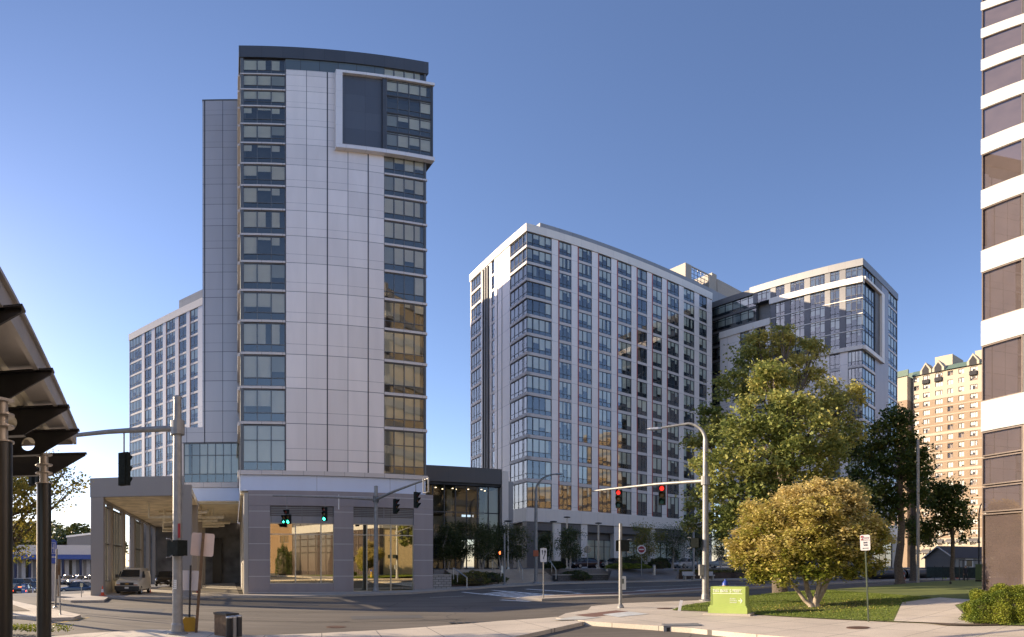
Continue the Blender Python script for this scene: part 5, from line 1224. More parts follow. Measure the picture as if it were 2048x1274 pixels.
# ------------------------------------------------------------------ signs
def plate(parent, w, h, z, mat, y=-.03, name='sign_plate', r=.05, x=0.0, th=.006):
    b = MB(); pts = []
    for cx, cz_, a0 in ((w / 2 - r, -h / 2 + r, -90), (w / 2 - r, h / 2 - r, 0), (-w / 2 + r, h / 2 - r, 90), (-w / 2 + r, -h / 2 + r, 180)):
        for i in range(5): a = R(a0 + 22.5 * i); pts.append((x + cx + r * math.cos(a), z + cz_ + r * math.sin(a)))
    b.prism(W0, pts, -y - th, -y, 0); return b.build(name, mat, parent, local=True)
WS = plain('sign_white', (.66, .63, .62), .4, var=.03); BK = plain('sign_black', (.02, .02, .025), .4); RD = plain('sign_red', (.30, .015, .03), .4)
# keep right sign
p = pd(1087, 29.8, 0); p.z = gz(p.x) + .14
t = empty('keep_right_sign', p, 'white keep right sign with curved arrow on the median tip', 'traffic sign', math.atan2(-p.x, p.y) * 1.0)
b = MB(); b.tube([(0, 0, 0), (0, 0, 2.75)], .03, 8); b.build('pole', M['steel'], t, local=True)
plate(t, .36, .76, 2.35, WS); b = MB()
b.prism(W0, [(-.075, 2.37), (-.05, 2.37), (-.03, 2.62), (-.10, 2.62)], .031, .036)
cl = [(.0, 2.13), (.005, 2.2), (.03, 2.28), (.065, 2.36), (.085, 2.44), (.085, 2.52)]; w = .022
for (x0, z0), (x1, z1) in zip(cl[:-1], cl[1:]): b.prism(W0, [(x0 - w, z0), (x0 + w, z0), (x1 + w, z1), (x1 - w, z1)], .031, .036)
b.prism(W0, [(.02, 2.50), (.15, 2.50), (.085, 2.66)], .031, .037); b.build('arrow_symbol', BK, t, local=True)
# parking sign on the lawn
p = pd(1737, 16.6, 0); p.z = lawn_z(p.x, p.y)
t = empty('parking_sign', p, 'white no parking sign on a slightly leaning green post before the maple', 'parking sign', math.atan2(-p.x, p.y)); t.rotation_euler.rotate_axis('Y', R(-2.4))
b = MB(); b.wb(-.028, .028, -.012, .012, 0, 2.55); b.wb(-.012, .012, -.03, -.012, 0, 2.4); b.build('post', plain('green_post', (.10, .12, .08), .5, .3), t, local=True)
plate(t, .305, .475, 2.42, WS, y=-.035); b = MB()
b.wb(-.125, -.055, -.046, -.041, 2.56, 2.625); b.wb(-.125, -.055, -.0462, -.0412, 2.505, 2.53); b.build('red_mark', RD, t, local=True)
b = MB(); b.wb(-.125, .125, -.045, -.041, 2.495, 2.503); b.build('rule', BK, t, local=True)
PT = plain('sign_pink', (.40, .17, .17), .4)
text('P', .07, WS, t, (-.09, -.048, 2.565)); text('PERMIT', .045, PT, t, (.04, -.043, 2.56)); text('ANY', .06, BK, t, (0, -.043, 2.42)); text('TIME', .06, BK, t, (0, -.043, 2.345))
b = MB(); b.wb(-.06, .06, -.045, -.041, 2.245, 2.257); b.prism(W0, [(-.09, 2.251), (-.06, 2.235), (-.06, 2.267)], .041, .046); b.prism(W0, [(.09, 2.251), (.06, 2.267), (.06, 2.235)], .041, .046); b.build('arrow_symbol', BK, t, local=True)
# wrong-way style round sign in the octagon and the back of a stop sign
p = pd(1283, 60, 0); p.z = 1.2
t = empty('traffic_sign', p, 'small white octagonal sign with red disc and white bar by the sunlit stem', 'traffic sign', math.atan2(-p.x, p.y)); O8 = lambda r, z: [(r * math.cos(R(22.5 + 45 * i)), z + r * math.sin(R(22.5 + 45 * i))) for i in range(8)]
b = MB(); b.tube([(0, 0, 0), (0, 0, 3.2)], .035, 8); b.build('pole', M['steel'], t, local=True); zc = HC + 60 * math.tan((HOR - 1099) / K) - p.z
b = MB(); b.prism(W0, O8(.52, zc), .04, .05); b.build('sign_plate', WS, t, local=True); b = MB(); b.prism(W0, [(.36 * math.cos(R(22.5 * i)), zc + .36 * math.sin(R(22.5 * i))) for i in range(16)], .051, .056); b.build('red_disc', RD, t, local=True)
b = MB(); b.wb(-.27, .27, -.062, -.057, zc - .05, zc + .06); b.build('white_bar', WS, t, local=True)
p = pd(1175, 62, 0); p.z = 1.6
t = empty('stop_sign', p, 'back of an octagonal sign facing away, in front of the dark sedan', 'stop sign', math.atan2(-p.x, p.y)); zc = HC + 62 * math.tan((HOR - 1099) / K) - p.z
b = MB(); b.tube([(0, -.06, 0), (0, -.06, zc + .35)], .04, 8); b.build('pole', M['steel'], t, local=True); b = MB(); b.prism(W0, O8(.44, zc), .0, .012); b.build('sign_plate', plain('bare_metal_sign', (.42, .36, .28), .5, .3), t, local=True)
# monument sign
p = pd(1459, 19.3, 0); p.z = gz(p.x) + .16
t = empty('monument_sign', p, 'lime green monument sign lettered TEN BANK STREET with an arrow', 'sign', math.atan2(-p.x, p.y) - R(16)); GR = plain('lime_green', (.33, .42, .10), .5, var=.07, scale=2)
b = MB(); b.wb(-.62, .64, -.24, .26, .30, .98); b.wb(-.60, -.585, -.255, -.24, .30, .98); b.wb(.56, .66, -.20, .22, .30, .95); b.build('panel', GR, t, local=True)
b = MB(); b.wb(-.70, .72, -.30, .32, .04, .26); b.wb(-.66, .68, -.27, .29, .26, .32); b.build('plinth', GR, t, local=True); b = MB(); b.wb(-.86, .86, -.42, .42, -.05, .045); b.build('footing', M['concrete2'], t, local=True)
WT = plain('sign_lettering', (.85, .86, .78), .5)
for s_, sz, x in (('T', .155, -.50), ('EN', .115, -.395), ('B', .155, -.235), ('ANK', .115, -.085), ('S', .155, .105), ('TREET', .115, .33)): text(s_, sz, WT, t, (x, -.246, .83 if sz > .12 else .822), ext=.004)
b = MB(); b.wb(-.55, .53, -.246, -.241, .735, .748); b.wb(-.43, -.30, -.246, -.241, .885, .893); b.wb(-.18, .03, -.246, -.241, .885, .893); b.wb(.17, .53, -.246, -.241, .885, .893); b.build('rule', WT, t, local=True)
for i, s_ in enumerate(('PARKING', 'ENTRANCE', 'DELIVERIES')): text(s_, .052, WT, t, (.08, -.246, .56 - i * .065), align='LEFT', ext=.002)
b = MB(); b.wb(.39, .50, -.247, -.241, .482, .502); b.prism(W0, [(.45, .41), (.475, .41), (.535, .492), (.475, .574), (.45, .574), (.505, .492)], .241, .247); b.build('arrow_symbol', WT, t, local=True)
b = MB(); b.wb(-.05, .06, -.01, .0, 0, .42); b.wb(-.012, .012, 0, .012, -.3, .1); p = gp(1358, 1222, .15); o = b.build('lawn_marker', WS, None); o.location = p; o.rotation_euler = (R(-8), R(12), R(-20)); tag(o, 'tiny white marker card stuck in the grass tip left of the green sign', 'marker')
# back of the leaning sign in the left foreground, second post with white board, yellow foot
p = pd(392, 16.5, 0); p.z = gz(p.x) + .1; t = empty('road_sign', p, 'blank back of a square sign on a leaning timber post beside the big mast', 'sign', math.atan2(-p.x, p.y)); t.rotation_euler.rotate_axis('Y', R(4.2))
b = MB(); b.wb(-.045, .045, -.05, .05, -.1, 3.05); b.build('post', M['wood'], t, local=True); plate(t, .70, .70, 2.70, plain('sign_back_tan', (.66, .53, .46), .6, var=.06), y=.075, r=.06, th=.02)
p = pd(378, 16.9, 0); p.z = gz(p.x) + .12; t = empty('road_sign', p, 'pale blank board on a thin black post, standing in a yellow foot', 'sign', math.atan2(-p.x, p.y)); t.rotation_euler.rotate_axis('Y', R(1.5))
b = MB(); b.wb(-.03, .03, -.03, .03, .2, 2.05); b.build('post', M['dark'], t, local=True); plate(t, .52, .62, 1.58, plain('board_grey', (.66, .64, .66), .6, var=.04), y=.06, r=.02, th=.015)
b = MB(); b.prism(W0, [(-.24, 0), (.24, 0), (.2, .38), (.14, .44), (-.14, .44), (-.2, .38)], -.2, .2); b.build('foot', plain('yellow_plastic', (.50, .29, .02), .5), t, local=True)
# bin cluster at the kerb
p = pd(452, 15.6, 0); p.z = gz(p.x) + .12; t = empty('utility_cabinet', p, 'squat weathered dark cabinet at the near kerb', 'cabinet', math.atan2(-p.x, p.y) + R(35))
b = MB(); b.wb(-.2, .2, -.3, .3, 0, .60); b.build('body', M['wood'], t, local=True); b = MB(); b.wb(-.22, .22, -.33, .33, .60, .66); b.build('lid', M['dark'], t, local=True)
for px_, D_, m_, lab in ((466, 15.1, M['steel'], 'short round metal bollard in front of the dark cabinet'), (459, 15.0, M['black'], 'black bollard between the cabinet and the metal one'), (477, 15.3, M['dark'], 'dark bollard at the right of the cabinet')):
    p = pd(px_, D_, 0); p.z = gz(p.x) + .12; t = empty('bollard', p, lab, 'bollard', group='short bollards at the near kerb'); b = MB(); b.lathe([(.10, 0), (.10, .56)], 16); b.build('post', m_, t, True, local=True); b = MB(); b.lathe([(.105, .56), (.10, .59), (.04, .61)], 16); b.build('cap', M['steel2'], t, local=True)
for px_, D_, lab in ((1213, 66, 'grey bollard right of the dark sedan'), (1308, 64, 'grey bollard by the sunlit pavement patch')):
    p = pd(px_, D_, 0); p.z = 1.2 if px_ > 1250 else PZ - .3; t = empty('bollard', p, lab, 'bollard', group='bollards by the driveway'); b = MB(); b.lathe([(.20, 0), (.20, 1.1)], 14); b.build('post', M['steel2'], t, True, local=True); b = MB(); b.lathe([(.21, 1.1), (.17, 1.2), (.04, 1.25)], 14); b.build('cap', M['steel'], t, local=True)
# hydrant behind the green sign
p = pd(1451, 23.5, 0); p.z = gz(p.x) + .16; t = empty('fire_hydrant', p, 'yellow fire hydrant with blue bonnet behind the green sign', 'fire hydrant'); YH = plain('hydrant_yellow', (.45, .30, .03), .45); BH = plain('hydrant_blue', (.03, .07, .35), .45)
b = MB(); b.lathe([(.17, 0), (.17, .04), (.11, .06), (.11, .78), (.15, .80), (.15, .86)], 16); b.build('barrel', YH, t, True, local=True)
b = MB(); b.lathe([(.15, .86), (.14, .96), (.08, 1.05), (.04, 1.07), (.04, 1.13)], 16); b.build('bonnet', BH, t, True, local=True)
for a_ in (0, 90, 180): b = MB(); d = Vector((math.cos(R(a_)), -math.sin(R(a_)), 0)); b.tube([d * .08 + Vector((0, 0, .66)), d * .2 + Vector((0, 0, .66))], .06, 10); b.build('outlet', BH, t, local=True)
# drain, manholes
p = gp(1365, 1258, .06); t = empty('storm_drain', p, 'dark storm drain opening set in the kerb at the bottom edge', 'storm drain', R(-8)); b = MB(); b.wb(-.55, .55, .0, .5, .08, .11); b.wb(-.55, -.47, -.06, .5, -.06, .10); b.wb(.47, .55, -.06, .5, -.06, .10); b.wb(-.55, .55, -.06, .0, .06, .112); b.build('frame', M['steel'], t, local=True); b = MB(); b.wb(-.47, .47, -.05, -.045, -.06, .06); b.build('throat', M['black'], t, local=True)
for px_, py_, r, lab, dz in ((1716, 1255.5, .33, 'round rusty manhole cover in the pavement below the parking sign', .143), (1330, 1217, .33, 'dark manhole cover in the corner pavement left of the green sign', .143), (1206, 1221, .3, 'manhole cover in the road by the near corner', .004), (672, 1254, .34, 'manhole cover in the sunlit near road', .004)):
    q_ = gp(px_, py_, dz); t = MB(); t.lathe([(r, 0), (r, .008)], 24); t.lathe([(r * .85, .008), (r * .85, .012)], 24); o = t.build('manhole_cover', plain('rusty_iron', (.12, .07, .05), .7, .4, var=.3, scale=8), None); o.location = q_; tag(o, lab, 'manhole cover')
g_ = gp(950, 1245, .003); t = MB()
for i in range(7): t.wb(-.9 + i * .26, -.70 + i * .26, -.16, .16, 0, .01)
o = t.build('road_grate', M['dark'], None); o.location = g_; o.rotation_euler = (0, 0, R(17)); tag(o, 'narrow dark grate along the near kerb', 'grate')
# ------------------------------------------------------------------ vehicles
def paintmat(name, col, metal=.3):
    m, t, b = newmat(name); b.inputs['Base Color'].default_value = (*col, 1); b.inputs['Roughness'].default_value = .28; b.inputs['Metallic'].default_value = metal
    b.inputs['Coat Weight'].default_value = .6; b.inputs['Coat Roughness'].default_value = .05; return m
M['carglass'] = plain('car_glass', (.02, .025, .03), .06, 0, .1, 1); M['rim'] = plain('alloy', (.5, .5, .5), .3, .7); M['hl'] = plain('headlight', (.7, .7, .68), .15); M['tl'] = plain('tail_light', (.35, .02, .02), .2); M['plate'] = plain('number_plate', (.6, .6, .58), .5); M['trimb'] = plain('black_plastic', (.025, .025, .027), .6)
def loft(m, secs, mat=0, capmat=None):       # secs: lists of points, same length
    for a, b in zip(secs[:-1], secs[1:]):
        n = len(a)
        for i in range(n): m.face([a[i], a[(i + 1) % n], b[(i + 1) % n], b[i]], mat)
    m.face(list(reversed(secs[0])), mat if capmat is None else capmat); m.face(secs[-1], mat if capmat is None else capmat)
def body_sec(x, w, zb, zt):
    h = zt - zb
    half = [(.0, zb), (w * .86, zb), (w * .97, zb + h * .12), (w, zb + h * .45), (w * .985, zb + h * .72), (w * .93, zb + h * .92), (w * .78, zt), (0, zt + .012)]
    r = [(x, y, z) for y, z in half]; return r + [(x, -y, z) for y, z in reversed(half[1:-1])]
def wheels(t, xs, w, r=.33):
    for x in xs:
        for sgn in (-1, 1):
            b = MB(); b.tube([(x, sgn * (w - .2), r), (x, sgn * (w - .17), r), (x, sgn * (w - .02), r), (x, sgn * w, r)], [r * .93, r, r, r * .93], 20); wl_ = b.build('wheel', M['rubber'], t, local=True)
            q = MB(); c = (x, sgn * (w + .004), r); q.tube([(x, sgn * (w - .03), r), (x, sgn * (w + .006), r)], [r * .66, r * .62], 20); 
            for k in range(5):
                a = 2 * math.pi * k / 5; q.tube([(x, sgn * (w + .012), r), (x + r * .58 * math.cos(a), sgn * (w + .012), r + r * .58 * math.sin(a))], r * .06, 5)
            q.build('rim', M['rim'], wl_, local=True)
def car(loc, rz, label, paint, kind='sedan', group=None, brake=False):
    t = empty('parked_car', loc, label, 'car', rz, group)
    if kind == 'sedan': st = [(2.32, .62, .36, .58), (2.22, .76, .24, .68), (1.95, .86, .20, .76), (1.2, .89, .20, .86), (.9, .90, .20, .92), (0, .91, .20, .95), (-1.1, .91, .20, .98), (-1.7, .90, .20, 1.0), (-2.15, .84, .26, .98), (-2.32, .72, .38, .86)]; g = ((.98, .93), (.18, 1.40), (-.95, 1.41), (-1.85, 1.0)); r = .33
    else: st = [(2.28, .64, .40, .66), (2.2, .80, .28, .82), (1.9, .90, .24, .95), (1.15, .92, .24, 1.04), (.9, .93, .24, 1.06), (0, .93, .24, 1.08), (-1.2, .93, .24, 1.1), (-2.0, .91, .26, 1.1), (-2.25, .84, .32, 1.05)]; g = ((1.0, 1.06), (.35, 1.62), (-1.85, 1.62), (-2.2, 1.08)); r = .36
    b = MB(); loft(b, [body_sec(*s) for s in st]); b.build('body', paint, t, True, local=True)
    (xa, za), (xb, zb_), (xc, zc), (xd, zd) = g; wb_, wt = .86, .64
    c = MB(); A = [(xa, -wb_ * .9, za), (xa, wb_ * .9, za)]; Bt = [(xb, -wt, zb_), (xb, wt, zb_)]; Ct = [(xc, -wt, zc), (xc, wt, zc)]; Dn = [(xd, -wb_ * .9, zd), (xd, wb_ * .9, zd)]
    c.face([A[1], A[0], Bt[0], Bt[1]]); c.face([Dn[0], Dn[1], Ct[1], Ct[0]]); c.face([A[0], (xd, -wb_, zd), Ct[0], Bt[0]]); c.face([(xd, wb_, zd), A[1], Bt[1], Ct[1]])
    c.build('windows', M['carglass'], t, local=True)
    c = MB(); c.face([(xb - .05, -wt, zb_ + .004), (xc + .02, -wt, zc + .004), (xc + .02, wt, zc + .004), (xb - .05, wt, zb_ + .004)][::-1])
    for s_ in (-1, 1):
        for (p0, p1) in ((A[0], Bt[0]), (Bt[0], Ct[0]), (Ct[0], Dn[0]), (((xb + xc) / 2 + .1, -wt, (zb_ + zc) / 2), ((xb + xc) / 2 + .15, -wb_, za))):
            c.tube([(p0[0], p0[1] * -s_, p0[2]), (p1[0], p1[1] * -s_, p1[2])], .032, 6)
    c.tube([(xb, -wt, zb_), (xb, 0, zb_ + .03), (xb, wt, zb_)], .03, 6); c.tube([(xc, -wt, zc), (xc, 0, zc + .03), (xc, wt, zc)], .03, 6)
    c.face([(xb, -wt, zb_), (xb, wt, zb_), (xc, wt, zc), (xc, -wt, zc)]); c.face([(xb, -wt * .7, zb_ + .035), (xc, -wt * .7, zc + .035), (xc, wt * .7, zc + .035), (xb, wt * .7, zb_ + .035)][::-1])
    c.build('roof', paint, t, local=True)
    fx = st[0][0]; rx_ = st[-1][0]; hz = st[0][3]
    for s_ in (-1, 1):
        q = MB(); q.wb(fx - .22, fx - .02, s_ * .62 - .14, s_ * .62 + .14, hz - .06, hz + .07); q.build('headlight', M['hl'], t, local=True)
        q = MB(); q.wb(rx_ + .0, rx_ + .14, s_ * .66 - .13, s_ * .66 + .13, .68, .84); q.build('tail_light', emis('brake_light', (1, .08, .03), 3) if brake else M['tl'], t, local=True)
        q = MB(); q.wb(.72, .86, s_ * .98 - .07, s_ * .98 + .07, za + .02, za + .14); q.build('mirror', paint, t, local=True)
    q = MB(); q.wb(fx - .08, fx + .015, -.5, .5, .34, .50); q.build('grille', M['trimb'], t, local=True); q = MB(); q.wb(rx_ - .012, rx_ + .1, -.22, .22, .58, .70); q.build('number_plate', M['plate'], t, local=True); q = MB(); q.wb(fx, fx + .022, -.2, .2, .38, .48); q.build('number_plate', M['plate'], t, local=True)
    if brake: q = MB(); q.wb(rx_ + .5, rx_ + .55, -.2, .2, 1.12, 1.17); q.build('brake_lamp', emis('high_brake_light', (1, .15, .04), 4), t, local=True)
    wheels(t, (1.42, -1.38), .90, r); return t
P_ = {k: paintmat(k + '_paint', c, m) for k, c, m in (('navy', (.045, .065, .11), .4), ('black', (.012, .011, .012), .2), ('silver', (.42, .42, .43), .6), ('white', (.62, .62, .62), .1), ('grey', (.14, .14, .15), .5), ('maroon', (.03, .012, .012), .3))}
def at(px, D, dz=0.0, z=None): p = pd(px, D, 0); p.z = (gz(p.x) + .01 if z is None else z) + dz; return p
gA, gB = 'cars in the dealership lot', 'cars parked beyond the plaza'
car(at(157, 63), R(180 + 12), 'dark blue sedan side-on, nose left, just left of the driveway column', P_['navy'], group=gA)
car(at(48, 58), R(128), 'black car seen from behind with glowing red brake lights', P_['black'], group=gA, brake=True)
car(at(72, 66), R(-60), 'black car facing out, between the blue cones and the second canopy column', P_['black'], group=gA)
car(at(48, 74), R(10), 'grey sport utility car behind the braking car', P_['grey'], 'suv', gA); car(at(66, 86), R(0), 'small silver car behind the grey sport utility car', P_['silver'], group=gA)
for i, (px_, c_) in enumerate(((120, 'black'), (133, 'silver'), (146, 'grey'), (159, 'silver'), (172, 'white'))):
    car(at(px_, 100 - i), R(-118), '%s car, %s in the nose-out row under the blue stripe' % (c_, ['first from the pylon', 'second from the pylon', 'third from the pylon', 'fourth from the pylon', 'last and nearest the driveway column'][i]), P_[c_], 'suv' if i in (1, 3) else 'sedan', gA)
car(at(1170, 76, z=PZ + .01), R(28 + 180), 'dark maroon sedan on the plaza drive in front of the lobby piers', P_['maroon'], group=gB)
car(at(1228, 79, z=PZ + .01), R(28 + 190), 'black car nose-out just right of the dark sedan', P_['black'], group=gB)
car(at(1340, 82, z=PZ + .01), R(28 + 190), 'grey car under the plaza tree right of the round sign', P_['grey'], group=gB); car(at(1371, 80, z=PZ + .01), R(28 + 185), 'white car behind the benches', P_['white'], group=gB)
car(at(1446, 80, z=PZ + .01), R(28 + 120), 'white hatchback under the big tree, right of the lamp pole', P_['white'], 'suv', gB); car(at(1322, 86, z=PZ + .01), R(28 + 180), 'silver car half hidden left of the grey one', P_['silver'], group=gB)
p = at(331, 62, z=.02); car(p, R(-62), 'dark car parked nose-out deep in the covered driveway', P_['black'], 'suv', 'cars in the driveway')
car(at(352, 66, z=.02), R(-62), 'second dark car in the driveway, half behind the big mast', P_['black'], 'sedan', 'cars in the driveway')
# white van in the driveway, facing out
p = at(268, 45.5, z=.02); t = empty('cargo_van', p, 'white cargo van with black grille facing out of the covered driveway', 'van', R(-62)); VW = paintmat('van_white', (.52, .49, .44), 0)
def vsec(x, w, zb, zt, wt=None):
    wt = wt or w * .86; pr = [(0, zb), (w * .9, zb), (w, zb + .12), (w, zb + (zt - zb) * .55), (wt + (w - wt) * .35, zb + (zt - zb) * .86), (wt * .86, zt - .02), (0, zt + .02)]
    return [(x, y, z) for y, z in pr] + [(x, -y, z) for y, z in reversed(pr[1:-1])]
b = MB(); loft(b, [vsec(2.75, .86, .42, 1.02, .84), vsec(2.62, .96, .34, 1.16, .92), (vsec(2.0, .99, .30, 1.30, .93)), vsec(1.55, 1.0, .30, 1.42, .92), vsec(.95, 1.0, .30, 1.98, .84), vsec(.6, 1.0, .30, 2.10, .84), vsec(-2.4, 1.0, .30, 2.12, .84), vsec(-2.72, .97, .36, 2.04, .82)]); b.build('body', VW, t, True, local=True)
b = MB(); b.face([(1.66, -.80, 1.42), (1.66, .80, 1.42), (1.0, .70, 1.98), (1.0, -.70, 1.98)]); o = b.build('windscreen', M['carglass'], t, local=True); o.location = (.035, 0, .02)
for s_ in (-1, 1):
    b = MB(); q = [(1.45, s_ * .985, 1.38), (.35, s_ * 1.0, 1.38), (.35, s_ * .93, 1.88), (.98, s_ * .93, 1.88)]; b.face(q if s_ > 0 else q[::-1]); o = b.build('side_window', M['carglass'], t, local=True); o.location = (0, s_ * .012, 0)
    b = MB(); b.wb(1.42, 1.58, s_ * 1.12 - .10, s_ * 1.12 + .10, 1.34, 1.62); b.build('mirror', M['trimb'], t, local=True)
    b = MB(); b.wb(2.66, 2.775, s_ * .70 - .15, s_ * .70 + .15, .86, .99); b.build('headlight', M['hl'], t, local=True)
    b = MB(); b.wb(2.66, 2.772, s_ * .70 - .15, s_ * .70 + .15, .79, .85); b.build('turn_signal', plain('amber_lens', (.5, .13, .03), .3), t, local=True)
b = MB(); b.wb(2.66, 2.765, -.54, .54, .78, 1.0); b.build('grille', M['trimb'], t, local=True)
b = MB(); b.prism(Frame(0, 0, 90), [(-.16, .875), (-.06, .875), (-.04, .86), (.05, .86), (.07, .875), (.16, .875), (.15, .915), (.06, .915), (.04, .93), (-.05, .93), (-.07, .915), (-.16, .915)], 2.768, 2.785); b.build('emblem', plain('gold_emblem', (.6, .36, .08), .3, .6), t, local=True)
b = MB(); b.wb(2.6, 2.86, -.98, .98, .42, .72); b.wb(2.7, 2.8, -.9, .9, .3, .42); b.build('bumper', M['trimb'], t, local=True); b = MB(); b.wb(2.86, 2.87, -.16, .16, .52, .67); b.build('number_plate', M['plate'], t, local=True)
wheels(t, (1.85, -1.75), 1.0, .37)

# ------------------------------------------------------------------ cones, barriers
CO = plain('cone_orange', (.62, .07, .015), .5, var=.1); CW_ = plain('cone_white', (.7, .68, .66), .4); CB = plain('cone_blue', (.02, .06, .42), .5)
def cone(loc, label, m=None, h=.72, group='orange traffic cones'):
    t = empty('traffic_cone', loc, label, 'traffic cone', group=group); m = m or CO
    b = MB(); b.wb(-.19, .19, -.19, .19, 0, .04); b.build('base', m, t, local=True); b = MB(); b.lathe([(.14, .04), (.105, .04 + h * .3)], 14); b.lathe([(.07, .04 + h * .62), (.03, h)], 14); b.build('body', m, t, True, local=True)
    b = MB(); b.lathe([(.106, .04 + h * .3), (.07, .04 + h * .62)], 14); b.build('reflective_band', CW_, t, True, local=True); return t
for px_, D_, z, lab in ((205, 40.0, .15, 'orange cone at the foot of the driveway entrance column'), (236, 45, .02, 'orange cone left of the white van'), (299, 47.5, .02, 'orange cone right of the white van'), (1111, 62, PZ - .1, 'orange cone by the plaza steps'),
                        (1721, 66, .64, 'orange cone at the left end of the black pipe'), (1808, 66, .64, 'orange cone in front of the black pipe, right of the thick trunk'), (1914, 72, .64, 'orange cone right of the smaller dark tree trunk'), (1938, 72, .64, 'orange cone right of the standing person'), (1943, 75, .64, 'orange cone furthest right, behind the other by the green cabinet')):
    cone(at(px_, D_, z=z), lab, h=.9 if D_ > 60 else .72)
for px_, D_, lab in ((54, 52, 'blue and white cone nearer the canopy column'), (66, 55, 'blue and white cone behind the first blue one')): cone(at(px_, D_), lab, CB, .8, 'blue traffic cones')
b = MB(); b.wb(-.3, .3, -.02, .02, .2, 1.1); b.wb(-.24, .24, -.03, -.02, .8, .95, 1); b.wb(-.24, .24, -.03, -.02, .5, .62, 1); o = b.build('notice_board', [plain('blue_board', (.04, .12, .35), .5), CW_], None); o.location = at(47, 52); tag(o, 'small blue and white board beside the blue cones', 'sign')
b = MB(); b.wb(-.35, .35, -.15, .15, .6, .95); b.wb(-.3, -.22, -.1, .1, 0, .6); b.wb(.22, .3, -.1, .1, 0, .6); o = b.build('lime_barrier', plain('lime_plastic', (.30, .42, .03), .5), None); o.location = at(1889, 70, z=.64); tag(o, 'lime yellow barrier leg behind the road, left of the smaller tree', 'barrier')

# ------------------------------------------------------------------ person
def person(loc, rz, label, leg_c, top_c):
    t = bpy.data.meshes.new('person'); bm = bmesh.new()
    J = {'pel': (0, 0, .95, .15), 'wst': (0, .0, 1.08, .135), 'chs': (0, .01, 1.32, .165), 'nek': (0, .0, 1.50, .06), 'hed': (0, -.02, 1.60, .085), 'crn': (0, -.02, 1.70, .08),
         'hl': (-.10, 0, .90, .10), 'kl': (-.12, -.04, .50, .068), 'al': (-.13, .02, .09, .045), 'tl': (-.14, -.14, .04, .04), 'hr': (.10, 0, .90, .10), 'kr': (.13, -.10, .50, .068), 'ar': (.16, -.02, .09, .045), 'tr': (.18, -.18, .04, .04),
         'sl': (-.19, .01, 1.42, .065), 'el': (-.27, .05, 1.14, .045), 'wl': (-.26, -.08, .92, .032), 'fl': (-.26, -.12, .84, .03), 'sr': (.19, .01, 1.42, .065), 'er': (.27, .05, 1.14, .045), 'wr': (.20, -.16, 1.02, .032), 'fr': (.15, -.22, .98, .03)}
    E_ = [('pel', 'wst'), ('wst', 'chs'), ('chs', 'nek'), ('nek', 'hed'), ('hed', 'crn'), ('pel', 'hl'), ('hl', 'kl'), ('kl', 'al'), ('al', 'tl'), ('pel', 'hr'), ('hr', 'kr'), ('kr', 'ar'), ('ar', 'tr'), ('chs', 'sl'), ('sl', 'el'), ('el', 'wl'), ('wl', 'fl'), ('chs', 'sr'), ('sr', 'er'), ('er', 'wr'), ('wr', 'fr')]
    vs = {k: bm.verts.new(v[:3]) for k, v in J.items()}
    for a, b in E_: bm.edges.new((vs[a], vs[b]))
    bm.to_mesh(t); bm.free(); o = bpy.data.objects.new('person', t); COL.objects.link(o); sk = o.modifiers.new('skin', 'SKIN')
    for i, k in enumerate(J): t.skin_vertices[0].data[i].radius = (J[k][3], J[k][3] * .85)
    t.skin_vertices[0].data[0].use_root = True; sb_ = o.modifiers.new('sub', 'SUBSURF'); sb_.levels = sb_.render_levels = 2
    bpy.context.view_layer.update(); me = bpy.data.meshes.new_from_object(o.evaluated_get(bpy.context.evaluated_depsgraph_get())); bpy.data.objects.remove(o)
    for m_ in (leg_c, top_c, plain('skin', (.35, .22, .16), .6), plain('dark_hair', (.02, .015, .012), .7)): me.materials.append(m_)
    for p in me.polygons:
        c = p.center; p.use_smooth = True
        p.material_index = 3 if c.z > 1.64 or (c.z > 1.55 and c.y > .02) else (2 if c.z > 1.47 or (abs(c.x) > .12 and c.z < .93 and c.z > .78 and c.y < -.07) else (1 if c.z > .93 or (abs(c.x) > .2 and c.z > .9) else 0))
    o = bpy.data.objects.new('person', me); COL.objects.link(o); o.location = loc; o.rotation_euler = (0, 0, rz); return tag(o, label, 'person')
person(at(1931, 51, z=.66), R(-20), 'person in dark clothes standing on the far pavement beside the green cabinet', plain('dark_trousers', (.015, .016, .02), .8), plain('dark_jacket', (.02, .022, .03), .8))

# ------------------------------------------------------------------ plaza furniture
def rail(p0, p1, h, label, name='handrail', group='plaza handrails'):
    t = empty(name, p0, label, 'handrail', group=group); d = p1 - p0; b = MB()
    b.tube([(0, 0, 0), (0, 0, h), tuple(d * .3 + Vector((0, 0, h))), tuple(d + Vector((0, 0, h))), tuple(d)], .05, 8); b.build('rail', M['steel2'], t, local=True); b = MB(); b.tube([tuple(d * .3 + Vector((0, 0, 0))), tuple(d * .3 + Vector((0, 0, h)))], .04, 8); b.build('post', M['steel2'], t, local=True)
for a, b_, lab in (((907, 47.5, 1.15), (934, 45.5, .35), 'sloping handrail beside the low stone wall'), ((985, 57, 1.9), (1002, 53.5, .9), 'handrail at the left side of the plaza steps'), ((1036, 58.5, 1.9), (1045, 56, .9), 'handrail at the middle of the plaza steps'), ((1100, 60.5, 1.9), (1112, 57.5, .9), 'handrail at the right side of the plaza steps')):
    rail(pd(a[0], a[1], a[2]), pd(b_[0], b_[1], b_[2]), 1.0, lab)
SW = brick('rough_stone_blocks', (.42, .39, .36), (.32, .30, .28), (.12, .11, .10), .46, .2, .02, bump=.9, mottled=.4)
a = at(866, 45.3); wf = Frame(a.x, a.y, 18); ln = wf.S(903); t = empty('stone_wall', a, 'low wall of rough pale stone blocks at the foot of the tower', 'wall')
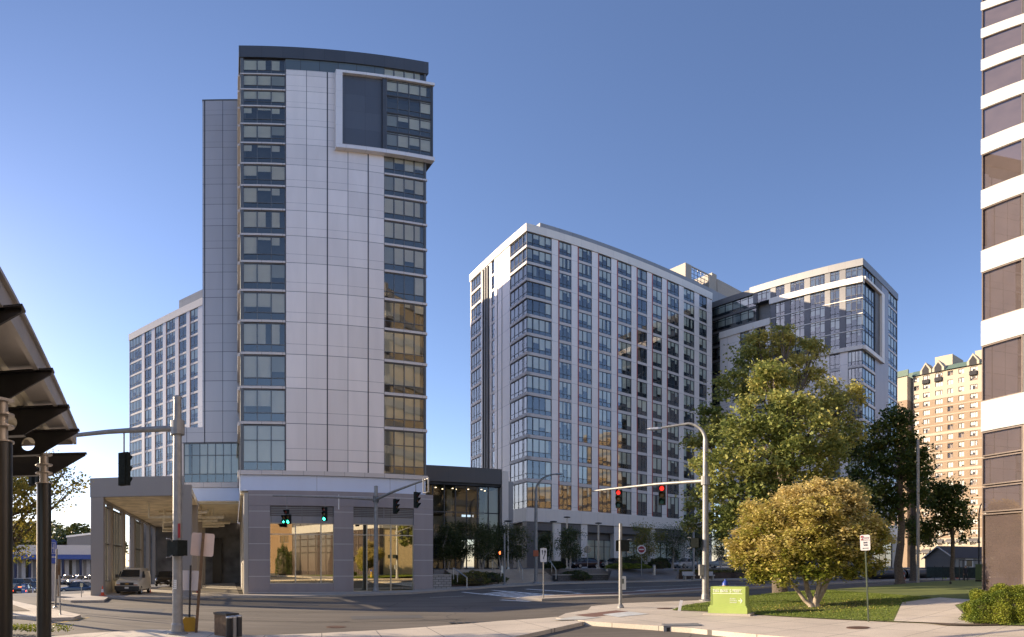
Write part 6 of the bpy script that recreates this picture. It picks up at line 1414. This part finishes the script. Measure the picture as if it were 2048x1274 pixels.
b = MB(); b.box(wf, 0, ln, -1.6, 0, -.1, 1.52); b.build('wall', SW, t); b = MB(); b.box(wf, -.03, ln + .05, -1.65, .06, 1.53, 1.60); b.build('coping', M['concrete2'], t)
DS = brick('dark_stone_blocks', (.13, .12, .115), (.09, .085, .08), (.04, .04, .04), .5, .2, .02, bump=.8, mottled=.4)
for a0, a1, D0, D1, z0, h_, lab in ((1036, 1092, 58, 59.5, .4, 1.15, 'dark seat wall between the plaza steps and the curved lamp'), (1116, 1166, 57.5, 60, .45, .85, 'dark seat wall with a pale top in front of the loose plaza tree'), (1168, 1216, 60, 62, .5, .8, 'dark rough stone wall end at the left of the driveway mouth')):
    A, B2 = pd(a0, D0, z0), pd(a1, D1, z0); f_ = Frame(A.x, A.y, math.degrees(math.atan2(B2.y - A.y, B2.x - A.x))); L_ = (B2 - A).length
    t = empty('seat_wall', A, lab, 'wall', group='low walls along the plaza front'); b = MB(); b.box(f_, 0, L_, -.9, 0, z0 - .4, z0 + h_); b.build('wall', DS, t); b = MB(); b.box(f_, -.04, L_ + .04, -.95, .05, z0 + h_ + .004, z0 + h_ + .09); b.build('coping', M['concrete2'], t)
for px_, lab in ((1378, 'pale concrete bench left of the lamp pole'), (1417, 'pale concrete bench right of the lamp pole')):
    p = at(px_, 64, z=.75); t = empty('bench', p, lab, 'bench', R(10), 'concrete benches'); b = MB(); b.wb(-.75, .75, -.25, .3, .38, .50); b.wb(-.75, .75, .22, .34, .50, .88); b.build('seat', plain('pale_concrete', (.46, .45, .44), .8, var=.08), t, local=True)
    for s_ in (-.55, .55): b = MB(); b.wb(s_ - .08, s_ + .08, -.2, .28, -.1, .38); b.build('leg', M['concrete2'], t, local=True)
b = MB(); b.lathe([(.14, 0), (.14, .8), (.10, 1.0), (.03, 1.08)], 12); b.tube([(-.24, 0, .7), (.24, 0, .7)], .07, 8); o = b.build('standpipe', plain('red_enamel', (.35, .02, .02), .4), None); o.location = at(396, 44, z=.14); tag(o, 'small red standpipe before the right driveway opening', 'standpipe')

# ------------------------------------------------------------------ things beyond the road at the right
for (a0, D0), (a1, D1), lab in (((1742, 66), (1806, 70), 'long black pipe lying on the far verge, its open end to the left'), ((1810, 70.5), (1860, 74), 'second black pipe continuing to the right of the first')):
    A, B2 = pd(a0, D0, 1.24), pd(a1, D1, 1.24); d = B2 - A; t = empty('culvert_pipe', Vector((A.x, A.y, .64)), lab, 'pipe', group='black pipes on the far verge'); PB = plain('black_pipe', (.028, .028, .03), .35, var=.15)
    L0 = A - t.location; n_ = 24; b = MB(); u = d.normalized(); s_ = Vector((-u.y, u.x, 0)); k_ = Vector((0, 0, 1))
    ring = lambda c, r: [tuple(c + s_ * r * math.cos(2 * math.pi * i / n_) + k_ * r * math.sin(2 * math.pi * i / n_)) for i in range(n_)]
    prof = [(0, .52), (0, .6)] + [(.6 * i, .6 if i % 2 else .585) for i in range(1, int(d.length / .6))] + [(d.length, .6), (d.length, .52), (.02, .52)]
    rs = [ring(L0 + u * x, r) for x, r in prof]
    for q0, q1 in zip(rs[:-1], rs[1:]):
        for i in range(n_): b.face([q0[i], q0[(i + 1) % n_], q1[(i + 1) % n_], q1[i]])
    b.build('barrel', PB, t, True, local=True)
    for x in (d.length * .3, d.length * .75):
        b = MB(); q0, q1 = ring(L0 + u * x, .625), ring(L0 + u * (x + .12), .625)
        for i in range(n_): b.face([q0[i], q0[(i + 1) % n_], q1[(i + 1) % n_], q1[i]])
        b.build('collar', M['dark'], t, local=True)
dr = MB(); r_ = random.Random(8); p = at(1700, 64, z=.64)
for i in range(26): x, y = r_.gauss(0, 1.3), r_.gauss(0, .4); dr.ball((x, y, .1 + r_.random() * .25), r_.uniform(.15, .5), r_.uniform(.15, .4), r_.uniform(.08, .2), 8)
o = dr.build('debris_pile', plain('debris', (.09, .08, .075), .3, .2, var=.5, scale=4), None); o.location = p; tag(o, 'low dark heap of scrap at the left of the black pipes', 'debris', kind='stuff')
A = pd(1850, 84, .5); B2 = pd(1911, 76, .5); f_ = Frame(A.x, A.y, math.degrees(math.atan2(B2.y - A.y, B2.x - A.x))); Lg = (B2 - A).length
t = empty('site_cabin', A, 'grey gabled site cabin with two white-framed windows behind the road at the right', 'cabin'); SG = panels('cabin_siding', (.20, .195, .19), 30, .2, seam=(.12, .12, .12), sw=.02, vline=False)
zt = f_.Z(1852, 1116); b = MB(); b.prism(f_, [(0, .3), (Lg, .3), (Lg, zt), (Lg / 2, zt + 1.6), (0, zt)], -24, 0); b.build('wall', SG, t)
RF = plain('dark_shingles', (.05, .045, .045), .9); b = MB()
for s0, z0, s1, z1 in ((-.4, zt - .1, Lg / 2, zt + 1.72), (Lg / 2, zt + 1.72, Lg + .4, zt - .1)): b.face([f_.P(s0, .4, z0), f_.P(s1, .4, z1), f_.P(s1, -24, z1), f_.P(s0, -24, z0)])
for s0, z0, s1, z1 in ((-.4, zt - .1, Lg / 2, zt + 1.72), (Lg / 2, zt + 1.72, Lg + .4, zt - .1)): b.prism(f_, [(s0, z0 - .18), (s1, z1 - .18), (s1, z1), (s0, z0)], .38, .44, 1)
b.build('roof', [RF, M['white']], t)
fr_ = Frame(B2.x, B2.y, math.degrees(f_.th) - 90 + 180 - 90 + 90 - 0)
fs = Frame(*(f_.P(Lg, 0, 0)[:2]), math.degrees(f_.th) + 90)
for s0 in (1.6, 5.2): b = MB(); b.box(fs, s0, s0 + 1.3, 0, .05, 2.0, 3.3, 0); b.box(fs, s0 + .15, s0 + 1.15, .051, .06, 2.15, 3.15, 1); b.build('window', [M['white'], M['carglass']], t)
NT = plain('green_netting', (.035, .055, .05), .8, var=.3)
A = at(1853, 68, z=.6); B2 = at(1975, 60, z=.6); f_ = Frame(A.x, A.y, math.degrees(math.atan2(B2.y - A.y, B2.x - A.x))); Lg = (B2 - A).length; t = empty('site_fence', A, 'dark green mesh fence in front of the site cabin', 'fence')
b = MB(); b.box(f_, 0, Lg, -.02, 0, 0.9, 2.15); b.build('mesh_panel', NT, t)
for i in range(8): b = MB(); b.tube([f_.P(Lg * i / 7, -.05, .5), f_.P(Lg * i / 7, -.05, 2.3)], .04, 6); b.build('post', M['dark'], t)
p = at(1962, 49, z=.66); t = empty('utility_cabinet', p, 'green utility cabinet on a dark plinth at the foot of the office', 'cabinet', math.atan2(-p.x, p.y)); b = MB(); b.wb(-.5, .5, -.4, .4, .42, 1.75); b.build('body', plain('cabinet_green', (.035, .075, .025), .5), t, local=True); b = MB(); b.wb(-.52, .52, -.42, .42, 0, .41); b.build('plinth', M['black'], t, local=True); b = MB(); b.wb(-.54, .54, -.44, .44, 1.755, 1.82); b.build('lid', plain('cabinet_lid', (.04, .09, .03), .5), t, local=True)
b = MB(); b.tube([(-1.6, 0, 0), (-1.6, 0, 2.25), (2.0, 0, 2.15), (2.0, 0, 0)], .06, 8); b.tube([(-1.2, 0, 0), (-1.2, 0, 2.24)], .06, 8); o = b.build('pipe_rail', M['black'], None); o.location = at(1950, 55, z=.66); o.rotation_euler = (0, 0, R(-40)); tag(o, 'black pipe frame standing behind the person', 'frame')
for px_, py_ in ((1901, 1173),): b = MB(); b.lathe([(.09, 0), (.09, .42), (.03, .48)], 10); o = b.build('stake', M['black'], None); o.location = pd(px_, 42, .66); tag(o, 'tiny black stake at the lawn edge below the smaller tree', 'stake')

# ------------------------------------------------------------------ dealership at the left
f_ = Frame(*(pd(-40, 118, 0)[:2]), math.degrees(az(60)) * -1 + 2); t = empty('dealership_building', Vector((f_.o.x, f_.o.y, -1.1)), 'low pale dealership hall with a blue stripe beyond the parked cars', 'dealership')
e_ = f_.S(196); zb = lambda y: f_.Z(100, y)
b = MB(); b.box(f_, 0, e_, -14, 0, zb(1109), zb(1090)); b.build('fascia', plain('pale_fascia', (.80, .74, .68), .6, var=.04), t)
b = MB(); b.box(f_, 0, e_ + .2, -13, .8, zb(1118.5), zb(1109.5)); b.build('blue_stripe', plain('dealer_blue', (.05, .12, .42), .4), t)
b = MB(); b.box(f_, 0, e_, -14, -2.6, -1.1, zb(1118.6)); b.build('wall', plain('showroom_wall', (.75, .74, .74), .5, var=.1), t)
for i in range(16):
    s0 = i * e_ / 16; b = MB(); b.box(f_, s0 + .3, s0 + e_ / 16 - .6, -2.59, -2.52, -.6, zb(1120)); b.build('window', M['carglass'] if i % 3 == 0 else M['b_grey'], t)
for s0 in (.06, .18, .30, .42, .56, .7, .85, .97): b = MB(); b.tube([f_.P(e_ * s0, .3, -1.1), f_.P(e_ * s0, .3, zb(1118))], .3, 8); b.build('column', plain('blue_column', (.03, .04, .10), .5), t)
f_ = Frame(*(pd(134, 150, 0)[:2]), 30); t = empty('warehouse', Vector((f_.o.x, f_.o.y, -1)), 'grey shed with a sloping roof line behind the dealership', 'warehouse'); e_ = f_.S(200)
z1, z2 = f_.Z(137, 1075), f_.Z(184, 1067); b = MB(); b.prism(f_, [(0, -1), (e_, -1), (e_, z2), (0, z1)], -30, 0); b.build('wall', plain('grey_shed', (.16, .16, .17), .6), t); b = MB(); b.prism(f_, [(-.2, z1), (e_ + .3, z2), (e_ + .3, z2 + .5), (-.2, z1 + .5)], -30, .2); b.build('roof', M['white'], t)
# totem with blue head
p = at(98, 34.5, z=.1); t = empty('totem_sign', p, 'white pylon with a blue rounded head bearing an outlined H-shaped emblem', 'totem sign', math.atan2(-p.x, p.y) + R(12)); k_ = 34.5 / K
b = MB(); b.wb(-.40, .42, -.25, .25, 0, HC + 34.5 * math.tan((HOR - 1128) / K) - .1); b.build('pylon', plain('pylon_white', (.50, .47, .44), .5, var=.05), t, local=True)
zl, zh = HC + 34.5 * math.tan((HOR - 1127) / K) - .1, HC + 34.5 * math.tan((HOR - 1079) / K) - .1
b = MB(); b.prism(W0, [(-.40, zl), (.34, zl), (.44, zl + .1), (.44, zh - .14), (.30, zh), (-.40, zh)], -.28, .28); b.build('sign_head', plain('head_blue', (.045, .10, .42), .4), t, local=True)
b = MB(); X0, X1, Z0, Z1 = .0, .36, zl + .62, zh - .2
for q in ((X0, X1, Z0, Z0 + .03), (X0, X1, Z1 - .03, Z1), (X0, X0 + .03, Z0, Z1), (X1 - .03, X1, Z0, Z1), (X0 + .08, X0 + .13, Z0 + .08, Z1 - .08), (X1 - .13, X1 - .08, Z0 + .08, Z1 - .08), (X0 + .13, X1 - .13, (Z0 + Z1) / 2 - .03, (Z0 + Z1) / 2 + .03)): b.wb(q[0], q[1], -.292, -.281, q[2], q[3])
b.wb(-.3, .4, -.292, -.281, zl + .36, zl + .45); b.build('emblem', plain('emblem_white', (.6, .6, .66), .4), t, local=True)
# poles in front of it
for px_, D_, top_, r_, lean_, lab in ((111, 29.0, 1098, .05, 2.0, 'tall grey leaning post in front of the blue-headed pylon'), (121, 24.4, 1150, .03, -3.0, 'thin grey leaning rod right of the tall leaning post')):
    p = at(px_, D_, z=.14); t = empty('post', p, lab, 'post', group='leaning posts on the traffic island'); b = MB(); h_ = HC + D_ * math.tan((HOR - top_) / K) - .14
    b.tube([(0, 0, 0), (math.sin(R(lean_)) * h_, 0, h_)], [r_ * 1.2, r_], 8); b.build('pole', M['steel'], t, local=True)
    b = MB(); b.lathe([(r_ * 3, 0), (r_ * 1.4, .08)], 8); b.build('base_plate', M['steel'], t, local=True)
b = MB(); b.wb(-.07, .07, -.05, .05, 0, 1.9); b.wb(-.13, .02, -.09, -.05, .9, 1.6); o = b.build('sign_edge', M['wood'], None); o.location = at(118, 27.5, z=.8); tag(o, 'edge-on brown sign between the two leaning posts', 'sign')
p = at(163, 38, z=.15); t = empty('small_sign', p, 'tiny square cream sign on a short post near the blue sedan', 'sign', math.atan2(-p.x, p.y)); b = MB(); b.tube([(0, 0, 0), (0, 0, .8)], .03, 6); b.build('post', M['steel'], t, local=True); plate(t, .2, .26, .85, plain('cream_sign', (.5, .5, .36), .5), r=.02)

# ------------------------------------------------------------------ station canopy in the left foreground
CN = Frame(-3.08, 2.25, 129.8); can = empty('station_canopy', Vector((CN.o.x, CN.o.y, 0)), 'dark steel canopy with a ribbed deck and round-holed beams at the near left edge', 'canopy')
DK = plain('canopy_black', (.022, .021, .022), .38, .3, var=.2); GP = plain('canopy_grey', (.36, .32, .285), .35, .4, var=.12); DECK = plain('ribbed_deck', (.50, .47, .38), .45, .15, var=.2, scale=2); FA = plain('canopy_fascia', (.34, .32, .31), .38, .5, var=.12)
b = MB(); b.box(CN, -5, 5.15, -.05, .0, 4.40, 4.62); b.box(CN, -5, 5.16, -.32, -.052, 4.47, 4.60); b.box(CN, -5, 5.2, -.02, .03, 4.622, 4.66); b.box(CN, 5.1, 5.15, -4.5, -.06, 4.40, 4.62); b.build('fascia', FA, can)
b = MB(); x = -.33; i = 0; pr = []
while x > -4.5: pr += [(x, 4.50), (x - .08, 4.50), (x - .11, 4.43), (x - .19, 4.43), (x - .22, 4.50)]; x -= .22
for (d0, z0), (d1, z1) in zip(pr[:-1], pr[1:]): b.face([CN.P(-5, d0, z0), CN.P(5.1, d0, z0), CN.P(5.1, d1, z1), CN.P(-5, d1, z1)])
b.build('ribbed_deck', DECK, can); b = MB(); b.box(CN, -5, 5.1, -4.5, -.33, 4.56, 4.61); b.build('roof_sheet', FA, can)
for s_ in (-2.6, -1.2, .15, 1.62, 2.95, 4.2, 5.45):
    zt = 4.40 if s_ < 5.3 else 4.30; bf = Frame(*(CN.P(s_, 0, 0)[:2]), math.degrees(CN.th) - 90)          # s runs outwards along n
    o_ = [(-4.3, zt), (-4.3, zt - .20), (-2.2, zt - .34), (-.42, zt - .34), (.12, zt - .03), (.12, zt)]
    # plate with round holes: triangulated ring per hole
    bm = bmesh.new(); outer = [bm.verts.new((u, 0, z)) for u, z in o_]; loops = [outer]
    for hc in (-.62, -1.25, -2.0): loops.append([bm.verts.new((hc + .105 * math.cos(2 * math.pi * k / 20), 0, zt - .18 + .105 * math.sin(2 * math.pi * k / 20))) for k in range(20)])
    es = []
    for lp in loops:
        for k in range(len(lp)): es.append(bm.edges.new((lp[k], lp[(k + 1) % len(lp)])))
    bmesh.ops.triangle_fill(bm, edges=es, use_beauty=True)
    fs_ = [f for f in bm.faces if all((f.calc_center_median() - Vector((hc, 0, zt - .18))).length > .09 for hc in (-.62, -1.25, -2.0))]
    bmesh.ops.delete(bm, geom=[f for f in bm.faces if f not in set(fs_)], context='FACES')
    r = bmesh.ops.extrude_face_region(bm, geom=list(bm.faces)); bmesh.ops.translate(bm, verts=[v for v in r['geom'] if isinstance(v, bmesh.types.BMVert)], vec=(0, .03, 0)); bmesh.ops.recalc_face_normals(bm, faces=bm.faces)
    me = bpy.data.meshes.new('beam'); bm.to_mesh(me); bm.free(); me.materials.append(DK); o = bpy.data.objects.new('beam', me); COL.objects.link(o); o.parent = can
    o.location = CN.P(s_, 0, 0) - can.location; o.rotation_euler = (0, 0, CN.th - R(90))
    b = MB(); b.wb(-4.3, .14, -.05, .08, zt + .0, zt + .02); b.wb(-2.2, -.42, -.05, .08, zt - .36, zt - .341); q = b.build('flange', DK, o, local=True)
for px_, D_ in ((3, 5.35), (88, 8.1)):
    p = pd(px_, D_, 0); loc = p - can.location; b = MB(); zb_ = 3.62
    b.tube([loc, loc + Vector((0, 0, zb_))], .112, 24); b.build('column', M['black'], can, True, local=True)
    b = MB(); b.tube([loc + Vector((0, 0, zb_)), loc + Vector((0, 0, 4.06))], .066, 20); b.build('column_head', GP, can, True, local=True)
    for z in (zb_, zb_ + .16, zb_ + .28): b = MB(); b.lathe([(.13, -.008), (.13, .008)], 22, 0, loc + Vector((0, 0, z))); b.build('ring', GP, can, local=True)
    b = MB(); b.wb(loc.x - .09, loc.x + .09, loc.y - .09, loc.y + .09, 4.04, 4.07); b.build('cap_plate', GP, can, local=True)
b = MB(); b.lathe([(.03, 0), (.03, .09)], 10); o = b.build('canopy_light', GP, None); o.location = CN.P(2.55, -1.0, 4.22); tag(o, 'small pale fitting hanging under the canopy', 'light fitting')
cover('grass', [(-15.0, 10.9), (-12.6, 12.3), (-12.9, 11.3), (-14.6, 10.2)], 900, .10, LB, 12, lambda x, y: gz(x) + .12, .2)

# ------------------------------------------------------------------ buildings behind the viewpoint, seen in the mirrored glass
f_ = Frame(34, -22, -115); t = empty('brick_apartments', Vector((34, -22, 0)), 'brick building behind the viewpoint seen only in reflections', 'apartments'); b = MB(); b.box(f_, 0, 26, -18, 0, 0, 24); b.build('wall', brick('orange_brick', (.21, .125, .06), (.17, .10, .05), (.3, .22, .15), .4, .13, .02), t)
BB = Building(t)
for i in range(4):
    for k in range(5): BB.win(f_, 3 + i * 5.8, 4 + k * 3.6, 2.2, 1.7, 2, 0, d=.15)
BB.finish()
f_ = Frame(-20, -34, 172); t = empty('stone_office', Vector((-20, -34, 0)), 'pale office behind the viewpoint seen only in reflections', 'office'); b = MB(); b.box(f_, 0, 40, -16, 0, 0, 20); b.build('wall', panels('tan_stone', (.42, .34, .24), 3, 3.6, sw=.3, seam=(.08, .08, .09)), t)

f_ = Frame(118, 64, -84); t = empty('tan_office', Vector((118, 64, 0)), 'tan office beyond the street seen only in reflections', 'office'); b = MB(); b.box(f_, 0, 38, -20, 0, 0, 52); b.box(f_, 38.1, 80, -20, -4, 0, 34); b.build('wall', panels('tan_banded', (.40, .29, .16), 3, 3.6, sw=1.0, seam=(.12, .10, .09), vline=False), t)
# repairs in the carriageway
for pts_ in (((250, 1216), (330, 1218), (322, 1226), (238, 1223)), ((700, 1232), (840, 1230), (848, 1236), (704, 1239)), ((980, 1215), (1050, 1212), (1062, 1217), (990, 1221)), ((560, 1206), (640, 1208), (636, 1212), (552, 1210))):
    sheet('road_patch', G(*pts_), .004, M['asphalt_new'])
for a, b_ in (((420, 1222), (900, 1222)), ((600, 1246), (930, 1238)), ((250, 1235), (700, 1243)), ((1100, 1222), (1170, 1219))): stripe(a, b_, .05, M['black'], 'tar_seam')

for x_, y_, h_, lab in ((12, -5, 5.2, 'tall clipped evergreen behind the viewpoint nearest the road'), (17.5, -11, 4.2, 'second clipped evergreen behind the viewpoint')):
    shrub('evergreen', x_, y_, .5, 1.3, 1.3, h_, 9000, .12, LGd, lab, int(h_ * 10), group='evergreens behind the viewpoint', cat='evergreen')
